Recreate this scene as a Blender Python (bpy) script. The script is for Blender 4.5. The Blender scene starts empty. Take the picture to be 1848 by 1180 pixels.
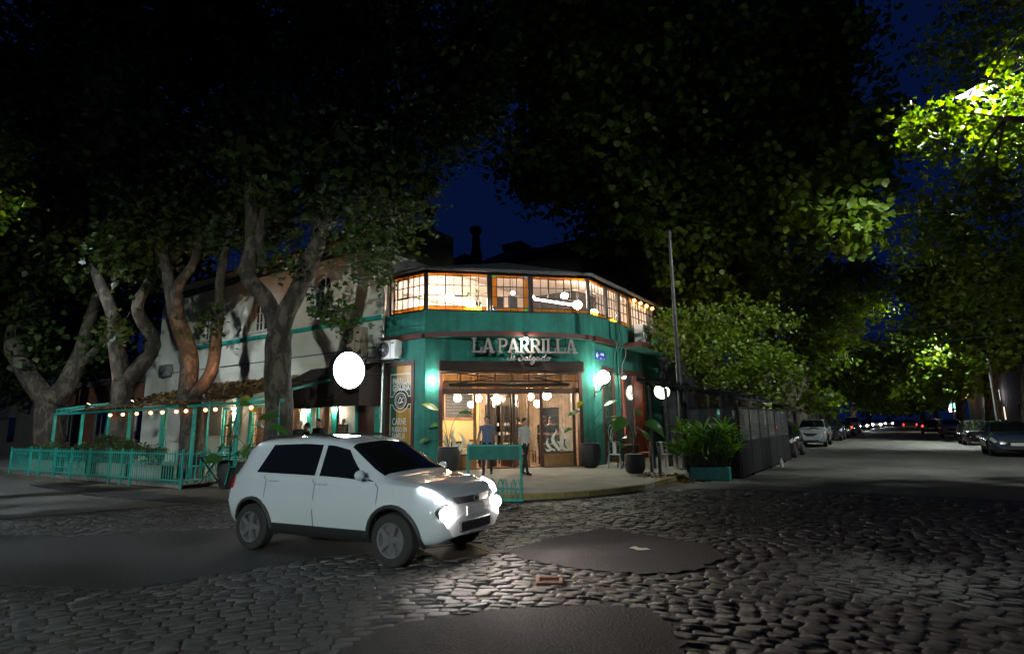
import bpy, bmesh, math, random
import numpy as np
from mathutils import Matrix, Vector, Euler

SC = bpy.context.scene
COL = SC.collection
PI = math.pi
R = math.radians
# ------------------------------------------------------------------ camera
CAM_H = 1.6
cam_az, cam_pitch, cam_roll = R(33.4), math.atan(177 / 1027.0), R(1.0)
fh = Vector((-math.sin(cam_az), math.cos(cam_az), 0)); r0 = Vector((math.cos(cam_az), math.sin(cam_az), 0)); zz = Vector((0, 0, 1))
cF = fh * math.cos(cam_pitch) + zz * math.sin(cam_pitch)
cU0 = zz * math.cos(cam_pitch) - fh * math.sin(cam_pitch)
cR = r0 * math.cos(cam_roll) - cU0 * math.sin(cam_roll)
cU = cU0 * math.cos(cam_roll) + r0 * math.sin(cam_roll)
cd = bpy.data.cameras.new('camera'); cd.sensor_width = 36.0; cd.lens = 20.0; cd.clip_end = 2000; cd.clip_start = 0.05
cam = bpy.data.objects.new('camera', cd); COL.objects.link(cam)
cam.matrix_world = Matrix(((cR.x, cU.x, -cF.x, 0), (cR.y, cU.y, -cF.y, 0), (cR.z, cU.z, -cF.z, CAM_H), (0, 0, 0, 1)))
SC.camera = cam
# ------------------------------------------------------------------ sky (late dusk) and exposure
wd = bpy.data.worlds.new('World'); SC.world = wd; wd.use_nodes = True
nt = wd.node_tree; nt.nodes.clear()
sky = nt.nodes.new('ShaderNodeTexSky'); sky.sky_type = 'NISHITA'; sky.sun_disc = False
sky.sun_elevation = R(-6.0); sky.sun_rotation = R(200); sky.ozone_density = 6.0; sky.air_density = 1.0; sky.dust_density = 0.3
tint = nt.nodes.new('ShaderNodeMix'); tint.data_type = 'RGBA'; tint.blend_type = 'MULTIPLY'; tint.inputs[0].default_value = 1.0
tint.inputs[7].default_value = (0.35, 0.75, 1.0, 1)
base = nt.nodes.new('ShaderNodeMix'); base.data_type = 'RGBA'; base.blend_type = 'ADD'; base.inputs[0].default_value = 1.0
base.inputs[7].default_value = (0.012, 0.045, 0.26, 1)      # even night glow over the town
bg = nt.nodes.new('ShaderNodeBackground'); bg.inputs[1].default_value = 0.115
out = nt.nodes.new('ShaderNodeOutputWorld')
nt.links.new(sky.outputs[0], tint.inputs[6]); nt.links.new(tint.outputs[2], base.inputs[6])
nt.links.new(base.outputs[2], bg.inputs[0]); nt.links.new(bg.outputs[0], out.inputs[0])
SC.view_settings.view_transform = 'Standard'; SC.view_settings.look = 'None'
SC.view_settings.exposure = 0.0; SC.view_settings.gamma = 1.0; SC.view_settings.use_curve_mapping = False
SC.cycles.use_denoising = True; SC.cycles.max_bounces = 6; SC.cycles.diffuse_bounces = 3; SC.cycles.glossy_bounces = 3
SC.cycles.transparent_max_bounces = 12; SC.cycles.sample_clamp_indirect = 3.0; SC.cycles.sample_clamp_direct = 0.0
SC.cycles.caustics_reflective = False; SC.cycles.caustics_refractive = False
SC.cycles.use_light_tree = True
# lamp levels in one place (emission strengths of the lamps' own glowing faces)
LV = dict(street=16000, street_left=36000, street_near=265000, street_warm=120, globe=60, sconce=200, pendant=140, pendant_up=230, bulb=9, disc=26, signlamp=1500,
          head=200, drl=40, flood=6500, farhead=160, tail=10, wall=300)

# ------------------------------------------------------------------ materials
MATS = {}
def mat(name, col, rough=0.6,  var=0.18, scale=6.0, bump=0.0, bscale=None, metal=0.0, coat=0.0, emit=None, est=0.0, spec=0.5, col2=None, detail=6.0, island=0.0, streak=0.0):
    if name in MATS: return MATS[name]
    m = bpy.data.materials.new(name); m.use_nodes = True
    t = m.node_tree; b = t.nodes['Principled BSDF']; L = t.links
    b.inputs['Roughness'].default_value = rough; b.inputs['Metallic'].default_value = metal
    b.inputs['Specular IOR Level'].default_value = spec; b.inputs['Coat Weight'].default_value = coat
    if emit:
        b.inputs['Emission Color'].default_value = (*emit, 1); b.inputs['Emission Strength'].default_value = est
    tc = t.nodes.new('ShaderNodeTexCoord'); no = t.nodes.new('ShaderNodeTexNoise')
    no.inputs['Scale'].default_value = scale; no.inputs['Detail'].default_value = detail; no.inputs['Roughness'].default_value = 0.65
    L.new(tc.outputs['Object'], no.inputs['Vector'])
    rp = t.nodes.new('ShaderNodeValToRGB'); c2 = col2 or tuple(c * (1 - var * 1.6) for c in col); c1 = col if col2 else tuple(min(1, c * (1 + var)) for c in col)
    rp.color_ramp.elements[0].color = (*c2, 1); rp.color_ramp.elements[1].color = (*c1, 1)
    rp.color_ramp.elements[0].position = 0.3; rp.color_ramp.elements[1].position = 0.7
    L.new(no.outputs['Fac'], rp.inputs[0]); src = rp.outputs[0]
    if island:
        ge = t.nodes.new('ShaderNodeNewGeometry'); hs = t.nodes.new('ShaderNodeHueSaturation'); mr = t.nodes.new('ShaderNodeMapRange')
        mr.inputs[3].default_value = 1 - island; mr.inputs[4].default_value = 1 + island
        L.new(ge.outputs['Random Per Island'], mr.inputs[0]); L.new(mr.outputs[0], hs.inputs['Value']); L.new(src, hs.inputs['Color']); src = hs.outputs[0]
    if streak:                                                     # rain streaks and grime running down the wall
        mp = t.nodes.new('ShaderNodeMapping'); mp.inputs['Scale'].default_value = (5.0, 5.0, 0.45); ns = t.nodes.new('ShaderNodeTexNoise'); ns.inputs['Scale'].default_value = 1.0; ns.inputs['Detail'].default_value = 9
        rs = t.nodes.new('ShaderNodeValToRGB'); rs.color_ramp.elements[0].position = .42; rs.color_ramp.elements[1].position = .60; k_ = 1 - streak; rs.color_ramp.elements[0].color = (k_, k_, k_, 1)
        mxs = t.nodes.new('ShaderNodeMix'); mxs.data_type = 'RGBA'; mxs.blend_type = 'MULTIPLY'; mxs.inputs[0].default_value = 1.0
        L.new(tc.outputs['Object'], mp.inputs[0]); L.new(mp.outputs[0], ns.inputs['Vector']); L.new(ns.outputs['Fac'], rs.inputs[0]); L.new(src, mxs.inputs[6]); L.new(rs.outputs[0], mxs.inputs[7]); src = mxs.outputs[2]
    L.new(src, b.inputs['Base Color'])
    if rough > 0.08 and var > 0.02:
        mr2 = t.nodes.new('ShaderNodeMapRange'); mr2.inputs[3].default_value = max(0.03, rough - 0.1); mr2.inputs[4].default_value = min(1, rough + 0.12)
        L.new(no.outputs['Fac'], mr2.inputs[0]); L.new(mr2.outputs[0], b.inputs['Roughness'])
    if bump:
        n2 = t.nodes.new('ShaderNodeTexNoise'); n2.inputs['Scale'].default_value = bscale or scale * 5; n2.inputs['Detail'].default_value = 8
        L.new(tc.outputs['Object'], n2.inputs['Vector'])
        bp = t.nodes.new('ShaderNodeBump'); bp.inputs['Strength'].default_value = min(1, bump); bp.inputs['Distance'].default_value = 0.02
        L.new(n2.outputs['Fac'], bp.inputs['Height']); L.new(bp.outputs[0], b.inputs['Normal'])
    MATS[name] = m
    return m
def emis(name, col, st, body=(0.8, 0.8, 0.8)):
    if name in MATS: return MATS[name]
    m = bpy.data.materials.new(name); m.use_nodes = True
    b = m.node_tree.nodes['Principled BSDF']; b.inputs['Base Color'].default_value = (*body, 1)
    b.inputs['Emission Color'].default_value = (*col, 1); b.inputs['Emission Strength'].default_value = st
    no = m.node_tree.nodes.new('ShaderNodeTexNoise'); mr = m.node_tree.nodes.new('ShaderNodeMapRange')
    no.inputs['Scale'].default_value = 3.0; mr.inputs[3].default_value = st * 0.92; mr.inputs[4].default_value = st * 1.08
    m.node_tree.links.new(no.outputs['Fac'], mr.inputs[0]); m.node_tree.links.new(mr.outputs[0], b.inputs['Emission Strength'])
    MATS[name] = m
    return m
def glass(name, tintc=(1, 1, 1), refl=0.08, dirt=0.06, opaque=0.0):
    if name in MATS: return MATS[name]
    m = bpy.data.materials.new(name); m.use_nodes = True; t = m.node_tree; t.nodes.clear(); L = t.links
    o = t.nodes.new('ShaderNodeOutputMaterial'); tr = t.nodes.new('ShaderNodeBsdfTransparent'); tr.inputs[0].default_value = (*tintc, 1)
    gl = t.nodes.new('ShaderNodeBsdfGlossy'); gl.inputs['Roughness'].default_value = 0.03
    di = t.nodes.new('ShaderNodeBsdfDiffuse'); di.inputs[0].default_value = (*[0.6 * c for c in tintc], 1)
    lw = t.nodes.new('ShaderNodeLayerWeight'); pw = t.nodes.new('ShaderNodeMath'); pw.operation = 'POWER'; pw.inputs[1].default_value = 4.0
    fr = t.nodes.new('ShaderNodeMath'); fr.operation = 'MULTIPLY_ADD'; fr.inputs[1].default_value = 0.38; fr.inputs[2].default_value = refl * .5
    L.new(lw.outputs['Facing'], pw.inputs[0]); L.new(pw.outputs[0], fr.inputs[0])
    no = t.nodes.new('ShaderNodeTexNoise'); no.inputs['Scale'].default_value = 4; mr = t.nodes.new('ShaderNodeMapRange'); mr.inputs[3].default_value = opaque; mr.inputs[4].default_value = opaque + dirt * 2
    tc = t.nodes.new('ShaderNodeTexCoord'); L.new(tc.outputs['Object'], no.inputs['Vector'])
    L.new(no.outputs['Fac'], mr.inputs[0])
    a = t.nodes.new('ShaderNodeMixShader'); b = t.nodes.new('ShaderNodeMixShader')
    L.new(mr.outputs[0], a.inputs[0]); L.new(tr.outputs[0], a.inputs[1]); L.new(di.outputs[0], a.inputs[2])
    L.new(fr.outputs[0], b.inputs[0]); L.new(a.outputs[0], b.inputs[1]); L.new(gl.outputs[0], b.inputs[2]); L.new(b.outputs[0], o.inputs[0])
    MATS[name] = m
    return m
def leafmat(name, c1, c2, trans=0.35, rough=0.4):
    if name in MATS: return MATS[name]
    m = bpy.data.materials.new(name); m.use_nodes = True; t = m.node_tree; L = t.links
    b = t.nodes['Principled BSDF']; b.inputs['Roughness'].default_value = rough; o = t.nodes['Material Output']
    ge = t.nodes.new('ShaderNodeNewGeometry'); rp = t.nodes.new('ShaderNodeValToRGB')
    rp.color_ramp.elements[0].color = (*c1, 1); rp.color_ramp.elements[1].color = (*c2, 1)
    L.new(ge.outputs['Random Per Island'], rp.inputs[0]); L.new(rp.outputs[0], b.inputs['Base Color'])
    tr = t.nodes.new('ShaderNodeBsdfTranslucent'); hs = t.nodes.new('ShaderNodeHueSaturation'); hs.inputs['Value'].default_value = 1.3; hs.inputs['Saturation'].default_value = 1.15
    L.new(rp.outputs[0], hs.inputs['Color']); L.new(hs.outputs[0], tr.inputs[0])
    mx = t.nodes.new('ShaderNodeMixShader'); mx.inputs[0].default_value = trans
    L.new(b.outputs[0], mx.inputs[1]); L.new(tr.outputs[0], mx.inputs[2]); L.new(mx.outputs[0], o.inputs[0])
    MATS[name] = m
    return m

# ------------------------------------------------------------------ mesh builder
def frame(o, xdir):
    x = Vector(xdir).normalized(); z = Vector((0, 0, 1)); y = z.cross(x)
    return Matrix(((x.x, y.x, 0, o[0]), (x.y, y.y, 0, o[1]), (0, 0, 1, o[2] if len(o) > 2 else 0), (0, 0, 0, 1)))
class MB:
    def __init__(s, T=None): s.v = []; s.f = []; s.T = T
    def add(s, vs, fs):
        n = len(s.v)
        if s.T is not None: vs = [s.T @ Vector(p) for p in vs]
        s.v.extend(tuple(p) for p in vs); s.f.extend(tuple(i + n for i in f) for f in fs); return s
    def box(s, x0, x1, y0, y1, z0, z1):
        return s.add([(x0, y0, z0), (x1, y0, z0), (x1, y1, z0), (x0, y1, z0), (x0, y0, z1), (x1, y0, z1), (x1, y1, z1), (x0, y1, z1)],
                     [(0, 3, 2, 1), (4, 5, 6, 7), (0, 1, 5, 4), (1, 2, 6, 5), (2, 3, 7, 6), (3, 0, 4, 7)])
    def bbox(s, x0, x1, y0, y1, z0, z1, b=0.01):      # box with chamfered edges
        b = min(b, abs(x1 - x0) * .45, abs(y1 - y0) * .45, abs(z1 - z0) * .45)
        vs = []; 
        for (x, sx) in ((x0, 1), (x1, -1)):
            for (y, sy) in ((y0, 1), (y1, -1)):
                for (z, sz) in ((z0, 1), (z1, -1)):
                    vs += [(x, y + sy * b, z + sz * b), (x + sx * b, y, z + sz * b), (x + sx * b, y + sy * b, z)]
        bm = bmesh.new(); bv = [bm.verts.new(p) for p in vs]; bmesh.ops.convex_hull(bm, input=bv)
        bm.verts.index_update(); s.add([tuple(v.co) for v in bm.verts], [[v.index for v in f.verts] for f in bm.faces]); bm.free(); return s
    def bar(s, p, q, w, h=None):                     # square bar from p to q
        h = h or w; p = Vector(p); q = Vector(q); d = (q - p).normalized()
        up = Vector((0, 0, 1)) if abs(d.z) < .95 else Vector((1, 0, 0)); a = d.cross(up).normalized(); b = a.cross(d)
        vs = [o + a * (i * w / 2) + b * (j * h / 2) for o in (p, q) for i, j in ((-1, -1), (1, -1), (1, 1), (-1, 1))]
        return s.add(vs, [(0, 3, 2, 1), (4, 5, 6, 7), (0, 1, 5, 4), (1, 2, 6, 5), (2, 3, 7, 6), (3, 0, 4, 7)])
    def tube(s, pts, rad, n=8, cap=True):
        pts = [Vector(p) for p in pts]; k = len(pts)
        if not hasattr(rad, '__len__'): rad = [rad] * k
        vs = []; ref = None
        for i, p in enumerate(pts):
            d = (pts[min(i + 1, k - 1)] - pts[max(i - 1, 0)]).normalized()
            if ref is None: ref = Vector((0, 0, 1)) if abs(d.z) < .9 else Vector((1, 0, 0))
            a = (ref - d * ref.dot(d)).normalized(); ref = a; b = d.cross(a)
            vs += [p + (a * math.cos(2 * PI * j / n) + b * math.sin(2 * PI * j / n)) * rad[i] for j in range(n)]
        fs = [(i * n + j, i * n + (j + 1) % n, (i + 1) * n + (j + 1) % n, (i + 1) * n + j) for i in range(k - 1) for j in range(n)]
        if cap: fs += [tuple(range(n))[::-1], tuple((k - 1) * n + j for j in range(n))]
        return s.add(vs, fs)
    def lathe(s, prof, n=20, c=(0, 0, 0), cap=True):           # prof: (r, z)
        vs = [(c[0] + r * math.cos(2 * PI * j / n), c[1] + r * math.sin(2 * PI * j / n), c[2] + z) for r, z in prof for j in range(n)]
        k = len(prof)
        fs = [(i * n + j, i * n + (j + 1) % n, (i + 1) * n + (j + 1) % n, (i + 1) * n + j) for i in range(k - 1) for j in range(n)]
        if cap and prof[0][0] > 1e-4: fs.append(tuple(range(n))[::-1])
        if cap and prof[-1][0] > 1e-4: fs.append(tuple((k - 1) * n + j for j in range(n)))
        return s.add(vs, fs)
    def sphere(s, c, r, n=12, m=8, sc=(1, 1, 1)):
        pr = [(r * math.sin(PI * i / m), -r * math.cos(PI * i / m)) for i in range(m + 1)]
        vs = [(c[0], c[1], c[2] - r * sc[2])] + [(c[0] + sc[0] * a * math.cos(2 * PI * j / n), c[1] + sc[1] * a * math.sin(2 * PI * j / n), c[2] + sc[2] * z) for a, z in pr[1:-1] for j in range(n)] + [(c[0], c[1], c[2] + r * sc[2])]
        fs = [(0, 1 + (j + 1) % n, 1 + j) for j in range(n)]
        for i in range(m - 2): fs += [(1 + i * n + j, 1 + i * n + (j + 1) % n, 1 + (i + 1) * n + (j + 1) % n, 1 + (i + 1) * n + j) for j in range(n)]
        e = len(vs) - 1; o = 1 + (m - 2) * n; fs += [(e, o + j, o + (j + 1) % n) for j in range(n)]
        return s.add(vs, fs)
    def prism(s, poly, d0, d1):                       # polygon in local x,z extruded along local y from d0 to d1
        n = len(poly); vs = [(x, d0, z) for x, z in poly] + [(x, d1, z) for x, z in poly]
        return s.add(vs, [tuple(range(n)), tuple(range(2 * n - 1, n - 1, -1))] + [(i, i + n, (i + 1) % n + n, (i + 1) % n) for i in range(n)])
    def slab(s, poly, z0, z1):                        # polygon in x,y extruded up
        n = len(poly); vs = [(x, y, z0) for x, y in poly] + [(x, y, z1) for x, y in poly]
        return s.add(vs, [tuple(range(n))[::-1], tuple(range(n, 2 * n))] + [(i, (i + 1) % n, (i + 1) % n + n, i + n) for i in range(n)])
    def grid(s, rows):                                # rows of points -> quads
        n = len(rows[0]); vs = [p for r in rows for p in r]
        return s.add(vs, [(i * n + j, i * n + j + 1, (i + 1) * n + j + 1, (i + 1) * n + j) for i in range(len(rows) - 1) for j in range(n - 1)])
    def mesh(s, name, m, inv=None, smooth=False, fix=True):
        me = bpy.data.meshes.new(name)
        vs = s.v if inv is None else [tuple(inv @ Vector(p)) for p in s.v]
        me.from_pydata(vs, [], s.f); me.materials.append(m)
        if fix:
            bm = bmesh.new(); bm.from_mesh(me); bmesh.ops.recalc_face_normals(bm, faces=bm.faces); bm.to_mesh(me); bm.free()
        if smooth:
            me.shade_smooth() if hasattr(me, 'shade_smooth') else None
            if smooth != 'all':
                try: me.set_sharp_from_angle(angle=R(35))
                except Exception: pass
        return me
    def build(s, name, m, parent=None, smooth=False, **kw):
        me = s.mesh(name, m, inv_of(parent), smooth)
        o = bpy.data.objects.new(name, me); COL.objects.link(o)
        if parent is not None: o.parent = parent
        tag(o, **kw)
        return o
def world_of(p):
    M = Matrix.Identity(4)
    while p is not None:
        M = Matrix.LocRotScale(p.location, p.rotation_euler, p.scale) @ M; p = p.parent
    return M
def inv_of(p): return None if p is None else world_of(p).inverted()
def tag(o, label=None, cat=None, group=None, kind=None):
    if label: o['label'] = label
    if cat: o['category'] = cat
    if group: o['group'] = group
    if kind: o['kind'] = kind
    return o
def thing(name, label, cat, loc=(0, 0, 0), rz=0.0, group=None):
    o = bpy.data.objects.new(name, None); COL.objects.link(o); o.empty_display_size = 0.1
    o.location = loc; o.rotation_euler = (0, 0, rz)
    return tag(o, label, cat, group)
def piece(name, me, parent, loc=(0, 0, 0), rot=(0, 0, 0), scale=(1, 1, 1), label=None):   # shared mesh, world placement under parent
    o = bpy.data.objects.new(name, me); COL.objects.link(o); o.parent = parent
    M = Matrix.LocRotScale(Vector(loc), Euler(rot), Vector(scale))
    i = inv_of(parent)
    if i is not None: M = i @ M
    l, q, sc = M.decompose(); o.location = l; o.rotation_euler = q.to_euler(); o.scale = sc
    if label: o['label'] = label
    return o
def copy_tree(o, parent=None):
    c = o.copy(); COL.objects.link(c); c.parent = parent
    for ch in [x for x in o.children]: copy_tree(ch, c)
    return c
def text_mesh(txt, size, m, depth=0.0, sx=1.0, bold=0.0, align='LEFT'):
    cu = bpy.data.curves.new('lettering', 'FONT'); cu.body = txt; cu.size = size; cu.extrude = depth; cu.offset = bold; cu.align_x = align
    cu.resolution_u = 4
    ob = bpy.data.objects.new('lettering', cu); COL.objects.link(ob)
    bpy.context.view_layer.update(); dg = bpy.context.evaluated_depsgraph_get()
    me = bpy.data.meshes.new_from_object(ob.evaluated_get(dg)); bpy.data.objects.remove(ob); bpy.data.curves.remove(cu)
    for v in me.vertices: v.co.x *= sx
    me.materials.clear(); me.materials.append(m)
    return me
def curve_mesh(polys, m, depth):
    cu = bpy.data.curves.new('letter', 'CURVE'); cu.dimensions = '2D'; cu.fill_mode = 'BOTH'; cu.extrude = depth
    for p in polys:
        sp = cu.splines.new('POLY'); sp.points.add(len(p) - 1)
        for i, (x, y) in enumerate(p): sp.points[i].co = (x, y, 0, 1)
        sp.use_cyclic_u = True
    ob = bpy.data.objects.new('letter', cu); COL.objects.link(ob)
    bpy.context.view_layer.update(); dg = bpy.context.evaluated_depsgraph_get()
    me = bpy.data.meshes.new_from_object(ob.evaluated_get(dg)); bpy.data.objects.remove(ob); bpy.data.curves.remove(cu)
    me.materials.clear(); me.materials.append(m)
    return me
def catmull(pts, n=6):
    pts = [np.array(p, float) for p in pts]; o = []
    for i in range(len(pts) - 1):
        a = pts[max(i - 1, 0)]; b = pts[i]; c = pts[i + 1]; d = pts[min(i + 2, len(pts) - 1)]
        for k in range(n):
            t = k / n
            o.append(tuple(.5 * ((2 * b) + (-a + c) * t + (2 * a - 5 * b + 4 * c - d) * t * t + (-a + 3 * b - 3 * c + d) * t ** 3)))
    o.append(tuple(pts[-1])); return o
rnd = random.Random(7)

# ------------------------------------------------------------------ shared materials
M_black = mat('black_metal', (0.012, 0.012, 0.013), 0.5, 0.2, 10)
M_iron = mat('dark_iron', (0.02, 0.018, 0.017), 0.45, 0.25, 12, metal=0.3)
M_teal = mat('teal_paint', (0.022, 0.200, 0.158), 0.8, 0.30, 1.1, 0.4, 28, detail=12, streak=.25)
M_tealm = mat('teal_gloss_paint', (0.02, 0.33, 0.27), 0.38, 0.2, 7, 0.05)
M_maroon = mat('maroon_paint', (0.085, 0.022, 0.016), 0.6, 0.25, 4, 0.15, 40)
M_brown = mat('dark_brown_wood', (0.075, 0.03, 0.016), 0.5, 0.3, 9, 0.15, 60)
M_wood = mat('golden_wood', (0.24, 0.115, 0.04), 0.5, 0.25, 7, 0.12, 50)
M_cream = mat('cream_plaster', (0.60, 0.59, 0.51), 0.85, 0.07, 0.8, 0.3, 30)
M_white = mat('white_paint', (0.72, 0.72, 0.68), 0.5, 0.08, 5)
M_steel = mat('galvanised_steel', (0.42, 0.43, 0.43), 0.38, 0.2, 14, metal=0.85)
M_grey = mat('grey_paint', (0.16, 0.17, 0.17), 0.6, 0.2, 8)
M_conc = mat('pavement_concrete', (0.26, 0.245, 0.205), 0.85, 0.2, 1.4, 0.35, 22)
M_bulb = emis('warm_bulb_glow', (1.0, 0.36, 0.13), LV['bulb'])
M_pend = emis('pendant_glow', (1.0, 0.77, 0.54), LV['pendant'])
M_pendu = emis('upstairs_glow', (1.0, 0.74, 0.54), LV['pendant_up'])
M_globe = emis('opal_globe_glow', (0.92, 1.0, 0.80), LV['globe'])
M_led = emis('cool_lamp_glow', (0.93, 1.0, 0.95), LV['street'])
M_ledl = emis('cool_lamp_glow_dim', (0.80, 0.92, 1.0), LV['street_left'])
M_ledn = emis('cool_lamp_glow_near', (0.86, 1.0, 0.94), LV['street_near'])
M_clear = glass('clear_glass')
M_amber = glass('amber_glass', (1.0, 0.56, 0.10), dirt=0.2, opaque=0.25)
M_dglass = mat('dark_window_glass', (0.006, 0.007, 0.008), 0.07, 0.1, 2, spec=0.6)
M_tyre = mat('tyre_rubber', (0.014, 0.014, 0.014), 0.8, 0.2, 20, 0.1)
M_soil = mat('planting_soil', (0.03, 0.02, 0.012), 0.95, 0.3, 20, 0.6)
M_terra = mat('dark_planter_fibre', (0.022, 0.022, 0.024), 0.65, 0.25, 9, 0.15)
# ================================================================== GROUND
def px(p):                                            # where a point falls in the 1848 x 1180 frame
    v = Vector(p) - Vector((0, 0, CAM_H)); w = v.dot(cF)
    if w < 0.1: return None
    return 924 + 1027 * v.dot(cR) / w, 590 - 1027 * v.dot(cU) / w
def inpoly(x, y, poly):
    c = False; n = len(poly)
    for i in range(n):
        x0, y0 = poly[i]; x1, y1 = poly[i - 1]
        if (y0 > y) != (y1 > y) and x < (x1 - x0) * (y - y0) / (y1 - y0) + x0: c = not c
    return c
def road_mat():
    m = bpy.data.materials.new('worn_road_surface'); m.use_nodes = True; t = m.node_tree; L = t.links; b = t.nodes['Principled BSDF']
    tc = t.nodes.new('ShaderNodeTexCoord')
    n1 = t.nodes.new('ShaderNodeTexNoise'); n1.inputs['Scale'].default_value = 0.35; n1.inputs['Detail'].default_value = 8
    rp = t.nodes.new('ShaderNodeValToRGB'); rp.color_ramp.elements[0].position = .35; rp.color_ramp.elements[1].position = .68
    rp.color_ramp.elements[0].color = (0.065, 0.063, 0.058, 1); rp.color_ramp.elements[1].color = (0.125, 0.12, 0.108, 1)
    vo = t.nodes.new('ShaderNodeTexVoronoi'); vo.inputs['Scale'].default_value = 5.5
    n3 = t.nodes.new('ShaderNodeTexNoise'); n3.inputs['Scale'].default_value = 60; n3.inputs['Detail'].default_value = 5
    mr = t.nodes.new('ShaderNodeMapRange'); mr.inputs[3].default_value = 0.42; mr.inputs[4].default_value = 0.75
    bp = t.nodes.new('ShaderNodeBump'); bp.inputs['Strength'].default_value = 0.55; bp.inputs['Distance'].default_value = 0.03
    ad = t.nodes.new('ShaderNodeMath'); ad.operation = 'MULTIPLY_ADD'; ad.inputs[1].default_value = 0.45
    for n in (n1, vo, n3): L.new(tc.outputs['Object'], n.inputs['Vector'])
    L.new(n1.outputs['Fac'], rp.inputs[0]); L.new(rp.outputs[0], b.inputs['Base Color']); L.new(n1.outputs['Fac'], mr.inputs[0]); L.new(mr.outputs[0], b.inputs['Roughness'])
    L.new(n3.outputs['Fac'], ad.inputs[0]); L.new(vo.outputs['Distance'], ad.inputs[2]); L.new(ad.outputs[0], bp.inputs['Height']); L.new(bp.outputs[0], b.inputs['Normal'])
    return m
M_road = road_mat()
M_mortar = mat('sandy_joint_dirt', (0.060, 0.047, 0.030), 0.95, 0.3, 3, 0.7, 60, col2=(0.026, 0.023, 0.019))
M_asph = mat('patched_asphalt', (0.017, 0.0165, 0.018), 0.85, 0.5, 32.0, 1.0, 45, detail=3)
M_cob = mat('granite_cobble', (0.041, 0.039, 0.038), 0.48, 0.3, 9, 0.6, 70, island=0.5, spec=0.6)
M_dirt = mat('sandy_leaf_litter', (0.115, 0.088, 0.05), 0.95, 0.3, 7, 0.9, 50, col2=(0.05, 0.04, 0.025))

RIN = 15.0
# far road: one sheet to the horizon with a round hole where the loose-laid cobbles lie
rings = [RIN, 18, 24, 34, 50, 80, 140, 300, 700]; NA = 96
g = MB()
g.grid([[(r * math.cos(2 * PI * j / NA), r * math.sin(2 * PI * j / NA), 0.0) for j in range(NA + 1)] for r in rings])
road = g.build('road', M_road, kind='structure', label='dark worn asphalt and cobbled roadway of the street crossing')
g = MB(); g.slab([(RIN * 1.004 * math.cos(2 * PI * j / NA), RIN * 1.004 * math.sin(2 * PI * j / NA)) for j in range(NA)], -0.08, -0.010)
g.build('joint_bed', M_mortar, road)

PA = [(-3.94, 8.42), (-3.1, 8.22), (-2.17, 7.98), (-1.85, 7.3), (-2.0, 6.55), (-2.35, 6.2), (-3.1, 6.0), (-4.0, 6.1), (-4.35, 6.3), (-4.3, 7.2)]
PB = [(-3.55, 2.4), (-3.56, 3.1), (-3.60, 3.6), (-3.35, 4.05), (-2.95, 4.5), (-2.45, 4.9), (-2.0, 5.05), (-1.66, 4.8), (-1.36, 4.2), (-1.3, 3.2), (-1.5, 1.8), (-2.6, 1.3)]
PC = [(-6.75, 2.95), (-6.55, 3.75), (-6.35, 4.3), (-6.2, 4.95), (-5.5, 5.9), (-5.2, 6.8), (-7.0, 7.0), (-8.4, 6.4), (-9.6, 5.35), (-10.3, 4.6), (-11.0, 3.9), (-12.2, 3.4), (-12.4, 2.6), (-11.0, 2.3), (-9.4, 2.35), (-8.0, 2.45)]
PD = [(-17.5, 6.6), (-13.6, 6.9), (-12.4, 7.5), (-14, 8.0), (-18, 8.0), (-22.5, 7.9), (-23, 7.0)]
def patch(poly, label, z=0.009):
    rr = random.Random(len(poly)); q = []
    for i in range(len(poly)):
        a = Vector(poly[i]); b = Vector(poly[(i + 1) % len(poly)]); k = max(2, int((b - a).length / 0.06))
        for j in range(k):
            p = a.lerp(b, j / k); w_ = .02 * math.sin(len(q) * .9) * math.sin(len(q) * .23 + 1); q.append((p.x + w_ + rr.gauss(0, .022), p.y - w_ * .7 + rr.gauss(0, .022)))
    m = MB().slab(q, -0.03, z)
    return m.build('asphalt_patch', M_asph, kind='structure', label=label)
patch(PA, 'dark diamond shaped asphalt patch in the cobbles mid crossing')
patch(PB, 'dark asphalt patch at the bottom edge of the cobbles nearest the camera')
patch(PC, 'long dark asphalt patch under and behind the white car')
patch(PD, 'strip of asphalt in front of the teal railing', 0.012)

# cobbles laid in arcs
def cobble_mesh(seed, name='cobblestone'):
    rr = random.Random(seed); n = 10; vs = []
    sq = [(math.copysign(abs(math.cos(a)) ** .38, math.cos(a)), math.copysign(abs(math.sin(a)) ** .38, math.sin(a))) for a in [2 * PI * (j + .5) / n for j in range(n)]]
    jit = [rr.uniform(.94, 1.05) for _ in range(n)]; tx, ty = rr.gauss(0, .006), rr.gauss(0, .006)
    for f, z in ((1.0, -0.06), (.99, -0.009), (.93, -0.001), (.62, 0.0025)):
        vs += [(.5 * f * jit[j] * x, .5 * f * jit[j] * y, z + (tx * x + ty * y if z > -.03 else 0) + (rr.gauss(0, .0012) if z > -.03 else 0)) for j, (x, y) in enumerate(sq)]
    fs = [(i * n + j, i * n + (j + 1) % n, (i + 1) * n + (j + 1) % n, (i + 1) * n + j) for i in range(3) for j in range(n)] + [tuple(3 * n + j for j in range(n))]
    return vs, fs
CV = [cobble_mesh(s) for s in range(14)]
CC = (-1.2, 0.8); stones = []
rr = random.Random(3); holes = [PA, PB, PC, PD]
rad = 1.1
COVER = [(-5.15, 6.55), (-4.35, 6.2), (-4.75, 5.6), (-5.5, 5.95)]          # the iron cover
BRK = (-3.16, 5.42)
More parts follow.
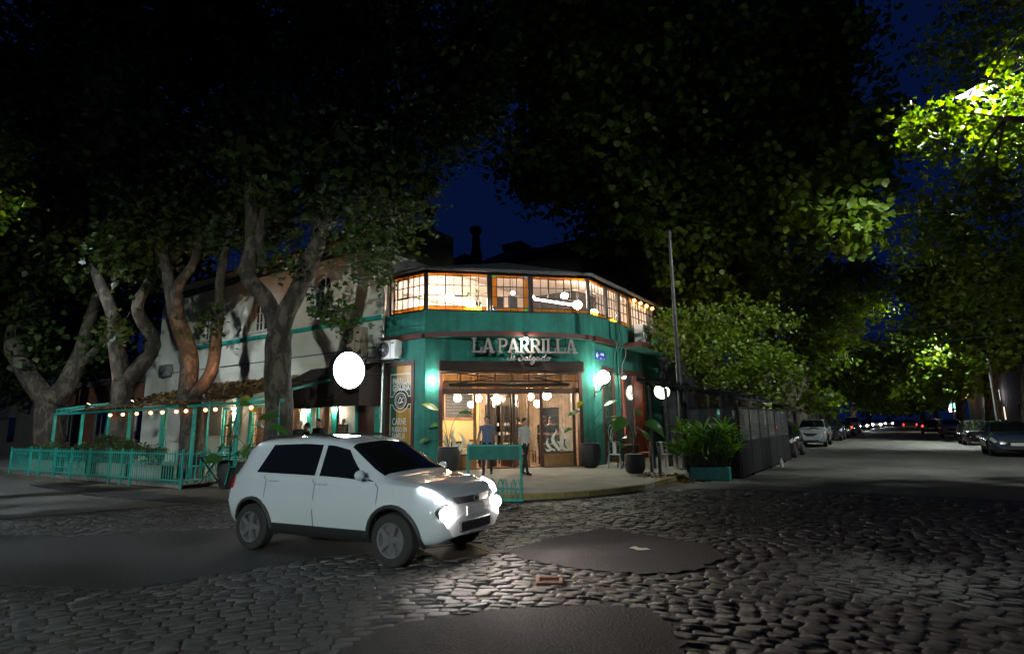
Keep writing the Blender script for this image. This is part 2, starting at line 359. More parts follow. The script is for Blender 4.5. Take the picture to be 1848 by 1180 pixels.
while rad < 17:
    wdt = rr.uniform(.092, .118); a = rr.uniform(0, .3)
    while a < 2 * PI:
        ln = rr.uniform(.145, .235); am = a + ln / 2 / rad; a += (ln + .010) / rad
        x = CC[0] + (rad + wdt / 2) * math.cos(am); y = CC[1] + (rad + wdt / 2) * math.sin(am)
        d = math.hypot(x, y)
        if d > RIN - .2: continue
        q = px((x, y, 0))
        if q is None or not (-90 < q[0] < 1940 and q[1] < 1290): continue
        if any(inpoly(x, y, h) for h in holes) or inpoly(x, y, COVER) or math.hypot(x - BRK[0], y - BRK[1]) < .16: continue
        if y > 9.15 and x < -10: continue
        if x < -5.0 and y > 9.2 and math.hypot(x + 10.1, y - 14.3) < 5.1: continue
        if d > 12.5 and x > -4 and rr.random() < .1: continue
        stones.append((q[1] if (0 < q[0] < 1848 and q[1] < 1180) else -1, x, y, am, ln, wdt))
    rad += wdt + .012
stones.sort(key=lambda s: -s[0])
hd = []
for i, (vs, fs) in enumerate(CV):
    me = bpy.data.meshes.new('cobblestone'); me.from_pydata(vs, [], fs); me.materials.append(M_cob); me.shade_smooth(); hd.append(me)
def stone_z(x, y): return 0.006 * math.sin(x * 2.1 + .6) * math.cos(y * 1.7) + 0.001
for k, (s, x, y, am, ln, w) in enumerate(stones[:300]):
    piece('cobblestone', rr.choice(hd), road, (x, y, stone_z(x, y) + rr.gauss(0, .004)), (rr.gauss(0, .02), rr.gauss(0, .02), am + PI / 2 + rr.gauss(0, .028)), (ln * rr.uniform(.97, 1.02), w * rr.uniform(.94, 1.03), 1.0))
V = []; Fq = []; n = 0
for (s, x, y, am, ln, w) in stones[300:]:
    vs, fs = rr.choice(CV); an = am + PI / 2 + rr.gauss(0, .03); c, sn = math.cos(an), math.sin(an); ln *= rr.uniform(.95, 1.03); w *= rr.uniform(.92, 1.04); z0 = stone_z(x, y) + rr.gauss(0, .004)
    ta, tb = rr.gauss(0, .022), rr.gauss(0, .022)
    V += [(x + c * p[0] * ln - sn * p[1] * w, y + sn * p[0] * ln + c * p[1] * w, z0 + p[2] + ta * p[0] * ln + tb * p[1] * w) for p in vs]; Fq += [tuple(i + n for i in f) for f in fs]; n += len(vs)
me = bpy.data.meshes.new('cobble_paving'); me.from_pydata(V, [], Fq); me.materials.append(M_cob); me.shade_smooth()
cp = bpy.data.objects.new('cobble_paving', me); COL.objects.link(cp); cp.parent = road; cp['kind'] = 'stuff'

# iron cover in its frame, brick framed valve box, scrap of paper
cv = thing('utility_cover', 'rusty rectangular iron cover in a frame beside the front wheel of the white car', 'cover', (-4.93, 6.08, 0), R(-25))
M_rust = mat('rusty_iron', (0.10, 0.062, 0.042), 0.6, 0.35, 10, 0.4, 70, metal=0.3)
T = world_of(cv); MB(T).bbox(-.36, .36, -.30, .30, -.05, 0.004, .006).build('cover_plate', M_rust, cv)
fr = MB(T); fr.box(-.43, -.365, -.37, .37, -.05, .012); fr.box(.365, .43, -.37, .37, -.05, .012); fr.box(-.364, .364, .305, .37, -.05, .010); fr.box(-.364, .364, -.37, -.305, -.05, .010)
fr.build('cover_frame', M_rust, cv)
vb = thing('valve_box', 'small brick edged valve box sunk between the foreground cobbles', 'valve box', (*BRK, 0), R(30)); T = world_of(vb)
M_brk = mat('worn_red_brick', (0.16, 0.075, 0.05), 0.8, 0.25, 12, 0.4)
for (a, b, c, d) in ((-.14, .14, .085, .13), (-.14, .14, -.13, -.085), (-.14, -.10, -.08, .08), (.10, .14, -.08, .08)):
    MB(T).bbox(a, b, c, d, -.05, .02, .008).build('brick', M_brk, vb)
MB(T).bbox(-.095, .095, -.078, .078, -.05, -.008, .004).build('lid', M_rust, vb)
pp = MB(); pg = [[(-3.02 + .055 * i + .02 * j, 7.22 + .06 * j - .012 * i, .02 + .008 * math.sin(i * 2 + j)) for i in range(5)] for j in range(3)]
pp.grid(pg); pp.build('paper_scrap', mat('crumpled_paper', (0.55, 0.52, 0.42), 0.9, .1), label='pale scrap of paper lying on the diamond asphalt patch', cat='litter')

# ---- pavements
arc = [(-10.1 + 4.9 * math.cos(a), 14.3 + 4.9 * math.sin(a)) for a in [R(-90 + 90 * i / 24) for i in range(25)]]
pv = MB(); pv.slab([(-70, 9.4)] + arc + [(-5.2, 160), (-70, 160)], -0.05, 0.125)
pave = pv.build('pavement', M_conc, kind='structure', label='pale concrete pavement round the restaurant corner')
M_kerb = mat('kerb_granite', (0.20, 0.19, 0.17), 0.8, 0.2, 5, 0.4); M_kerby = mat('kerb_yellow_paint', (0.34, 0.25, 0.05), 0.8, 0.2, 6, 0.5, col2=(0.12, 0.11, 0.09), detail=12)
def kerb_piece(p, q, m):
    p = Vector((*p, 0)); q = Vector((*q, 0)); d = (q - p); n = Vector((d.y, -d.x, 0)).normalized(); T = frame(p, d)
    l = d.length - .012
    MB(T).bbox(.006, l, -.02, .16, -.06, .137, .02).build('kerb_stone', m, pave)
for i in range(0, 24, 2): kerb_piece(arc[i], arc[i + 2], M_kerby if 4 <= i <= 20 else M_kerb)
for i in range(14): kerb_piece((-10.1 - .9 * (i + 1), 9.4), (-10.1 - .9 * i, 9.4), M_kerb)
for i in range(10): kerb_piece((-5.2, 14.3 + .9 * i), (-5.2, 14.3 + .9 * (i + 1)), M_kerby if i < 3 else M_kerb)
MB().slab([(4.9, 9), (60, 9), (60, 160), (4.9, 160)], -0.05, 0.13).build('pavement', M_conc, kind='structure', label='dark pavement along the far side of the right street')
# leaf litter and grit along the gutters
def grit(path, w, label, z=0.006):
    rr = random.Random(5); L = []; Rr = []
    for i in range(len(path) - 1):
        a, b = Vector(path[i]), Vector(path[i + 1]); nn = max(2, int((b - a).length / .25)); d = (b - a).normalized(); nrm = Vector((-d.y, d.x))
        for k in range(nn):
            p = a.lerp(b, k / nn); L.append((*(p + nrm * (w * rr.uniform(.35, .6))), z)); Rr.append((*(p - nrm * (w * rr.uniform(.25, .65))), z))
    MB().grid([L, Rr]).build('gutter_dirt', M_dirt, kind='stuff', label=label)
grit([(-34, 8.35), (-10.5, 8.3)], 1.2, 'sandy grit and leaves along the foot of the teal railing', 0.016)
grit([(-7.0, 10.5), (-5.9, 11.9), (-5.2, 13.6), (-4.95, 16.0)], .5, 'sandy grit in the gutter round the kerb corner', 0.012)
# ================================================================== CORNER RESTAURANT
A2 = (-13.22, 14.6); B2 = (-9.0, 18.95); CL = math.hypot(B2[0] - A2[0], B2[1] - A2[1])
CH = frame((*A2, 0), (B2[0] - A2[0], B2[1] - A2[1], 0))     # local x along the cut corner, y inward
SO = frame((0, 14.6, 0), (1, 0, 0)); EA = frame((-9.0, 0, 0), (0, 1, 0))
res = thing('corner_restaurant', 'teal two storey corner restaurant with glazed upper gallery and wide lit shopfront', 'building', (*A2, 0))
M_iwall = mat('interior_yellow_plaster', (0.62, 0.44, 0.17), 0.8, 0.08, 1.5, 0.1); M_iwhite = mat('interior_white_plaster', (0.72, 0.66, 0.60), 0.85, 0.05, 1.2, 0.1)
M_panel = mat('interior_wood_boarding', (0.34, 0.25, 0.175), 0.6, 0.25, 3, 0.15); M_floor = mat('interior_floor', (0.16, 0.085, 0.055), 0.4, 0.2, 5)
M_red = mat('brick_red_paint', (0.36, 0.055, 0.022), 0.6, 0.15, 3, 0.1)
w = MB(CH)
w.box(0.0, .46, 0, .3, .1, 3.83); w.box(5.62, CL, 0, .3, .1, 3.83); w.box(0, CL, 0, .3, 3.83, 5.60)
w.T = SO; w.box(-15.25, -15.10, 0, .3, .1, 5.60); w.box(-13.72, -13.23, 0, .3, .1, 5.60); w.box(-15.10, -13.72, 0, .3, .1, .80); w.box(-15.10, -13.72, 0, .3, 3.88, 5.60)
w.T = EA; w.box(18.96, 19.70, 0, .3, .1, 5.60); w.box(19.70, 20.85, 0, .3, 3.72, 5.60); w.box(20.85, 21.40, 0, .3, .1, 5.60); w.box(21.40, 24.25, 0, .3, 3.76, 5.60); w.box(24.25, 26.2, 0, .3, .1, 5.60)
w.build('wall', M_teal, res)
w = MB(); w.box(-15.25, -15.02, 14.92, 26.2, .1, 8.0); w.build('party_wall', M_iwhite, res)
w = MB(); w.prism([(-15.0, .1), (-9.32, .1), (-9.32, 7.10), (-12.6, 8.04), (-15.0, 8.04)], 25.9, 26.15); w.build('end_wall', M_iwhite, res)
# thin teal moulding and maroon string course
w = MB(SO); w.bbox(-15.24, -13.24, -.05, -.001, 5.02, 5.08, .01); w.build('moulding', M_teal, res)
w = MB(SO); w.box(-15.24, -13.26, -.16, -.001, 4.62, 4.79)
w.T = EA; w.box(19.0, 25.2, -.16, -.001, 4.62, 4.79)
def bulge(u): return -.16 - .62 * math.sin(PI * u / CL) ** 0.8
us = [CL * i / 32 for i in range(33)]
w.T = CH; w.slab([(u, bulge(u)) for u in us] + [(u, bulge(u) + .07) for u in reversed(us)], 4.62, 4.79)
w.build('string_course', M_maroon, res)
w = MB(CH); w.slab([(u, bulge(u) + .072) for u in us] + [(CL, -.001), (0, -.001)], 4.64, 4.775); w.build('canopy_soffit', M_teal, res)
w = MB(EA); w.box(21.6, 25.7, -.95, -.17, 4.60, 4.80); w.build('balcony_slab', M_maroon, res); 
w = MB(EA); w.box(21.62, 25.68, -.93, -.17, 4.575, 4.598); w.build('balcony_soffit', M_teal, res)
# floors, ceilings, inside walls
fp = [(-15.0, 14.92), (-13.25, 14.92), (-9.32, 19.0), (-9.32, 25.88), (-15.0, 25.88)]
MB().slab(fp, .10, .15).build('ground_floor', M_floor, res)
MB().slab(fp, 4.25, 4.4).build('ceiling', mat('brown_ceiling', (0.22, 0.13, 0.08), .7, .2), res)
MB().slab(fp, 5.1, 5.35).build('upper_floor', M_floor, res)
w = MB(); w.box(-15.0, -14.9, 14.95, 19.9, .15, 4.25); w.build('interior_wall', M_iwall, res)
for i in range(16):                                            # boarded back walls, board by board
    y0 = 19.92 + i * .17; MB().bbox(-15.0, -14.88, y0, y0 + .162, .15, 4.25, .008).build('board', M_panel, res)
for i in range(26):
    x0 = -14.86 + i * .17
    if 8 <= i <= 13: MB().bbox(x0, x0 + .162, 22.6, 22.7, 2.35, 4.25, .008).build('board', M_panel, res)
    else: MB().bbox(x0, x0 + .162, 22.6, 22.7, .15, 4.25, .008).build('board', M_panel, res)
MB().box(-10.42, -9.32, 22.6, 22.7, .15, 4.25).build('interior_wall', M_red, res)
MB().box(-13.5, -12.45, 23.2, 23.3, .15, 2.36).build('hatch_back', M_black, res)
# upper roof and its white underside
P0, P1, P2, P3 = (-15.3, 14.45), (-13.16, 14.45), (-8.85, 18.88), (-8.85, 26.2); P, Q, S1, S2 = (-12.6, 18.7), (-15.3, 18.7), (-12.6, 26.2), (-15.3, 26.2)
def roof(dz, name, m, z0=7.02):
    g = MB(); a = [(*p, z0 + dz) for p in (P0, P1, P2, P3)]; b = [(*p, z0 + 1.05 + dz) for p in (P, Q, S1, S2)]
    g.add(a + b, [(0, 1, 4, 5), (1, 2, 4), (2, 3, 6, 4), (5, 4, 6, 7)]); g.build(name, m, res)
PQ = (P0, P1, P2, P3); P0, P1, P2, P3 = (-15.25, 14.80), (-13.30, 14.80), (-9.20, 19.03), (-9.20, 26.2); roof(0.02, 'gallery_ceiling', M_iwhite); P0, P1, P2, P3 = PQ; roof(.10, 'roof_sheeting', mat('dark_roof_sheet', (0.05, 0.05, 0.05), .6, .2, 4))
w = MB(); w.tube([(*P0, 7.09), (*P1, 7.09), (*P2, 7.09), (*P3, 7.09)], .065, 10); w.build('gutter', mat('dull_grey_gutter', (.10, .10, .105), .6, .2, 6), res, smooth=True)
w = MB(); w.tube([(-15.02, 14.38, 7.0), (-15.02, 14.38, 5.75), (-15.10, 14.45, 5.5), (-15.17, 14.5, 5.3), (-15.17, 14.5, 4.95), (-15.19, 14.5, .3)], .05, 10); w.build('downpipe', M_steel, res, smooth=True)
# ---- glazed gallery
def quad_mesh(w_, h_, m, t=.006):
    return MB().box(0, w_, -t / 2, t / 2, 0, h_).mesh('pane', m)
GZ = [5.64, 5.79, 6.18, 6.56, 6.90, 7.01]
M_greeng = glass('green_glass', (0.45, 0.9, 0.35), dirt=.2, opaque=.1); M_blueg = glass('pale_blue_glass', (0.55, 0.7, 0.95), dirt=.2, opaque=.1)
def bay(T, x0, x1, n, sides=False, op=()):
    b = MB(T); yb = .10
    b.bbox(x0 - .045, x0 + .045, yb - .06, yb + .06, 5.602, 7.03, .01); b.bbox(x1 - .045, x1 + .045, yb - .06, yb + .06, 5.602, 7.03, .01)
    xs = [x0 + .045 + (x1 - x0 - .09) * i / n for i in range(n + 1)]
    if sides: xs = [x0 + .045, x0 + .045 + .17] + [x0 + .215 + (x1 - x0 - .43) * i / (n - 2) for i in range(1, n - 2)] + [x1 - .045 - .17, x1 - .045]
    for i, x in enumerate(xs[1:-1]): b.box(x - .011, x + .011, yb - .018, yb + .018, 5.635, 7.0)
    for k, z in enumerate(GZ): b.box(x0 + .046, x1 - .046, yb - (.0205 if 0 < k < 5 else .04), yb + (.0205 if 0 < k < 5 else .04), z - (.012 if 0 < k < 5 else .028), z + (.012 if 0 < k < 5 else .028))
    for (i, j, k, l) in op:                                # opening sashes have a heavier frame
        for x in (xs[i], xs[j]): b.box(x - .022, x + .022, yb - .03, yb + .03, GZ[k], GZ[l])
        for z in (GZ[k], GZ[l]): b.box(xs[i] - .0225, xs[j] + .0225, yb - .031, yb + .031, z - .024, z + .024)
    fr = b.build('gallery_window', M_iron, res)
    rz = math.atan2(T[1][0], T[0][0]); cache = {}
    for i in range(len(xs) - 1):
        for k in range(5):
            m = M_amber if k in (0, 4) or (sides and i in (0, len(xs) - 2)) else M_clear
            if sides and k in (0, 4) and i in (0, len(xs) - 2): m = M_greeng if (k == 4) == (i == 0) else M_blueg
            key = (round(xs[i + 1] - xs[i], 3), k, m.name)
            if key not in cache: cache[key] = quad_mesh(xs[i + 1] - xs[i] - .022, GZ[k + 1] - GZ[k] - .024, m)
            piece('pane', cache[key], fr, T @ Vector((xs[i] + .011, yb, GZ[k] + .012)), (0, 0, rz))
bay(CH, .05, 2.24, 7, op=((2, 4, 2, 4),)); bay(CH, 2.34, 3.76, 6, True); bay(CH, 3.86, 6.02, 7, op=((2, 5, 2, 4),))
bay(SO, -15.0, -13.32, 6, op=((1, 3, 2, 4),)); bay(EA, 19.05, 20.55, 5); bay(EA, 20.65, 21.75, 4); bay(EA, 21.85, 23.0, 4, True); bay(EA, 23.1, 25.9, 8, op=((3, 6, 1, 4),))
# ---- shopfront
for xa in (.462, 5.48): w = MB(CH); w.bbox(xa, xa + .138, -.06, .24, .1, 3.84, .012); w.build('shopfront_pillar', M_maroon, res)
aw = MB(CH); aw.bbox(.44, 5.64, -.34, -.062, 3.42, 3.80, .04); aw.build('awning_box', mat('folded_brown_awning', (0.035, 0.016, 0.012), .8, .3, 6, .3), res)
aw = MB(CH); aw.tube([(.75, -.42, 2.98), (5.0, -.42, 2.98)], .055, 10); aw.tube([(.62, -.2, 3.45), (2.3, -.55, 3.2), (.9, -.42, 3.0)], .025, 8); aw.tube([(5.44, -.2, 3.45), (3.7, -.55, 3.2), (4.9, -.42, 3.0)], .025, 8)
aw.tube([(.62, -.13, 3.12), (5.46, -.13, 3.12)], .02, 6)
aw.build('awning_arm', M_iron, res, smooth=True)
w = MB(CH); w.bbox(.602, 5.478, .04, .18, 2.70, 2.88, .01); w.bbox(.602, 5.478, .04, .16, 3.40, 3.46, .01); w.build('transom_beam', M_brown, res)
for x in (1.22, 1.83, 2.44, 3.05, 3.66, 4.27, 4.88): MB(CH).box(x - .02, x + .02, .07, .13, 2.882, 3.398).build('transom_bar', M_brown, res)
rzc = math.atan2(CH[1][0], CH[0][0])
tp = quad_mesh(.56, .5, glass('smoky_glass', (.75, .6, .42), dirt=.2, opaque=.08))
for i in range(8): piece('transom_pane', tp, res, CH @ Vector((.635 + i * .61, .1, 2.89)), (0, 0, rzc))
for x, hw, m in ((1.72, .05, M_wood), (2.19, .045, M_brown), (3.10, .05, M_brown), (3.62, .025, M_wood), (4.10, .055, M_brown), (5.30, .05, M_brown)):
    MB(CH).bbox(x - hw, x + hw, .05, .17, .15, 2.698, .008).build('mullion', m, res)
for x0, x1 in ((.602, 1.668), (4.158, 5.248)):
    k = MB(CH); k.bbox(x0, x1, .06, .15, .15, .60, .01); k.box(x0 + .08, x1 - .08, .045, .058, .22, .53); k.build('kick_panel', M_wood, res)
    k = MB(CH); k.box(x0, x1, .06, .15, .602, .655); k.build('sill', M_brown, res)
    piece('shop_pane', quad_mesh(x1 - x0 - .01, 2.03, M_clear), res, CH @ Vector((x0 + .005, .10, .66)), (0, 0, rzc))
# folded-back glazed door leaves
for (x, ang) in ((2.24, 62), (3.02, 108), (3.16, 70)):
    T = CH @ Matrix.Translation((x, .16, 0)) @ Matrix.Rotation(R(ang), 4, 'Z')
    d = MB(T); d.box(0, .09, -.02, .02, .17, 2.68); d.box(.66, .75, -.02, .02, .17, 2.68); d.box(.091, .659, -.019, .019, .17, .75); d.box(.091, .659, -.019, .019, 2.58, 2.68)
    dd = d.build('door', M_brown, res); g = MB(T); g.box(.092, .658, -.004, .004, .752, 2.578); g.build('pane', M_clear, dd)
    h = MB(T); h.tube([(.70, -.06, 1.0), (.70, -.06, 1.35)], .012, 6); h.build('handle', M_steel, dd)
# white flames printed on the two shop windows
M_flame = mat('white_window_film', (0.70, 0.66, 0.54), .7, .1, 5)
def flame(pts, ws, y):
    c = catmull(pts, 6); wv = np.interp(np.linspace(0, 1, len(c)), np.linspace(0, 1, len(ws)), ws); L = []; Rr = []
    for i, p in enumerate(c):
        a = np.array(c[max(0, i - 1)]); b = np.array(c[min(len(c) - 1, i + 1)]); d = b - a; d /= max(1e-6, np.hypot(*d)); n_ = np.array((-d[1], d[0])) * wv[i]
        n_ = n_ * 1.25; L.append((p[0] + n_[0], y, p[1] + n_[1])); Rr.append((p[0] - n_[0], y, p[1] - n_[1]))
    return MB(CH).grid([L, Rr]).build('flame_decal', M_flame, res)
FL = [([(.05, .05), (.16, .25), (.12, .48), (-.02, .68)], (.05, .07, .055, .0)), ([(.18, .02), (.38, .16), (.36, .42), (.30, .62), (.40, .92)], (.02, .06, .05, .045, .0)),
      ([(.45, .03), (.58, .18), (.70, .38), (.66, .56), (.52, .72)], (.02, .05, .05, .035, .0)), ([(.52, .02), (.42, .14), (.46, .28), (.56, .36)], (.02, .035, .03, .0)),
      ([(.72, .05), (.86, .18), (.92, .32), (.86, .48)], (.02, .045, .035, .0)), ([(.62, .03), (.74, .07), (.90, .03), (1.0, .12)], (.02, .03, .03, .0)), ([(.0, .02), (.1, .06), (.22, .03)], (.02, .03, .01))]
for k, (pts, ws) in enumerate(FL):
    flame([(.63 + p[0], .67 + p[1]) for p in pts], ws, .09 - k * .0006); flame([(5.20 - p[0], .67 + p[1]) for p in pts], ws, .09 - k * .0006)
# ---- printed side window on the left
k = MB(SO); k.box(-15.098, -14.97, -.03, .12, .802, 3.878); k.box(-13.85, -13.722, -.03, .12, .802, 3.878); k.box(-14.968, -13.852, -.028, .12, .802, .93); k.box(-14.968, -13.852, -.028, .12, 3.75, 3.878); k.build('window_frame', M_maroon, res)
def stripes():
    g = MB(SO); g.box(-14.966, -14.62, .05, .06, .932, 3.748); g.build('printed_pane', mat('green_film', (0.02, 0.075, 0.045), .35, .2, 3), res)
    for za, zb in ((.932, 2.25), (3.05, 3.748)): g = MB(SO); g.box(-14.618, -13.854, .05, .06, za, zb); g.build('printed_pane', mat('ochre_film', (0.42, 0.22, 0.04), .35, .2, 3), res)
    g = MB(SO); g.box(-14.618, -13.854, .05, .06, 2.252, 3.048); g.build('printed_pane', mat('dark_film', (0.06, 0.045, 0.03), .2, .3, 3), res)
stripes()
M_print = mat('white_print', (0.62, 0.66, 0.64), .6, .05)
def so_line(pts, wd_, y=.044): 
    g = MB(SO)
    for a, b in zip(pts[:-1], pts[1:]): g.bar((a[0], y, a[1]), (b[0], y, b[1]), .004, wd_)
    return g.build('printed_border', M_print, res)
cx, cz, rr_ = -14.41, 2.52, .40
aU = [(cx + rr_ * math.cos(t), cz + rr_ * math.sin(t)) for t in [R(160 - 140 * i / 14) for i in range(15)]]
aL = [(cx + rr_ * math.cos(t), cz + rr_ * math.sin(t)) for t in [R(200 + 140 * i / 14) for i in range(15)]]
so_line([(-14.90, aU[0][1]), (-14.90, 3.45), (-13.92, 3.45), (-13.92, aU[-1][1])], .03); so_line([(-14.90, aU[0][1])] + aU + [(-13.92, aU[-1][1])], .03, .043)
so_line([(-14.90, aL[0][1]), (-14.90, 1.02), (-13.92, 1.02), (-13.92, aL[-1][1])], .03); so_line([(-14.90, aL[0][1])] + aL + [(-13.92, aL[-1][1])], .03, .043)
em = [(cx + .27 * math.cos(t), cz + .27 * math.sin(t)) for t in [2 * PI * i / 24 for i in range(25)]]; so_line(em, .03)
em = [(cx + .2 * math.cos(t), cz + .2 * math.sin(t)) for t in [2 * PI * i / 24 for i in range(25)]]; so_line(em, .012)
for (a, b) in (((-.12, -.05), (-.02, .14)), ((-.02, .14), (.06, .02)), ((.06, .02), (.13, .10)), ((-.14, -.08), (.13, -.06)), ((-.06, -.12), (.08, .05)), ((0, -.1), (.1, -.02))): so_line([(cx + a[0], cz + a[1]), (cx + b[0], cz + b[1])], .03, .0425)
for txt, z, s in (('PARRILLA', 3.10, .30), ('GENUINA', 2.86, .30), ('CARNE', 1.68, .34), ('FUEGO EN', 1.44, .24), ('FAMILIA', 1.20, .29)):
    me = text_mesh(txt, s, M_print, .002, .62, .004); piece('window_lettering', me, res, (-14.80, 14.6 + .040, z), (PI / 2, 0, 0))
# ---- east side: door and wide opening
k = MB(EA)
k.box(19.702, 19.80, -.03, .15, .13, 3.718); k.box(20.75, 20.848, -.03, .15, .13, 3.718); k.box(19.801, 20.749, -.029, .15, 3.60, 3.718)
k.box(21.402, 21.52, -.03, .15, .13, 3.758); k.box(24.13, 24.248, -.03, .15, .13, 3.758); k.box(21.521, 24.129, -.029, .15, 3.60, 3.758); k.box(22.95, 23.03, .02, .12, .13, 3.598)
k.build('side_frame', M_maroon, res)
k = MB(EA); k.box(19.802, 20.748, .05, .06, .2, 3.598); k.build('side_pane', mat('dark_green_film', (0.03, 0.07, 0.05), .25, .2, 2), res)
k = MB(EA); k.box(21.53, 22.94, .06, .07, .75, 3.59); k.build('side_pane', M_clear, res); k = MB(EA); k.box(21.53, 22.94, .03, .1, .13, .748); k.build('kick_panel', M_maroon, res)
k = MB(EA); k.bbox(23.04, 24.12, .04, .10, .14, 3.59, .01); k.build('door', M_red, res)
g = MB(EA); 
for t in range(24): g.bar((20.42 + .2 * math.cos(t * PI / 12), .046, 1.25 + .3 * math.sin(t * PI / 12)), (20.42 + .2 * math.cos((t + 1) * PI / 12), .046, 1.25 + .3 * math.sin((t + 1) * PI / 12)), .004, .02)
g.bar((20.36, .0455, 1.0), (20.48, .0455, 1.4), .004, .05); g.bar((20.44, .0445, 1.1), (20.52, .0445, .92), .004, .04); g.build('printed_emblem', M_print, res)
for a, b in (((20.15, 1.85), (20.55, 1.87)),): MB(EA).bar((a[0], -.12, a[1]), (b[0], -.12, b[1]), .02).build('handle', M_steel, res)
# downpipe cables at the corner
c = MB(EA); c.tube([(20.6, -.05, 5.55), (20.62, -.05, 4.9), (20.9, -.2, 4.7), (20.95, -.06, 4.4), (20.8, -.05, 3.8)], .035, 8); c.tube([(21.2, -.06, 5.6), (21.2, -.06, 4.85), (21.25, -.2, 4.7), (21.2, -.06, 4.5), (21.25, -.06, 2.2)], .045, 8); c.tube([(21.45, -.06, 5.6), (21.45, -.2, 4.7), (21.3, -.06, 4.2)], .04, 8)
c.build('wall_conduit', mat('painted_conduit', (0.015, 0.12, 0.095), .6, .2), res, smooth=True)
c = MB(); c.tube([(-8.75, 21.6, 4.55), (-8.72, 21.5, 4.3), (-8.8, 21.3, 3.9), (-8.82, 21.22, 3.45)], .022, 6); c.build('cable', M_steel, res)

# ---- 3D sign
sg = thing('restaurant_sign', 'raised pale serif lettering LA PARRILLA over smaller script, mounted above the shopfront', 'sign', CH @ Vector((0, 0, 4.05)))
M_sign = mat('aluminium_letter', (0.25, 0.232, 0.225), .45, .12, 9, metal=.2); M_signd = mat('letter_side', (0.02, 0.018, 0.018), .6, .2)
def letter(ch):
    s = .16; f = .085; hs = .05     # stem, serif height, serif overhang
    if ch == 'L': return [[(0, 0), (.80, 0), (.80, .34), (.70, .34), (.66, f + .03), (.10 + s, f + .03), (.10 + s, 1 - f), (.36, 1 - f), (.36, 1), (0, 1), (0, 1 - f), (.10, 1 - f), (.10, f), (0, f)]], .82
    if ch == 'I': return [[(0, 0), (.36, 0), (.36, f), (.26, f), (.26, 1 - f), (.36, 1 - f), (.36, 1), (0, 1), (0, 1 - f), (.10, 1 - f), (.10, f), (0, f)]], .40
    if ch == 'A': return [[(0, 0), (.32, 0), (.32, f), (.25, f), (.29, .24), (.58, .24), (.62, f), (.55, f), (.55, 0), (.95, 0), (.95, f), (.87, f), (.56, 1), (.38, 1), (.09, f), (0, f)], [(.325, .34), (.435, .76), (.545, .34)]], .93
    bowl = lambda x0, cx_, cy, rx, ry, n=10: [(cx_ + rx * math.sin(PI * i / n), cy + ry * math.cos(PI * i / n)) for i in range(n + 1)]
    if ch == 'P': return [[(0, 0), (.38, 0), (.38, f), (.26, f), (.26, .40)] + bowl(0, .46, .70, .32, .30)[::-1] + [(0, 1), (0, 1 - f), (.10, 1 - f), (.10, f), (0, f)], [(.26, .51)] + bowl(0, .43, .70, .19, .19)[::-1] + [(.26, .89)]], .80
    if ch == 'R': return [[(0, 0), (.36, 0), (.36, f), (.26, f), (.26, .42), (.36, .42), (.62, 0), (.95, 0), (.95, f), (.84, f), (.58, .46)] + bowl(0, .46, .72, .32, .28)[::-1][2:] + [(0, 1), (0, 1 - f), (.10, 1 - f), (.10, f), (0, f)], [(.26, .53)] + bowl(0, .43, .72, .19, .18)[::-1] + [(.26, .90)]], .92
x = 1.52; cache = {}
word = 'LA PARRILLA'
adv = [(letter(c)[1] if c != ' ' else .30) for c in word]; sc = 3.74 / (sum(adv) * .96); hgt = .50
for c, a in zip(word, adv):
    if c != ' ':
        if c not in cache: cache[c] = (curve_mesh(letter(c)[0], M_sign, .03), curve_mesh([[(px_, pz_) for px_, pz_ in pl] for pl in letter(c)[0]], M_signd, .03))
        l = piece('letter', cache[c][0], sg, CH @ Vector((x, -.62, 4.06)), (PI / 2, 0, rzc), (sc, hgt, 1))
        piece('letter_backing', cache[c][1], l, CH @ Vector((x - .015, -.555, 4.045)), (PI / 2, 0, rzc), (sc * 1.03, hgt * 1.04, 1))
    x += a * sc * .96
bk = MB(CH); bk.bbox(1.5, 5.3, -.52, -.49, 4.30, 4.34, .004)
for u in (1.9, 2.7, 4.1, 4.9): bk.bar((u, -.505, 4.32), (u, -.505, 4.63), .025)
bk.build('mounting_rail', M_black, sg)
SCR = [[(.02, .18), (-.02, .06), (.08, .0), (.16, .10), (.17, .28), (.20, .45), (.17, .10), (.22, .0), (.30, .08), (.38, .20), (.32, .24), (.28, .12), (.34, .0), (.46, .10)],
       [(.95, .40), (.85, .46), (.72, .36), (.80, .24), (.90, .14), (.84, .0), (.68, -.02), (.62, .10), (.75, .12)],
       [(1.14, .18), (1.06, .20), (.99, .10), (1.03, .0), (1.12, .08), (1.16, .20), (1.15, .05), (1.22, .02), (1.32, .25), (1.34, .46), (1.28, .40), (1.27, .1), (1.34, .0), (1.42, .1)],
       [(1.58, .18), (1.50, .20), (1.44, .10), (1.48, .0), (1.56, .08), (1.60, .18), (1.56, -.15), (1.44, -.26), (1.40, -.16), (1.56, -.02), (1.68, .1)],
       [(1.84, .18), (1.76, .20), (1.70, .10), (1.74, .0), (1.82, .08), (1.86, .20), (1.85, .05), (1.92, .02), (2.0, .1)],
       [(2.14, .18), (2.06, .20), (2.0, .10), (2.04, .0), (2.12, .08), (2.20, .30), (2.22, .46), (2.17, .1), (2.22, .0), (2.3, .06)],
       [(2.42, .20), (2.34, .16), (2.33, .05), (2.40, .0), (2.47, .08), (2.44, .19), (2.50, .17), (2.58, .20)]]
for st in SCR:
    c = catmull(st, 5); pts = [(2.77 + p[0] * .60 + p[1] * .10, -.60, 3.80 + p[1] * .55) for p in c]
    m_ = MB(CH); m_.tube(pts, [.012 + .012 * abs(math.sin(i * .35)) for i in range(len(pts))], 6); m_.build('script_letter', M_sign, sg, smooth=True)
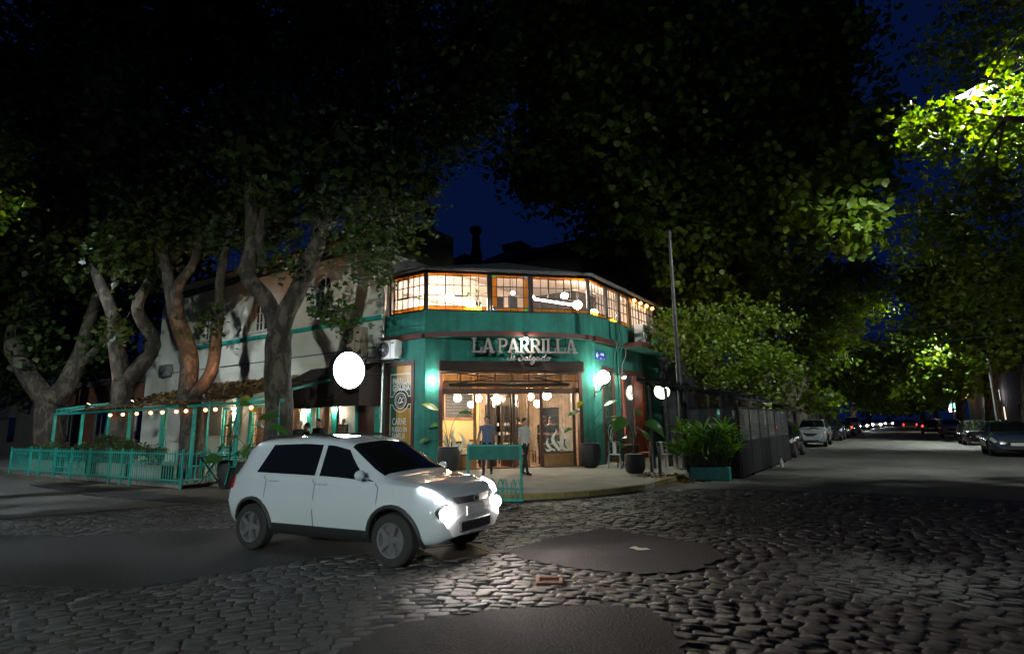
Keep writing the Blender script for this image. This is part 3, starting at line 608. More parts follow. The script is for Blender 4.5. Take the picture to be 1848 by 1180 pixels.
m_ = MB(CH); m_.bar((2.75, -.575, 3.82), (4.3, -.575, 3.84), .02); m_.bar((3.2, -.57, 3.83), (3.2, -.57, 4.3), .02); m_.bar((4.0, -.57, 3.83), (4.0, -.57, 4.3), .02); m_.build('script_rail', M_black, sg)
# small spot lamp over the sign
lp = thing('sign_lamp', 'small bright lamp under the canopy above the sign lettering', 'lamp', CH @ Vector((3.38, -.86, 4.58)))
b = MB(CH); b.bar((3.38, -.7, 4.66), (3.38, -.87, 4.64), .02); b.build('arm', M_black, lp)
b = MB(CH); b.lathe([(.02, .10), (.05, .09), (.055, .0), (.03, -.005)], 12, (3.38, -.86, 4.56)); b.build('lamp_housing', M_black, lp)
b = MB(CH); b.lathe([(.0, -.045), (.035, -.035), (.045, -.005)], 12, (3.38, -.86, 4.545)); b.build('bulb', emis('sign_lamp_glow', (1, .93, .80), LV['signlamp']), lp)
# wall lamps
def sconce(T, x, z, label):
    o = thing('wall_lamp', label, 'lamp', T @ Vector((x, 0, z)), group='round wall lamps beside the shopfront')
    b = MB(T); b.bbox(x - .06, x + .06, -.04, -.002, z - .1, z + .1, .01); b.tube([(x, -.04, z + .02), (x, -.10, z + .05)], .015, 6); b.build('bracket', M_black, o)
    b = MB(T); b.sphere((x, -.17, z), .10, 14, 10); b.build('globe', emis('wall_globe_glow', (.95, 1, .86), LV['sconce']), o, smooth='all')
sconce(CH, .23, 3.15, 'round glowing wall lamp left of the shopfront above the tall plant'); sconce(EA, 19.33, 3.10, 'round glowing wall lamp right of the shopfront beside the bracket globe')
gl = thing('bracket_globe_lamp', 'large opal globe lamp on a wall bracket at the street corner', 'lamp', (-9.0, 18.9, 3.2))
b = MB(); b.tube([(-9.0, 19.05, 2.75), (-8.75, 18.95, 2.75), (-8.62, 18.88, 2.9), (-8.55, 18.85, 3.0)], .03, 8); b.box(-9.0, -8.96, 18.98, 19.12, 2.6, 2.95); b.lathe([(.07, 0), (.08, .04), (.05, .06)], 12, (-8.55, 18.85, 2.98)); b.lathe([(.02, 0), (.05, .03), (.0, .12)], 10, (-8.55, 18.85, 3.45)); b.build('bracket', M_steel, gl, smooth=True)
b = MB(); b.sphere((-8.55, 18.85, 3.24), .235, 18, 12); b.build('globe', M_globe, gl, smooth='all')
fl = thing('flood_lamp', 'small starry floodlight on the side wall between door and window', 'lamp', (-9.0, 21.15, 3.4))
b = MB(); b.bar((-9.0, 21.15, 3.52), (-8.72, 21.15, 3.5), .03); b.lathe([(.03, .06), (.06, .05), (.065, 0)], 12, (-8.70, 21.15, 3.41)); b.build('bracket', M_black, fl)
b = MB(); b.sphere((-8.68, 21.15, 3.39), .05, 10, 8); b.build('bulb', emis('flood_glow', (1, .90, .72), 260), fl)
for i, (y, z) in enumerate(((21.9, 3.5), (22.6, 3.5))):
    o = thing('ceiling_spot', 'small warm spot under the side window head, %s' % ('nearer the floodlight' if i == 0 else 'nearer the red door'), 'lamp', (-9.1, y, z))
    b = MB(); b.lathe([(.03, .08), (.05, .07), (.05, 0)], 10, (-9.35, y, z)); b.build('lamp_housing', M_steel, o); b = MB(); b.sphere((-9.35, y, z - .01), .035, 8, 6); b.build('bulb', emis('spot_glow', (1, .8, .6), 60), o)
# street name plate
sn = thing('street_name_plate', 'blue street name plate with white arrow and lettering on the corner wall', 'sign', (-9, 19.6, 4.1))
M_blue = mat('enamel_blue', (0.015, 0.05, 0.30), .3, .08, 4)
b = MB(EA); b.bbox(19.20, 19.50, -.03, -.004, 3.95, 4.27, .01); b.bbox(19.53, 20.12, -.03, -.004, 3.95, 4.27, .01); b.build('plate', M_blue, sn)
b = MB(EA); b.bar((19.27, -.034, 4.11), (19.45, -.034, 4.11), .004, .05); b.bar((19.26, -.035, 4.11), (19.35, -.035, 4.20), .004, .05); b.bar((19.26, -.036, 4.11), (19.35, -.036, 4.02), .004, .05); b.build('arrow', M_white, sn)
rze = PI / 2
b = MB(EA); rr = random.Random(9)                       # the wording is too small to read in the photograph: worn strokes of lettering only
for x0, x1, z, h in ((19.58, 19.98, 4.13, .09), (19.58, 19.76, 3.985, .06), (19.90, 20.06, 3.985, .06)):
    x = x0
    while x < x1 - .03:
        wdt = rr.uniform(.022, .034); b.box(x, x + .011, -.034, -.031, z, z + h * rr.uniform(.75, 1)); b.box(x + .012, x + wdt, -.034, -.031, z + h * rr.choice((0, .4, .75)), z + h * rr.choice((.2, .55, .95)) + .02); x += wdt + .014
b.build('lettering', M_white, sn)
# ================================================================== CREAM BUILDING WITH ARCHED WINDOWS
cre = thing('cream_house', 'cream two storey building with arched windows, teal band and red parapet edge', 'building', (-15.3, 14.6, 0))
M_creamlow = M_cream
WX = [-27.35, -23.15, -18.95]; WW = .62                        # arched windows: centre, half width
z0w, zs, zt = 5.92, 7.20, 9.0
# upper wall with real arched openings: piers between windows, parts under and over each arch
up = MB(SO); xs = [-32.0]
for c in WX: xs += [c - WW, c + WW]
xs.append(-15.26)
for i in range(0, len(xs), 2): up.box(xs[i], xs[i + 1], 0, .35, 4.2, zt)
for c in WX:
    up.box(c - WW, c + WW, 0, .35, 4.2, z0w)
    n = 14; a = [(c + WW * math.cos(PI - PI * i / n), zs + WW * math.sin(PI * i / n)) for i in range(n + 1)]
    for i in range(n):
        p, q = a[i], a[i + 1]
        up.add([(p[0], 0, p[1]), (q[0], 0, q[1]), (q[0], 0, zt), (p[0], 0, zt), (p[0], .35, p[1]), (q[0], .35, q[1]), (q[0], .35, zt), (p[0], .35, zt)], [(0, 1, 2, 3), (7, 6, 5, 4), (0, 4, 5, 1)])
up.build('wall', M_cream, cre)
# plain wing at the far end is lower
w = MB(SO); w.box(-33.2, -32.003, 0, .35, 0.1, 6.0); w.build('low_wing_wall', M_cream, cre)
w = MB(SO); w.bbox(-29.6, -15.27, -.10, -.001, 5.52, 5.70, .02); w.build('teal_band', M_tealm, cre)
w = MB(SO); w.bbox(-29.8, -15.27, -.16, -.001, 8.48, 8.66, .03); w.bbox(-29.8, -15.27, -.08, -.001, 8.36, 8.478, .02); w.build('dark_cornice', mat('dark_green_trim', (0.012, 0.03, 0.024), .6, .2), cre)
w = MB(SO); w.box(-32.1, -15.24, -.05, .40, 9.002, 9.10); w.build('parapet_coping', mat('red_tile_edge', (0.28, 0.06, 0.025), .7, .3, 6, .3), cre)
w = MB(SO); w.tube([(-31.5, -.03, 4.52), (-24, -.04, 4.50), (-15.5, -.03, 4.52)], .018, 6); w.build('wall_cable', M_black, cre)
w = MB(); w.box(-20.2, -15.26, 14.96, 18.6, 8.0, 9.75); w.build('side_wall', mat('olive_plaster', (0.16, 0.155, 0.085), .9, .15, 1), cre)
w = MB(); w.box(-32, -15.27, 14.97, 22, 7.0, 7.9); w.build('flat_roof', M_grey, cre)
for c in WX:
    fr = MB(SO); y = .20
    n = 16
    arcp = lambda r_: [(c + r_ * math.cos(PI - PI * i / n), zs + r_ * math.sin(PI * i / n)) for i in range(n + 1)]
    o, i_ = arcp(WW - .002), arcp(WW - .075)
    rows = []
    fr.add([(p[0], y, p[1]) for p in o] + [(p[0], y, p[1]) for p in i_] + [(p[0], y + .06, p[1]) for p in o] + [(p[0], y + .06, p[1]) for p in i_],
           [(k, k + 1, n + 1 + k + 1, n + 1 + k) for k in range(n)] + [(n + 1 + k, n + 2 + k, 3 * (n + 1) + k + 1, 3 * (n + 1) + k) for k in range(n)])
    for s in (-1, 1): fr.box(min(c + s * WW, c + s * (WW - .075)) + (.002 if s < 0 else 0), max(c + s * WW, c + s * (WW - .075)) - (.002 if s > 0 else 0), y, y + .06, z0w, zs)
    fr.box(c - WW + .08, c + WW - .08, y + .001, y + .06, zs - .04, zs + .05); fr.box(c - WW + .08, c + WW - .08, y + .001, y + .06, z0w, z0w + .09); fr.box(c - .035, c + .035, y - .01, y + .055, z0w + .09, zs - .04)
    for s in (-.29, .29): fr.box(c + s - .015, c + s + .015, y + .01, y + .05, z0w + .09, zs - .04)
    for z in (6.35, 6.78): fr.box(c - WW + .08, c + WW - .08, y + .012, y + .048, z - .015, z + .015)
    for t in (45, 90, 135): fr.bar((c + .10 * math.cos(R(t)), y + .03, zs + .05 + .02), (c + (WW - .07) * math.cos(R(t)), y + .03, zs + (WW - .07) * math.sin(R(t))), .03)
    f = fr.build('arched_window', M_white, cre)
    g = MB(SO); g.prism([(c - WW + .05, z0w + .05), (c + WW - .05, z0w + .05)] + [(c + (WW - .05) * math.cos(PI * k / 12), zs + (WW - .05) * math.sin(PI * k / 12)) for k in range(13)], y + .064, y + .072); g.build('pane', M_dglass, f)
    s_ = MB(SO); s_.bbox(c - WW - .08, c + WW + .08, -.09, .19, z0w - .10, z0w - .004, .015); s_.build('sill', M_cream, f)
# ---- ground floor under the terrace roof
gw = MB(SO); GO = [(-27.9, -26.6, .13, 2.75), (-25.6, -24.7, .9, 2.6), (-23.4, -21.9, .9, 2.65), (-20.9, -19.9, .13, 2.8), (-18.95, -18.05, .13, 2.8), (-16.7, -15.5, .13, 2.9)]   # openings
x = -32.0
for (a, b, za, zb) in GO:
    gw.box(x, a, .002, .35, .1, 4.198)
    gw.box(a, b, .002, .35, zb, 4.198)
    if za > .5: gw.box(a, b, .002, .35, .1, za)
    x = b
gw.box(x, -15.26, .002, .35, .1, 4.198); gw.build('ground_floor_wall', mat('pale_plaster', (0.55, 0.54, 0.46), .85, .1, .9, .2, 30), cre)
M_warm = mat('warm_interior', (0.55, 0.36, 0.20), .8, .2, 1.5)
w = MB(SO); w.box(-29, -15.3, 2.2, 2.3, .1, 3.2); w.box(-29, -15.3, .36, 2.2, 3.1, 3.2); w.box(-29, -15.3, .36, 2.2, .08, .13); w.build('inner_room', M_warm, cre)
for k, (a, b, za, zb) in enumerate(GO):
    fr = MB(SO); fr.box(a + .002, a + .10, .03, .16, za, zb); fr.box(b - .10, b - .002, .03, .16, za, zb); fr.box(a + .101, b - .101, .031, .16, zb - .10, zb - .002)
    m = M_tealm if k != 0 else M_white
    f = fr.build('door_frame' if za < .5 else 'window_frame', m, cre)
    if za > .5:
        g = MB(SO); n = 4
        for i in range(1, n): xx = a + (b - a) * i / n; g.box(xx - .012, xx + .012, .06, .09, za, zb - .1)
        for z in (za + .45, za + .9, za + 1.35): g.box(a + .101, b - .101, .065, .085, z - .012, z + .012)
        g.build('grille', M_brown, f); s_ = MB(SO); s_.bbox(a - .1, b + .1, -.08, .02, za - .09, za - .003, .01); s_.build('sill', M_tealm, f)
        g = MB(SO); g.box(a + .1, b - .1, .10, .106, za, zb - .1); g.build('pane', M_clear, f)
    else:
        d = MB(SO)
        if k == 5:
            d.box(a + .11, b - .11, .08, .12, .13, zb - .11); d.build('door', mat('dark_red_door', (0.05, 0.014, 0.01), .5, .3), f)
        else:
            T = SO @ Matrix.Translation((a + .11, .1, 0)) @ Matrix.Rotation(R(70), 4, 'Z'); d = MB(T); d.box(0, .38, -.02, .02, .14, zb - .12); d.build('door', M_brown, f)
# teal pilasters between the openings
for x in (-24.3, -21.6, -17.75, -15.45, -19.3): 
    MB(SO).bbox(x - .13, x + .13, -.07, -.001, .125, 3.2, .012).build('pilaster', M_tealm, cre)
bk = thing('wall_menu_box', 'small wooden menu box with lamp on the pale wall beside the dark awning', 'menu box', (-17.3, 14.6, 1.4))
b = MB(SO); b.bbox(-17.50, -17.02, -.10, -.003, 1.25, 1.75, .01); b.bbox(-17.30, -17.20, -.08, -.003, 1.752, 1.95, .01); b.build('case', M_brown, bk); b = MB(SO); b.box(-17.45, -17.07, -.108, -.102, 1.30, 1.70); b.build('pane', mat('menu_sheet', (.28, .2, .17), .4, .3, 5), bk)
# inside fittings that show through the windows: shelves with bottles
def shelf(x0, x1, y, z0, n, label, colr=M_brown):
    o = thing('bottle_shelf', label, 'shelf', (x0, y, z0))
    b = MB(); 
    for i in range(n + 1): b.box(x0, x1, y - .12, y + .12, z0 + i * .36, z0 + i * .36 + .03)
    b.box(x0 - .03, x0 - .001, y - .121, y + .121, z0, z0 + n * .36 + .03); b.box(x1 + .001, x1 + .03, y - .121, y + .121, z0, z0 + n * .36 + .03); b.build('shelf_frame', colr, o)
    rr = random.Random(int(abs(x0) * 10)); me = None
    bm_ = MB().lathe([(.035, 0), (.035, .16), (.012, .21), (.013, .27), (0, .27)], 8).mesh('bottle', mat('bottle_glass', (.05, .035, .02), .15, .4, 3))
    bm2 = MB().lathe([(.04, 0), (.04, .15), (.02, .17), (0, .17)], 8).mesh('jar', mat('jar_pale', (.5, .4, .3), .4, .3, 3))
    for i in range(n):
        x = x0 + .08
        while x < x1 - .05:
            if rr.random() < .8: piece('bottle', bm_ if rr.random() < .6 else bm2, o, (x, y, z0 + i * .36 + .032))
            x += rr.uniform(.09, .16)
    return o
shelf(-23.2, -22.1, 16.2, .9, 4, 'shelf of bottles behind the barred window of the cream building'); shelf(-18.9, -18.2, 16.3, .9, 4, 'shelf of bottles behind the doorway near the grey bearded tree')
def pendant(loc, drop, r_, m, label, group):
    o = thing('pendant_lamp', label, 'lamp', loc, group=group)
    b = MB(); b.tube([loc, (loc[0], loc[1], loc[2] + drop)], .008, 5); b.lathe([(.03, r_ * .9), (.05, r_ * .7), (.02, r_ * 1.25)], 10, loc); b.build('cord', M_black, o)
    b = MB(); b.sphere(loc, r_, 12, 8, (1, 1, .85)); b.build('lamp_shade', m, o, smooth='all')
    return o
M_wl = emis('room_lamp_glow', (1, .66, .38), LV['wall'])
pendant((-22.7, 15.7, 2.5), .6, .10, M_wl, 'warm pendant lamp behind the barred window of the cream building', 'lamps in the cream building rooms')
pendant((-18.5, 15.7, 2.5), .6, .10, M_wl, 'warm pendant lamp behind the doorway beside the grey trunk', 'lamps in the cream building rooms')
pendant((-20.4, 15.7, 2.5), .6, .10, M_wl, 'warm pendant lamp inside the middle doorway of the cream building', 'lamps in the cream building rooms')
def spot_wall(x, z, label, r_=.055, L=M_globe):
    o = thing('wall_lamp', label, 'lamp', (x, 14.6, z), group='bare wall lamps under the terrace roof'); b = MB(SO); b.bbox(x - .05, x + .05, -.05, -.002, z, z + .14, .008); b.build('bracket', M_black, o)
    b = MB(SO); b.sphere((x, -.12, z), r_, 10, 8); b.build('bulb', emis('wall_bulb_glow', (1, .88, .66), LV['wall'] * 3), o)
spot_wall(-24.45, 2.32, 'bare white wall lamp under the terrace roof by the far trunk'); spot_wall(-21.75, 2.34, 'bare white wall lamp on the pale wall beside the barred window'); spot_wall(-19.55, 2.34, 'bare white wall lamp left of the grey trunk'); spot_wall(-17.72, 2.30, 'bare white wall lamp under the left end of the dark awning')

# chimneys and the house behind
def chimney(name, label, base, s, h, cap, pot=False):
    o = thing(name, label, 'chimney', base); x, y, z = base
    if pot:
        b = MB(); b.lathe([(s * .62, 0), (s * .55, h * .12), (s * .42, h * .35), (s * .36, h * .78), (s * .5, h * .80), (s * .62, h * .9), (s * .5, h), (.05, h)], 14, base); b.build('stack', cap, o, smooth=True)
    else:
        b = MB(); b.bbox(x - s / 2, x + s / 2, y - s / 2, y + s / 2, z, z + h * .76, .02); b.build('stack', cap, o); b = MB(); b.bbox(x - s * .68, x + s * .68, y - s * .68, y + s * .68, z + h * .762, z + h, .03); b.build('cap', cap, o)
M_soot = mat('sooty_brick', (0.05, 0.04, 0.033), .9, .3, 6, .4)
chimney('chimney', 'tall round chimney with a knob cap on the cream building', (-16.35, 18.2, 9.75), .62, 1.55, M_soot, True)
hs = thing('hip_roof_house', 'dark house with hipped roofs rising behind the restaurant', 'building', (-19, 27, 0))
b = MB(); b.box(-24.2, -12.0, 24.5, 32, .1, 10.2); b.build('wall', M_soot, hs)
M_tile = mat('dark_roof_tiles', (0.05, 0.032, 0.026), .85, .3, 5, .5)
b = MB(); b.add([(-24.5, 24.2, 10.2), (-17.2, 24.2, 10.2), (-17.2, 32, 10.2), (-24.5, 32, 10.2), (-20.6, 26.2, 11.9), (-20.6, 30, 11.9)], [(0, 1, 4), (1, 2, 5, 4), (2, 3, 5), (3, 0, 4, 5)]); b.build('roof', M_tile, hs)
b = MB(); b.add([(-19.3, 24.1, 10.2), (-11.8, 24.1, 10.2), (-11.8, 32, 10.2), (-19.3, 32, 10.2), (-17.6, 26.8, 11.75), (-16.2, 29, 11.75)], [(0, 1, 4), (1, 2, 5, 4), (2, 3, 5), (3, 0, 4, 5)]); b.build('roof', M_tile, hs)
chimney('chimney', 'slender dark chimney with pointed pot standing on the hipped roof', (-19.3, 25.6, 11.2), .6, 1.9, M_soot, True); chimney('chimney', 'square dark chimney with wide cap on the hipped roof', (-17.55, 27.3, 10.6), .95, 1.5, M_soot)
hb = thing('back_block', 'dark plain block with flat cornice behind the gallery roof', 'building', (-13, 30, 0))
b = MB(); b.box(-15.6, -9.2, 28.0, 36, .1, 11.6); b.build('wall', mat('dim_grey_render', (.13, .12, .11), .9, .15, .7), hb); b = MB(); b.bbox(-15.9, -9.0, 27.7, 36.2, 11.6, 11.85, .03); b.build('cornice', M_soot, hb)

# ---- air conditioners
def aircon(name, label, T, w_, h_, d_, fans, mcol, side):
    o = thing(name, label, 'air conditioner', T @ Vector((0, 0, 0)))
    b = MB(T); b.bbox(0, w_, -d_, 0, 0, h_, .02); b.build('case', mcol, o)
    for k in range(fans):
        cz_ = h_ * (k + .5) / fans; cx_ = w_ * .38; rr_ = min(h_ / fans, w_ * .72) * .42
        b = MB(T @ Matrix.Translation((cx_, -d_ - .004, cz_)) @ Matrix.Rotation(PI / 2, 4, 'X')); b.lathe([(rr_, 0), (rr_, .012), (rr_ * .93, .02), (rr_ * .92, .006), (.01, .004)], 24); b.build('fan_well', M_black, o)
        g = MB(T @ Matrix.Translation((cx_, -d_ - .022, cz_)) @ Matrix.Rotation(PI / 2, 4, 'X'))
        for q in range(4):
            r1 = rr_ * (.35 + .18 * q)
            g.tube([(r1 * math.cos(2 * PI * i / 20), r1 * math.sin(2 * PI * i / 20), 0) for i in range(21)], .004, 4, cap=False)
        for q in range(8): g.bar((.03 * math.cos(q * PI / 4), .03 * math.sin(q * PI / 4), .002), (rr_ * .95 * math.cos(q * PI / 4), rr_ * .95 * math.sin(q * PI / 4), .002), .006)
        g.lathe([(.0, .012), (rr_ * .2, .008), (rr_ * .2, 0)], 12); g.build('fan_guard', mcol, o)
    b = MB(T); b.bar((.08, -d_ * .1, -.03), (.08, -d_ * .9, -.03), .04); b.bar((w_ - .08, -d_ * .1, -.03), (w_ - .08, -d_ * .9, -.03), .04); b.tube(catmull([(w_ * .3, -d_ * .8, -.05), (w_ * .5, -d_ * .9, -.12), (w_ * .8, -d_ * .6, -.06), (w_ + .06, -d_ * .3, .1), (w_ + .04, -.02, .4)], 4), .018, 6); b.build('bracket', M_black, o)
    b = MB(T); b.box(w_ * .74, w_ * .76, -d_ - .004, -d_ - .001, .03, h_ - .03); b.box(w_ * .80, w_ * .95, -d_ - .005, -d_ - .001, h_ * .8, h_ * .86); b.build('panel_joint', M_black, o)
M_acw = mat('white_enamel', (.68, .70, .70), .4, .06, 4); M_acb = mat('beige_enamel', (.40, .30, .24), .5, .12, 4)
aircon('air_conditioner', 'white single fan air conditioner above the printed window', SO @ Matrix.Translation((-15.22, -.02, 3.98)), .92, .66, .36, 1, M_acw, 1)
aircon('air_conditioner', 'tall beige two fan air conditioner above the dark awning', SO @ Matrix.Translation((-17.05, -.02, 3.98)), .98, 1.32, .40, 2, M_acb, 1)
aircon('air_conditioner', 'white air conditioner standing on the balcony slab of the side wall', EA @ Matrix.Translation((22.35, -.35, 4.84)), 1.15, .80, .40, 1, M_acw, 1)
aircon('air_conditioner', 'small grey air conditioner low on the far end of the cream wall', SO @ Matrix.Translation((-31.2, -.02, 4.35)), .85, .6, .3, 1, M_grey, 1)

# ---- dark shop awning with ring print, and the round light box
an = thing('shop_awning', 'dark brown canvas awning with a faint ring print over the side door', 'awning', (-17.4, 14.6, 2.4))
M_canvas = mat('dark_canvas', (0.030, 0.017, 0.015), .85, .2, 5, .3)
b = MB(SO); b.add([(-19.3, -.02, 3.95), (-15.3, -.02, 3.95), (-15.3, -1.05, 3.42), (-19.3, -1.05, 3.42), (-15.3, -1.07, 2.36), (-19.3, -1.07, 2.36)], [(0, 1, 2, 3), (3, 2, 4, 5)])
b.add([(-19.3, -.02, 3.95), (-19.3, -1.05, 3.42), (-19.3, -1.07, 2.36), (-19.3, -.02, 2.36)], [(0, 1, 2, 3)]); b.add([(-15.3, -.02, 3.95), (-15.3, -1.05, 3.42), (-15.3, -1.07, 2.36), (-15.3, -.02, 2.36)], [(0, 1, 2, 3)])
b.build('canvas', M_canvas, an)
M_pr = mat('faded_print', (.10, .095, .09), .8, .1)
b = MB(SO); pts = [(-16.9 + .95 * math.cos(2 * PI * i / 40), -1.085, 3.42 + .82 * math.sin(2 * PI * i / 40)) for i in range(41)]
for p, q in zip(pts[:-1], pts[1:]):
    if p[2] < 3.41 and q[2] < 3.41: b.bar(p, q, .004, .018)
b.build('ring_print', M_pr, an)
for i, ch_ in enumerate('Y PASTAS'):
    if ch_ == ' ': continue
    t = R(-100 + i * 9.5); me = text_mesh(ch_, .17, M_pr, .001, .8, .002, 'CENTER')
    o = piece('lettering', me, an, (-16.9 + .80 * math.cos(t), 14.6 - 1.083, 3.42 + .70 * math.sin(t)), (0, 0, 0)); o.rotation_euler = Euler((PI / 2, 0, 0)).to_matrix().to_4x4().to_euler() ; o.rotation_euler = (Matrix.Rotation(PI / 2, 4, 'X') @ Matrix.Rotation(t + PI / 2, 4, 'Z')).to_euler()
b = MB(SO); b.bar((-19.28, -1.06, 2.37), (-15.32, -1.06, 2.37), .03); b.bar((-19.28, -1.04, 3.42), (-15.32, -1.04, 3.42), .03); b.build('awning_frame', M_black, an)
ds = thing('round_light_box', 'glowing white round light box hung over the pavement by the dark awning', 'sign', (-15.35, 13.1, 3.5))
cD = Vector((-15.15, 12.95, 3.52)); Td = Matrix.Translation(cD) @ Matrix.Rotation(R(22), 4, 'Z') @ Matrix.Rotation(PI / 2, 4, 'Y')
cD2 = cD
b = MB(Matrix.Translation(cD) @ Matrix.Rotation(R(-6), 4, 'Z') @ Matrix.Rotation(PI / 2, 4, 'Y')); b.lathe([(.61, -.22), (.655, -.22), (.655, .02), (.612, .02), (.612, -.2), (0, -.2)], 40, cap=False); b.build('rim', M_black, ds, smooth=True)
b = MB(Matrix.Translation(cD) @ Matrix.Rotation(R(-6), 4, 'Z') @ Matrix.Rotation(PI / 2, 4, 'Y')); b.lathe([(.609, -.19), (.609, .0), (.5, .012), (.0, .016)], 40, cap=False); b.build('lit_face', emis('light_box_glow', (.90, .95, 1.0), LV['disc']), ds)
b = MB(); b.bar((-15.3, 14.59, 4.1), (-15.22, 13.3, 4.0), .04); b.bar((-15.25, 14.59, 3.5), (-15.25, 13.55, 3.5), .04); b.build('bracket', M_black, ds)
# ================================================================== LEAVES
def leaf_template(kind):
    if kind == 'plane':          # five lobed plane-tree leaf, tip at +x
        out = [(0, 0), (.10, .22), (-.05, .50), (.22, .38), (.42, .52), (.50, .24), (1.0, 0), (.50, -.24), (.42, -.52), (.22, -.38), (-.05, -.50), (.10, -.22)]
        v = [(x - .1, y, -.22 * abs(y) - .12 * x * x) for x, y in out] + [(.30, 0, .03)]
        f = [(12, i, (i + 1) % 12) for i in range(12)]
    elif kind == 'rough':
        out = [(0, 0), (.12, .42), (.48, .40), (1.0, 0), (.48, -.40), (.12, -.42)]
        v = [(x, y, -.25 * abs(y) - .1 * x * x) for x, y in out]; f = [(0, 1, 2, 3), (0, 3, 4, 5)]
    elif kind == 'oval':
        v = [(0, 0, 0), (.3, .22, -.03), (.7, .2, -.08), (1, 0, -.16), (.7, -.2, -.08), (.3, -.22, -.03)]; f = [(0, 1, 2, 3), (0, 3, 4, 5)]
    elif kind == 'blade':
        v = [(0, -.02, 0), (0, .02, 0), (.35, .055, .06), (.35, -.055, .06), (.75, .045, .0), (.75, -.045, .0), (1, 0, -.12)]; f = [(0, 1, 2, 3), (3, 2, 4, 5), (5, 4, 6)]
    return np.array(v, float), f
def leaf_mesh(name, pos, size, m, kind='rough', droop=0.5, seed=0, dirs=None):
    rg = np.random.default_rng(seed); n = len(pos); tv, tf = leaf_template(kind); k = len(tv)
    yaw = rg.uniform(0, 2 * PI, n) if dirs is None else np.arctan2(dirs[:, 1], dirs[:, 0]) + rg.normal(0, .35, n)
    pit = rg.normal(droop, .45, n) if dirs is None else -np.arcsin(np.clip(dirs[:, 2], -1, 1)) + rg.normal(0, .12, n)
    rol = rg.normal(0, .6, n)
    cy, sy, cp_, sp_, cr, sr = np.cos(yaw), np.sin(yaw), np.cos(pit), np.sin(pit), np.cos(rol), np.sin(rol)
    X = np.stack([cy * cp_, sy * cp_, -sp_], 1); Y0 = np.stack([-sy, cy, np.zeros(n)], 1); Z0 = np.cross(X, Y0)
    Y = Y0 * cr[:, None] + Z0 * sr[:, None]; Z = np.cross(X, Y)
    s = (size * rg.uniform(.65, 1.25, n))[:, None, None] if not hasattr(size, '__len__') else np.asarray(size)[:, None, None]
    V = np.asarray(pos)[:, None, :] + s * (tv[None, :, 0:1] * X[:, None, :] + tv[None, :, 1:2] * Y[:, None, :] + tv[None, :, 2:3] * Z[:, None, :])
    V = V.reshape(-1, 3).astype(np.float32)
    idx = np.concatenate([np.array(f) for f in tf]); ls = np.array([len(f) for f in tf]); st = np.concatenate([[0], np.cumsum(ls)[:-1]])
    LI = (idx[None, :] + (np.arange(n) * k)[:, None]).reshape(-1); PS = (st[None, :] + (np.arange(n) * len(idx))[:, None]).reshape(-1)
    me = bpy.data.meshes.new(name); me.vertices.add(len(V)); me.vertices.foreach_set('co', V.reshape(-1))
    me.loops.add(len(LI)); me.loops.foreach_set('vertex_index', LI.astype(np.int32)); me.polygons.add(len(PS)); me.polygons.foreach_set('loop_start', PS.astype(np.int32))
    me.update(calc_edges=True); me.validate(); me.materials.append(m)
    return me
def link(name, me, parent=None, **kw):
    if parent is not None:
        M = inv_of(parent); me.transform(M)
    o = bpy.data.objects.new(name, me); COL.objects.link(o); o.parent = parent; tag(o, **kw); return o
def ell_points(rg, c, r, n, shell=.5):
    d = rg.normal(size=(n, 3)); d /= np.linalg.norm(d, axis=1)[:, None]; q = rg.uniform(0, 1, n) ** (1 / 3 * (1 - shell) + .05 * shell + .12); return np.array(c) + d * q[:, None] * np.array(r)
M_shrub = leafmat('shrub_leaf', (.03, .055, .02), (.07, .11, .04)); M_pl = leafmat('house_plant_leaf', (.03, .10, .025), (.07, .17, .04), .25, .3)
M_palm = leafmat('bamboo_palm_leaf', (.06, .16, .02), (.14, .27, .035), .3, .3)
def shrub(base, r, n, label, seed, size=.09, m=None, group=None, parts=5):
    o = thing('shrub', label, 'shrub', base, group=group); rg = np.random.default_rng(seed)
    st = MB(); cl = []
    for i in range(parts):
        a = rg.uniform(0, 2 * PI); tip = (base[0] + r[0] * .6 * math.cos(a), base[1] + r[1] * .6 * math.sin(a), base[2] + r[2] * rg.uniform(1.0, 1.7)); st.tube([base, ((base[0] + tip[0]) / 2, (base[1] + tip[1]) / 2, base[2] + (tip[2] - base[2]) * .6), tip], [.02, .015, .006], 5); cl.append(tip)
    st.build('stem', M_brown, o)
    cs = np.concatenate([ell_points(rg, (base[0], base[1], base[2] + r[2]), r, n // 2)] + [ell_points(rg, c, (r[0] * .45, r[1] * .45, r[2] * .35), n // (2 * parts)) for c in cl])
    link('foliage', leaf_mesh('foliage', cs, size, m or M_shrub, 'oval', .2, seed), o)
    return o

# ================================================================== TERRACE
EY, EZ = 9.6, 2.40
ter = thing('terrace_canopy', 'lean-to terrace roof on teal posts in front of the cream building, littered with leaves', 'canopy', (-21.5, 9.6, 0.12))
M_sheet = mat('leafy_roof_sheet', (.11, .072, .042), .85, .35, 3, .9, 24, col2=(.035, .026, .017))
xx = -26.9; k = 0
while xx < -16.5:                                               # corrugated sheets, one by one
    x1 = min(xx + 1.0, -16.4); ye = 14.58 if x1 < -19.3 else 12.5; ze = EZ + .05 + (ye - EY + .22) / (14.58 - EY + .22) * (3.72 - EZ - .05); n = 13; rows = [[], []]
    for i in range(n + 1):
        x = xx + (x1 - xx) * i / n; dz = .018 * (i % 2); rows[0].append((x, EY - .22, EZ + .05 + dz + .006 * (k % 2))); rows[1].append((x, ye, ze + dz + .006 * (k % 2)))
    MB().grid(rows).build('roof_sheet', M_sheet, ter); xx = x1 + .004; k += 1
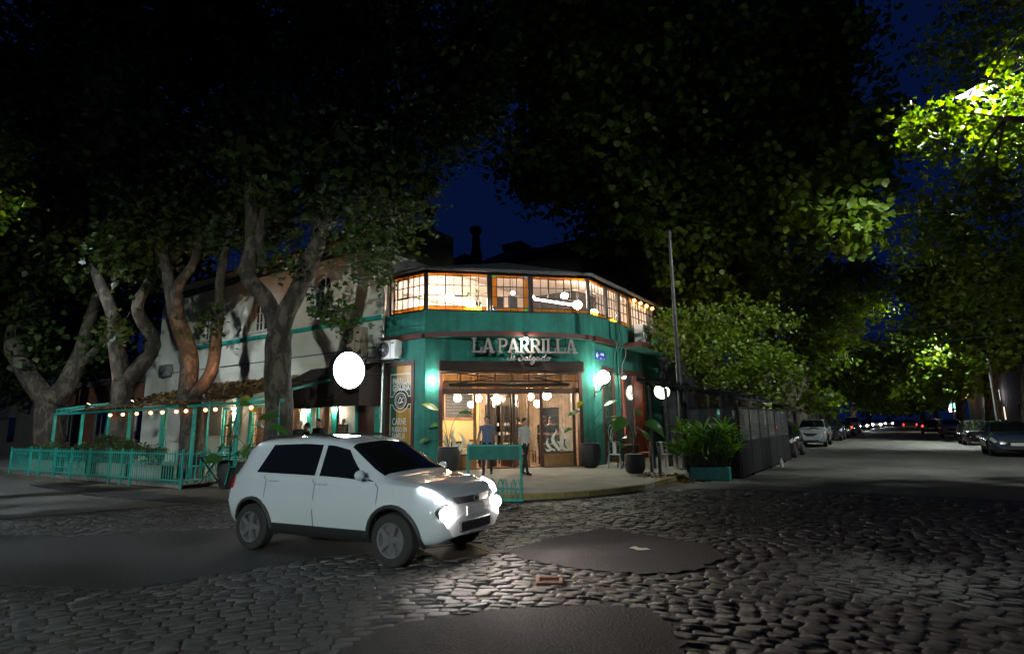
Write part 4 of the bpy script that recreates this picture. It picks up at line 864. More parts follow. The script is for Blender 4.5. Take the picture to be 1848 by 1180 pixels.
for x in (-29.5, -26.75, -24.4, -22.75, -20.4, -18.4, -16.0, -14.0):
    MB().bbox(x - .045, x + .045, EY - .045, EY + .045, .12 if x > -16.2 else .16, EZ - .06, .006).build('post', M_tealm, ter)
for x in (-28.9, -25.2, -22.0, -19.2, -16.9): MB().bbox(x - .04, x + .04, 11.96, 12.04, .125, 3.02, .006).build('post', M_tealm, ter)
b = MB(); b.bbox(-29.6, -13.85, EY - .04, EY + .04, EZ - .06, EZ + .02, .006); b.build('eave_beam', M_tealm, ter)
b = MB(); b.bar((-29.5, EY, EZ + .16), (-26.9, EY, EZ + .16), .04); b.bar((-29.5, EY, EZ + .18), (-26.9, 12, EZ + .62), .05); b.bar((-29.5, EY, EZ + .02), (-29.5, 12.0, EZ + .55), .05); b.bar((-29.5, 12, EZ + .55), (-26.9, 12, EZ + .6), .05)
for i in range(6): x = -29.4 + i * .5; b.bar((x, EY, EZ + .02), (x, EY, EZ + .16), .03)
b.build('open_truss', M_tealm, ter)
for x in (-24.4, -20.4, -16.0): MB().bar((x, EY, EZ), (x, 14.58, 3.68), .05, .08).build('rafter', M_tealm, ter)
b = MB(); b.bar((-26.9, 12, 2.99), (-16.5, 12, 2.99), .05); b.build('purlin', M_tealm, ter)
# leaves lying on the sheets
rg = np.random.default_rng(4); n = 1500; x = rg.uniform(-26.8, -16.5, n); t = rg.uniform(0, 1, n) * np.where(x < -19.4, 1, .55); pos = np.stack([x, EY - .2 + t * 5.1, EZ + .09 + t * 1.28], 1)
link('fallen_leaves', leaf_mesh('fallen_leaves', pos, .14, leafmat('dry_leaf', (.10, .055, .02), (.24, .14, .05), .2), 'rough', 0.05, 4), ter)
sl = thing('string_lights', 'string of round warm bulbs hung along the terrace eave', 'string lights', (-20, EY - .1, 2.3))
XB = [-24.1, -23.1, -22.05, -21.05, -20.25, -19.35, -18.75, -17.6, -17.05, -16.1, -15.2]
b = MB(); b.tube(catmull([(-24.6, EY - .08, 2.33)] + [(x, EY - .09, 2.31 - .02 * (i % 2)) for i, x in enumerate(XB)] + [(-14.4, EY - .08, 2.33)], 3), .008, 5); b.build('cable', M_black, sl)
bme = MB().sphere((0, 0, 0), .055, 10, 8).mesh('bulb', M_bulb, smooth='all'); sk = MB().lathe([(.022, .04), (.022, .09), (.01, .10)], 8).mesh('socket', M_black)
for x in XB:
    bb = piece('bulb', bme, sl, (x, EY - .09, 2.22)); piece('socket', sk, bb, (x, EY - .09, 2.22))
def eave_flood(x, label, to):
    o = thing('eave_floodlight', label, 'lamp', (x, EY - .05, EZ + .1), group='small floodlights clamped to the terrace eave')
    p_ = Vector((x, EY - .30, EZ + .20)); T = Matrix.Translation(p_) @ (Vector(to) - p_).to_track_quat('Z', 'Y').to_matrix().to_4x4()
    b = MB(T); b.lathe([(.03, -.10), (.05, -.08), (.06, .09), (.055, .09), (.047, -.05), (0, -.05)], 14, cap=False); b.tube([(0, 0, -.1), (0, .02, -.16)], .012, 6); b.build('housing', M_black, o)
    b = MB(T); b.lathe([(.045, -.02), (.03, -.005), (0, 0)], 12); b.build('lens', emis('warm_flood_glow', (1, .46, .22), LV['flood']), o)
eave_flood(-25.6, 'small floodlight on the eave shining up the trunk farther along the railing', (-24.6, 9.9, 4.6)); eave_flood(-22.1, 'small floodlight on the eave between the two lit trunks', (-21.0, 10.2, 4.4)); eave_flood(-17.3, 'small floodlight on the eave beside the forked tree', (-19.3, 9.8, 4.6))
# deck
dk = thing('terrace_deck', 'low wooden deck standing in the gutter behind the teal railing', 'deck', (-23, 8.9, 0))
M_deck = mat('weathered_deck_board', (.13, .085, .06), .8, .3, 5, .4, 30)
for j in range(7):
    for i in range(5):
        x0 = -29.8 + i * 2.66; MB().bbox(x0, x0 + 2.65, 8.5 + j * .135, 8.628 + j * .135, .115, .15, .005).build('plank', M_deck, dk)
for i in range(5): x0 = -29.8 + i * 2.66; MB().bbox(x0, x0 + 2.6, 8.44, 8.49, .03, .145, .006).build('fascia_board', mat('grey_board', (.17, .16, .155), .8, .25, 6, .3), dk)
b = MB(); 
for i in range(12): b.box(-29.6 + i * 1.15, -29.5 + i * 1.15, 8.46, 9.38, .0, .113)
b.build('joist', M_deck, dk)
# railing
rl = thing('teal_railing', 'long teal metal railing with upright bars along the terrace edge', 'railing', (-23.2, 8.4, 0))
XP = [-29.87, -27.78, -26.83, -25.40, -23.96, -22.50, -20.97, -20.15, -19.55, -16.52]; RY = 8.40
pm = MB().bbox(-.025, .025, -.025, .025, 0, 1.10, .004).mesh('post', M_tealm); bm_ = MB().box(-.008, .008, -.008, .008, .16, 1.04).mesh('bar', M_tealm)
for x in XP: piece('post', pm, rl, (x, RY, 0))
for a, b_ in zip(XP[:-1], XP[1:]):
    for z in (.24, .96): MB().box(a + .026, b_ - .026, RY - .016, RY + .016, z - .016, z + .016).build('rail', M_tealm, rl)
    n = max(3, round((b_ - a) / .142)); 
    for i in range(1, n): piece('bar', bm_, rl, (a + (b_ - a) * i / n, RY, 0))
for a, b_ in ((XP[3], XP[4]), (XP[4], XP[5])):
    q = MB(); 
    for z in (.42, .80): q.box(a + .18, b_ - .18, RY - .045, RY - .017, z - .015, z + .015)
    for i in range(6): x = a + .22 + (b_ - a - .44) * i / 5; q.box(x - .008, x + .008, RY - .0451, RY - .029, .30, .90)
    q.build('inner_panel', M_tealm, rl)
for z in (.24, .96): MB().box(-16.54, -16.51, RY + .03, 9.5, z - .014, z + .014).build('rail', M_tealm, rl)
for i in range(8): piece('bar', bm_, rl, (-16.525, RY + .12 + i * .125, 0))
piece('post', pm, rl, (-16.525, 9.5, 0))
# slatted planter boxes and shrubs behind the railing
def planter(x0, x1, y, label):
    o = thing('slatted_planter', label, 'planter', ((x0 + x1) / 2, y, .15), group='slatted planters behind the railing'); b = MB(); b.box(x0 + .02, x1 - .02, y - .16, y + .2, .16, .56); b.build('trough', M_soil, o)
    me = MB().bbox(-.045, .045, -.012, .012, .155, .60, .004).mesh('slat', mat('pale_slat', (.36, .35, .31), .7, .15, 6)); x = x0 + .05
    while x < x1: piece('slat', me, o, (x, y - .18, 0)); x += .115
planter(-25.3, -23.6, 8.85, 'pale slatted planter behind the decorated railing panels'); planter(-22.4, -20.6, 8.85, 'pale slatted planter behind the middle of the railing'); planter(-20.2, -18.2, 8.85, 'pale slatted planter behind the railing near its end'); planter(-28.6, -26.4, 8.85, 'pale slatted planter at the far end of the railing')
for i, (x, h, lb) in enumerate(((-28.6, .55, 'dark leafy shrub at the far end behind the teal railing'), (-27.2, .65, 'dark shrub below the forked tree behind the railing'), (-25.6, .50, 'low dark shrub behind the decorated railing panel'), (-24.3, .62, 'low shrub between the decorated panels and terrace posts'), (-22.7, .85, 'tall leafy shrub behind the middle of the railing'), (-21.2, .72, 'leafy shrub beside the barred window behind the railing'), (-19.4, .60, 'leafy shrub near the open end of the railing'))):
    shrub((x, 8.9, .55), (.75, .35, h * .6), 700, lb, 30 + i, .10, group='shrubs behind the teal railing')
# potted broad-leaved plants
def paddle(base, tips, lw, o, m, stemm=None):
    """stems with long paddle leaves: tips = (dx, dy, height, leaf length, droop)"""
    for (dx, dy, h, ll, dr) in tips:
        st = MB(); p0 = Vector(base); p2 = Vector((base[0] + dx, base[1] + dy, base[2] + h)); p1 = p0.lerp(p2, .55) - Vector((dx * .25, dy * .25, -.08)); st.tube(catmull([p0, p1, p2], 4), [.014 - .001 * i for i in range(9)], 6); sobj = st.build('stem', stemm or M_shrubstem, o)
        d = Vector((dx, dy, 0)); d = d.normalized() if d.length > .01 else Vector((1, 0, 0)); sd = Vector((-d.y, d.x, 0)); ro = rnd.uniform(.5, 1.1) * rnd.choice((-1, 1)); sd = (sd * math.cos(ro) + Vector((0, 0, 1)) * math.sin(ro)).normalized(); rows = []
        for i in range(9):
            t = i / 8; c = p2 + d * (ll * (t * math.cos(.9 * dr * t))) + Vector((0, 0, ll * (t * (.75 - dr) - .55 * dr * t * t))); wv = lw * math.sin(PI * min(1, t * .92 + .06)) ** .7 * (1 - .15 * t)
            rows.append([c + sd * wv + Vector((0, 0, .15 * wv)), c + sd * wv * .5 + Vector((0, 0, .05 * wv)), c, c - sd * wv * .5 + Vector((0, 0, .05 * wv)), c - sd * wv + Vector((0, 0, .15 * wv))])
        MB().grid([[tuple(p) for p in r_] for r_ in rows]).build('leaf', m, o, smooth='all')
M_shrubstem = mat('green_stem', (.05, .09, .03), .5, .2)
M_yleaf = leafmat('yellowing_leaf', (.20, .22, .03), (.30, .28, .04), .35, .35)
def pot(base, prof, o, m): MB().lathe(prof, 20, base).build('pot', m, o, smooth=True); MB().lathe([(0, prof[-1][1] - .06), (prof[-1][0] * .93, prof[-1][1] - .06)], 16, base).build('soil', M_soil, o)
PB_ = [(.16, 0), (.24, .12), (.30, .40), (.30, .62), (.26, .74), (.27, .78), (.245, .78)]
def chp(u, v, z=.125): return tuple(CH @ Vector((u, -v, z)))
o = thing('potted_plant', 'tall potted plant with yellowing paddle leaves left of the shopfront', 'plant', chp(.72, .75)); b0 = chp(.72, .75); pot(b0, [(r_ * 1.25, z * 1.05) for r_, z in PB_], o, M_terra)
bp_ = (b0[0], b0[1], b0[2] + .75)
paddle(bp_, [(-.35, -.1, 1.25, .62, .25)], .13, o, M_yleaf); paddle(bp_, [(-.45, .0, .75, .5, .6), (.25, .25, 1.15, .5, .55), (-.6, -.3, .30, .4, .7)], .12, o, M_pl)
o = thing('potted_plant', 'tall potted plant with slim stems right of the shopfront below the wall lamp', 'plant', chp(5.62, .62)); b0 = chp(5.62, .62); pot(b0, [(r_ * 1.25, z * 1.05) for r_, z in PB_], o, M_terra); bp_ = (b0[0], b0[1], b0[2] + .75)
paddle(bp_, [(-.32, -.1, 1.15, .5, .7), (.42, .42, 1.35, .5, .25), (-.5, -.35, .55, .35, .7)], .10, o, M_pl); paddle(bp_, [(-.25, .1, 1.5, .42, .85), (.65, .5, .85, .35, .7)], .09, o, M_yleaf)
o = thing('potted_plant', 'broad leaved plant in a round black pot standing on the pavement beside the bollards', 'plant', (-6.64, 16.65, .125)); pot((-6.64, 16.65, .125), [(.20, 0), (.27, .05), (.31, .22), (.30, .45), (.28, .56), (.26, .56)], o, M_terra); bp_ = (-6.64, 16.65, .62)
paddle(bp_, [(-.12, -.1, 1.0, .62, .75), (.35, .1, .95, .75, .85), (.25, -.2, .8, .60, .8)], .24, o, M_pl); paddle(bp_, [(-.25, .1, .55, .3, .6), (-.2, -.15, .3, .25, .5), (.05, .2, 1.25, .3, .3)], .10, o, M_pl)
o = thing('potted_plant', 'large leafed plant in front of the grey trunk behind the white car', 'plant', (-14.3, 8.95, 0.0)); pot((-14.3, 8.95, 0.0), PB_, o, M_terra); bp_ = (-14.3, 8.95, .7)
paddle(bp_, [(.55, .2, .95, .9, .75), (-.4, -.1, .7, .8, .8), (.1, .2, 1.2, .6, .5), (-.6, .2, .4, .7, .7), (.4, -.3, .5, .6, .8), (-.2, .3, 1.0, .7, .6), (-.7, -.3, .15, .6, .6)], .17, o, M_pl)
o = thing('potted_plant', 'young tree with round leaves in a pot between the terrace posts', 'plant', (-15.6, 9.2, 0.0)); pot((-15.6, 9.2, 0.0), PB_, o, M_terra); bp_ = (-15.6, 9.2, .7)
paddle(bp_, [(.2, .1, 1.6, .35, .5), (-.2, .1, 1.3, .35, .6), (.3, -.2, 1.1, .35, .7), (-.35, .2, 1.7, .3, .5), (.1, -.1, .8, .3, .6)], .14, o, M_pl); paddle(bp_, [(.0, .2, 1.75, .35, .5), (.3, .3, 1.45, .3, .6)], .14, o, M_yleaf)
# bamboo palm in the teal trough
bp0 = (-4.42, 16.62)
o = thing('palm_planter', 'dense bamboo palm in a low teal wooden trough at the kerb', 'planter', (*bp0, 0), R(6)); T = world_of(o)
b = MB(T); b.bbox(-.52, .52, -.20, .20, .01, .36, .012); b.build('trough', M_tealm, o); MB(T).box(-.49, .49, -.17, .17, .362, .372).build('soil', M_soil, o)
rg = np.random.default_rng(8); n = 60; P_ = []; D_ = []; S_ = []; st = MB()
for i in range(n):
    x, y = rg.uniform(-.5, .5), rg.uniform(-.16, .16); h = rg.uniform(.25, 1.05); lean = np.array([x * .5 + rg.normal(0, .12), y * .8 + rg.normal(0, .14)]); tip = T @ Vector((x + lean[0], y + lean[1], .36 + h)); st.tube([T @ Vector((x, y, .36)), T @ Vector((x + lean[0] * .4, y + lean[1] * .4, .36 + h * .6)), tip], [.011, .009, .006], 5)
    a0 = rg.uniform(0, 2 * PI)
    for k in range(rg.integers(5, 8)):
        a = a0 + (k - 3) * .6; e = rg.uniform(.1, 1.15); D_.append((math.cos(a) * math.cos(e), math.sin(a) * math.cos(e), math.sin(e))); P_.append(tuple(tip)); S_.append(rg.uniform(.38, .62))
st.build('stem', M_shrubstem, o); link('foliage', leaf_mesh('foliage', np.array(P_), np.array(S_), M_palm, 'blade', seed=8, dirs=np.array(D_)), o)
# fallen leaves by the kerb corner
rg = np.random.default_rng(12); pos = np.stack([rg.normal(-5.35, .45, 130), rg.normal(15.9, .35, 130), np.full(130, .15)], 1); pos[:, 2] = np.where(pos[:, 0] > -5.2, .02, .145)
link('fallen_leaves', leaf_mesh('fallen_leaves', pos, .12, leafmat('dry_leaf', (.10, .055, .02), (.24, .14, .05), .2), 'rough', 0.05, 12), None, kind='stuff', label='heap of fallen leaves at the kerb beside the teal trough', cat='leaves')
# ================================================================== TREES
def bark_mat(name, c1, c2, c3):
    m = bpy.data.materials.new(name); m.use_nodes = True; t = m.node_tree; L = t.links; b = t.nodes['Principled BSDF']; b.inputs['Roughness'].default_value = .85
    tc = t.nodes.new('ShaderNodeTexCoord'); mp = t.nodes.new('ShaderNodeMapping'); mp.inputs['Scale'].default_value = (1, 1, .55)
    n1 = t.nodes.new('ShaderNodeTexNoise'); n1.inputs['Scale'].default_value = 4.5; n1.inputs['Detail'].default_value = 5; n1.inputs['Distortion'].default_value = .8
    rp = t.nodes.new('ShaderNodeValToRGB'); rp.color_ramp.interpolation = 'EASE'
    e = rp.color_ramp.elements; e[0].position = .44; e[0].color = (*c1, 1); e[1].position = .58; e[1].color = (*c3, 1); k = e.new(.5); k.color = (*c2, 1)
    n2 = t.nodes.new('ShaderNodeTexNoise'); n2.inputs['Scale'].default_value = 28; n2.inputs['Detail'].default_value = 8; bp = t.nodes.new('ShaderNodeBump'); bp.inputs['Strength'].default_value = .7; bp.inputs['Distance'].default_value = .03
    L.new(tc.outputs['Object'], mp.inputs[0]); L.new(mp.outputs[0], n1.inputs['Vector']); L.new(mp.outputs[0], n2.inputs['Vector']); L.new(n1.outputs['Fac'], rp.inputs[0]); L.new(rp.outputs[0], b.inputs['Base Color'])
    ad = t.nodes.new('ShaderNodeMath'); ad.operation = 'ADD'; L.new(n1.outputs['Fac'], ad.inputs[0]); L.new(n2.outputs['Fac'], ad.inputs[1]); L.new(ad.outputs[0], bp.inputs['Height']); L.new(bp.outputs[0], b.inputs['Normal'])
    return m
M_bark = bark_mat('mottled_plane_bark', (.026, .020, .014), (.046, .036, .026), (.085, .068, .050))
M_leafA = leafmat('plane_leaf', (.016, .036, .007), (.045, .070, .014), .35, .45)
M_leafB = leafmat('street_tree_leaf', (.065, .12, .012), (.14, .20, .022), .45, .42)
TREES = {
 't2': dict(trunk=([(-14.17, 9.82, -0.04), (-14.24, 9.78, 1.51), (-14.31, 9.73, 2.89), (-14.37, 9.69, 3.68), (-14.34, 9.71, 4.31)], [0.421, 0.374, 0.358, 0.358, 0.327]), limbs=[([(-14.36, 9.7, 4.19), (-14.72, 9.46, 5.21), (-14.97, 9.29, 5.96), (-14.97, 9.29, 6.79), (-14.96, 9.3, 7.64), (-15.23, 9.12, 9.75), (-15.2, 9.14, 12.69)], [0.249, 0.234, 0.218, 0.187, 0.171, 0.125, 0.062]), ([(-14.34, 9.71, 4.12), (-14.17, 9.82, 4.96), (-13.93, 9.98, 5.69), (-13.71, 10.12, 6.35), (-13.53, 10.24, 6.93), (-13.65, 10.16, 7.78), (-13.58, 10.21, 9.53), (-13.24, 10.44, 11.71)], [0.28, 0.265, 0.249, 0.249, 0.234, 0.187, 0.125, 0.062]), ([(-13.53, 10.25, 6.9), (-12.85, 10.69, 7.85), (-11.84, 11.36, 8.7)], [0.125, 0.078, 0.047]), ([(-14.83, 9.39, 6.29), (-14.53, 9.58, 7.29), (-14.33, 9.72, 8.84), (-14.28, 9.75, 11.18)], [0.125, 0.093, 0.078, 0.047])], blobs=[((-12.64, 12.03, 13.1), (3.81, 4, 3.48)), ((-13.8, 10.07, 9.54), (2.96, 3, 2.03)), ((-11.85, 11.95, 9.18), (1.29, 2, 1.04)), ((-10.81, 14.43, 13.93), (1.31, 3, 2.63)), ((-12.09, 10.71, 6.28), (0.84, 0.8, 0.68)), ((-12.55, 10.17, 4.81), (0.6, 0.6, 0.75)), ((-11.95, 11.28, 7.4), (1.4, 1.5, 0.62)), ((-10.74, 13.28, 10.9), (0.7, 1.2, 0.74)), ((-13.87, 9.54, 6.32), (0.61, 0.7, 0.46))]),
 't1': dict(trunk=([(-18.91, 9.93, -0.02), (-19.04, 9.85, 1.9), (-19.12, 9.79, 2.76)], [0.346, 0.328, 0.346]), limbs=[([(-19.16, 9.76, 2.69), (-19.41, 9.6, 4.08), (-19.62, 9.46, 5.4), (-20.03, 9.19, 6.36), (-20.35, 8.98, 7.53), (-20.81, 8.68, 9.95), (-21.03, 8.53, 13.32)], [0.291, 0.273, 0.255, 0.182, 0.146, 0.109, 0.073]), ([(-19.61, 9.47, 5.3), (-19.33, 9.66, 6.35), (-19.13, 9.78, 7.51), (-19.17, 9.76, 10.12)], [0.2, 0.164, 0.127, 0.073]), ([(-19.01, 9.86, 2.69), (-18.64, 10.11, 3.55), (-18.36, 10.3, 4.99), (-18.08, 10.47, 6.51), (-17.86, 10.62, 8.27), (-17.96, 10.56, 11.76)], [0.237, 0.2, 0.164, 0.146, 0.109, 0.055])], blobs=[((-19.94, 9.61, 12.39), (3.7, 4, 3.89)), ((-20.04, 9.55, 8.82), (2.41, 2, 1.11)), ((-17.89, 10.37, 7.81), (1.08, 1.2, 0.72)), ((-21.27, 8.73, 8.04), (1.3, 1.5, 0.93)), ((-18.22, 9.91, 4.93), (0.39, 0.4, 0.5)), ((-17.54, 10.0, 16.26), (4.91, 4, 2.1)), ((-18.25, 11.32, 9.38), (1.33, 2, 1.33))]),
 't0': dict(trunk=([(-24.25, 10.0, 0.67), (-24.32, 9.96, 2.31), (-24.36, 9.93, 3.46)], [0.359, 0.359, 0.38]), limbs=[([(-24.39, 9.91, 3.38), (-24.77, 9.66, 4.96), (-25.1, 9.45, 6.28), (-25.51, 9.17, 8.07), (-26.05, 8.81, 11.09), (-26.48, 8.53, 14.75)], [0.317, 0.275, 0.232, 0.19, 0.148, 0.085]), ([(-24.3, 9.97, 3.37), (-24.05, 10.13, 4.95), (-23.79, 10.3, 6.25), (-23.61, 10.43, 7.58), (-23.48, 10.51, 10.33)], [0.317, 0.275, 0.211, 0.169, 0.106])], blobs=[((-26.97, 8.57, 14.18), (3.86, 4, 4.93)), ((-25.55, 8.9, 9.15), (2.3, 2, 1.47)), ((-23.79, 10.07, 7.53), (0.84, 0.8, 0.63)), ((-23.64, 8.37, 19.48), (5.84, 5, 2.73)), ((-23.85, 9.43, 5.27), (0.51, 0.5, 0.51))]),
 't3': dict(trunk=([(-31.3, 10.15, 0.31), (-31.54, 9.99, 2.13), (-31.59, 9.95, 3.24)], [0.526, 0.475, 0.5]), limbs=[([(-31.61, 9.94, 3.06), (-32.19, 9.56, 4.62), (-32.62, 9.27, 5.91), (-33.08, 8.97, 8.79), (-33.63, 8.61, 12.9)], [0.45, 0.375, 0.3, 0.2, 0.125]), ([(-31.45, 10.05, 3.06), (-30.94, 10.38, 3.85), (-30.47, 10.69, 5.09), (-30.34, 10.78, 7.15), (-30.33, 10.79, 10.62)], [0.475, 0.4, 0.3, 0.225, 0.125]), ([(-30.64, 10.58, 4.59), (-29.96, 11.03, 5.21), (-29.4, 11.4, 6.1)], [0.2, 0.15, 0.1])], blobs=[((-33.96, 7.55, 15.97), (4.14, 5, 6.57)), ((-31.95, 8.88, 9.37), (2.68, 3, 1.7)), ((-31.6, 9.11, 6.04), (0.73, 1, 1.46)), ((-32.67, 7.21, 8.85), (2.1, 2, 2.8)), ((-28.86, 10.91, 5.48), (0.73, 0.8, 0.73))]),
 'c1': dict(trunk=([(-6.14, 30.81, 0.01), (-5.99, 30.91, 3.25), (-5.79, 31.04, 7.28), (-5.58, 31.18, 11.19)], [0.623, 0.538, 0.482, 0.425]), limbs=[([(-5.59, 31.17, 11.03), (-6.79, 30.38, 13.39), (-9.39, 28.67, 16.33), (-11.8, 27.07, 19.7)], [0.312, 0.255, 0.198, 0.113]), ([(-5.59, 31.17, 11.03), (-5.41, 31.29, 15.27), (-4.98, 31.57, 21.25)], [0.312, 0.255, 0.142]), ([(-5.62, 31.15, 10.57), (-4.1, 32.15, 12.71), (-2.23, 33.39, 14.24)], [0.255, 0.17, 0.085])], blobs=[((-9.3, 22.01, 16.76), (4.58, 5, 5.95)), ((-4.54, 26.95, 17.9), (6.33, 5, 6.33)), ((-11.09, 19.64, 12.58), (1.93, 2.5, 2.08)), ((-7.47, 25.02, 11.23), (4.63, 4, 2.68)), ((-2.4, 26.56, 11.82), (3.66, 3, 3.43)), ((-0.38, 23.11, 8.57), (0.85, 1.2, 1.23)), ((0.73, 24.44, 12.13), (0.88, 1.5, 1.36)), ((-0.47, 23.05, 10.26), (1.23, 1.2, 1.04)), ((-1.44, 23.01, 9.42), (0.97, 1.2, 0.97)), ((-0.99, 26.9, 17.88), (1.57, 2.5, 2.69)), ((-12.34, 19.41, 18.97), (0.78, 2, 2.02)), ((-9.85, 21.06, 18.92), (3.58, 4, 2.69)), ((-6.09, 28.32, 8.82), (3.94, 3, 1.84))]),
 'c1low': dict(trunk=([(-6.05, 29.91, 0.13), (-5.91, 30.0, 2.12), (-5.77, 30.09, 4.59)], [0.441, 0.386, 0.331]), limbs=[([(-5.78, 30.09, 4.45), (-6.62, 29.53, 5.72), (-7.73, 28.8, 6.59)], [0.22, 0.165, 0.083]), ([(-5.78, 30.09, 4.45), (-4.74, 30.77, 5.96), (-3.95, 31.3, 7.09)], [0.22, 0.165, 0.083])], blobs=[((-6.01, 22.99, 4.67), (1.64, 1.8, 0.99)), ((-4.67, 23.28, 3.92), (1.71, 1.8, 0.96)), ((-3.71, 23.31, 3.54), (0.94, 1.2, 0.84)), ((-3.93, 22.92, 2.39), (0.52, 0.8, 0.52)), ((-4.95, 24.28, 5.63), (2.46, 2.2, 0.63)), ((-7.06, 22.89, 5.22), (0.9, 1.2, 0.9)), ((-5.26, 22.88, 3.08), (0.96, 1.0, 0.43)), ((-3.36, 25.33, 3.1), (0.56, 0.8, 0.56))]),
 'c2': dict(trunk=([(-5.98, 39.42, 0.19), (-5.87, 39.49, 2.58), (-5.73, 39.58, 5.38)], [0.529, 0.458, 0.423]), limbs=[([(-5.75, 39.57, 5.21), (-6.3, 39.21, 7.91), (-6.98, 38.76, 10.88)], [0.282, 0.211, 0.141]), ([(-5.75, 39.57, 5.21), (-4.51, 40.38, 7.87), (-3.05, 41.35, 10.79)], [0.282, 0.211, 0.141])], blobs=[((-5.5, 39.5, 10.05), (4.91, 4, 3.15)), ((-3.04, 41.12, 7.45), (2.45, 3, 1.75)), ((-4.0, 42.88, 5.9), (1.85, 3, 1.48)), ((-1.34, 43.43, 10.2), (2.88, 3, 2.16)), ((-3.86, 41.78, 2.91), (1.44, 1.5, 0.9))]),
 'c3': dict(trunk=([(-5.26, 58.34, 0.25), (-5.12, 58.43, 2.69), (-4.99, 58.52, 4.92)], [0.452, 0.402, 0.402]), limbs=[([(-5.02, 58.5, 4.67), (-4.17, 59.06, 7.42), (-2.71, 60.02, 9.43)], [0.301, 0.201, 0.151])], blobs=[((-3.32, 57.7, 6.24), (2.92, 4, 2.68)), ((-1.14, 54.35, 6.28), (2.02, 3, 2.02)), ((-1.24, 56.68, 4.15), (1.4, 2, 1.17)), ((-5.05, 58.95, 7.48), (3.04, 4, 3.04))]),
 'c4': dict(trunk=([(-4.53, 85.65, 0.29), (-4.31, 85.8, 3.09)], [0.432, 0.36]), limbs=[], blobs=[((-2.73, 86.84, 6.26), (4.32, 6, 3.24)), ((0.53, 96.18, 8.9), (4.67, 6, 3.89)), ((-1.62, 92.36, 3.49), (2.28, 3, 1.06))]),
 'e1': dict(trunk=([(5.27, 16.05, -0.85), (5.65, 16.3, 1.43), (5.41, 16.14, 4.13), (4.93, 15.83, 6.38)], [0.46, 0.409, 0.368, 0.327]), limbs=[([(4.93, 15.83, 6.38), (3.78, 15.07, 7.11), (2.64, 14.32, 7.49)], [0.204, 0.123, 0.051]), ([(4.93, 15.83, 6.38), (4.42, 15.49, 8.8), (3.48, 14.87, 10.09)], [0.204, 0.123, 0.051])], blobs=[((4.05, 20.4, 13.22), (1.51, 3, 1.73)), ((2.09, 17.19, 8.96), (0.58, 0.8, 0.32)), ((1.69, 16.93, 8.08), (0.64, 0.7, 0.26)), ((2.98, 17.54, 8.09), (0.76, 1.0, 0.57)), ((2.31, 16.26, 5.94), (1.68, 1.5, 1.08)), ((3.77, 17.1, 8.85), (0.95, 1.5, 2.73)), ((1.28, 16.41, 5.66), (0.7, 1.2, 0.51)), ((2.65, 16.12, 4.32), (1.17, 1.5, 0.7)), ((2.14, 16.26, 6.92), (0.97, 1, 0.48))]),
 'e2': dict(trunk=([(5.27, 35.7, 0.2), (5.53, 35.87, 2.9), (5.64, 35.94, 5.53)], [0.471, 0.419, 0.393]), limbs=[([(5.62, 35.93, 5.4), (4.76, 35.36, 7.18), (3.63, 34.62, 8.86)], [0.262, 0.183, 0.105])], blobs=[((4.63, 35.39, 7.75), (2.89, 3.5, 2.1)), ((3.03, 35.54, 6.88), (1.91, 3, 1.36)), ((2.54, 35.22, 8.6), (1.64, 3, 1.64)), ((5.15, 35.73, 5.02), (1.58, 2, 0.79)), ((5.06, 39.27, 6.01), (2.63, 3, 1.17))]),
 'e3': dict(trunk=([(5.64, 51.99, 0.15), (5.84, 52.12, 2.82), (5.99, 52.22, 5.16)], [0.51, 0.432, 0.392]), limbs=[([(5.96, 52.21, 4.96), (5.1, 51.64, 7.16), (4.1, 50.97, 8.39)], [0.275, 0.196, 0.118])], blobs=[((4.59, 50.94, 5.95), (3.51, 4, 1.75)), ((2.79, 50.95, 4.09), (1.8, 2.5, 1.4)), ((2.52, 51.97, 7.04), (2.86, 4, 2.04)), ((3.97, 50.53, 3.62), (1.56, 2, 0.78)), ((6.54, 52.22, 5.9), (1.95, 3, 1.56))]),
 'e4': dict(trunk=([(5.58, 74.95, 0.19), (5.75, 75.06, 2.61), (5.9, 75.16, 4.61)], [0.463, 0.406, 0.348]), limbs=[], blobs=[((4.22, 72.26, 7.38), (4.52, 5, 2.82)), ((1.97, 75.56, 5.42), (2.72, 4, 2.41)), ((2.73, 76.06, 3.31), (1.81, 2.5, 1.09))]),
 'e5': dict(trunk=([(5.26, 110.08, 0.4), (5.48, 110.22, 2.75)], [0.433, 0.347]), limbs=[], blobs=[((2.39, 109.38, 6.28), (4.38, 6, 3.51)), ((1.02, 114.47, 3.38), (2.04, 3, 1.11))]),
 'lf': dict(trunk=([(-45.41, 15.58, 0.74), (-45.7, 15.39, 3.09), (-45.97, 15.2, 5.29)], [0.518, 0.481, 0.444]), limbs=[], blobs=[((-48.19, 13.74, 9.88), (5.55, 6, 4.44)), ((-43.89, 16.58, 11.34), (4.44, 5, 3.7)), ((-38.75, 17.57, 13.39), (2.45, 4, 2.45)), ((-50.99, 11.9, 6.89), (4.07, 5, 3.33)), ((-45.68, 15.4, 6.78), (3.33, 5, 2.22))]),
 'f1': dict(trunk=([(-4.24, 131.36, 0.63), (-4.02, 131.5, 2.74)], [0.436, 0.436]), limbs=[], blobs=[((-1.79, 142.56, 6.56), (6.43, 8, 4.44)), ((-4.25, 134.95, 8.85), (5.6, 8, 5.04))]),
 'f2': dict(trunk=([(4.39, 134.65, 0.78), (4.63, 134.81, 2.86)], [0.428, 0.428]), limbs=[], blobs=[((3.52, 146.06, 6.45), (4.67, 8, 4.44)), ((7.83, 142.91, 8.59), (5.6, 8, 5.04)), ((1.02, 180.34, 4.43), (5.84, 8, 2.04))]),
}

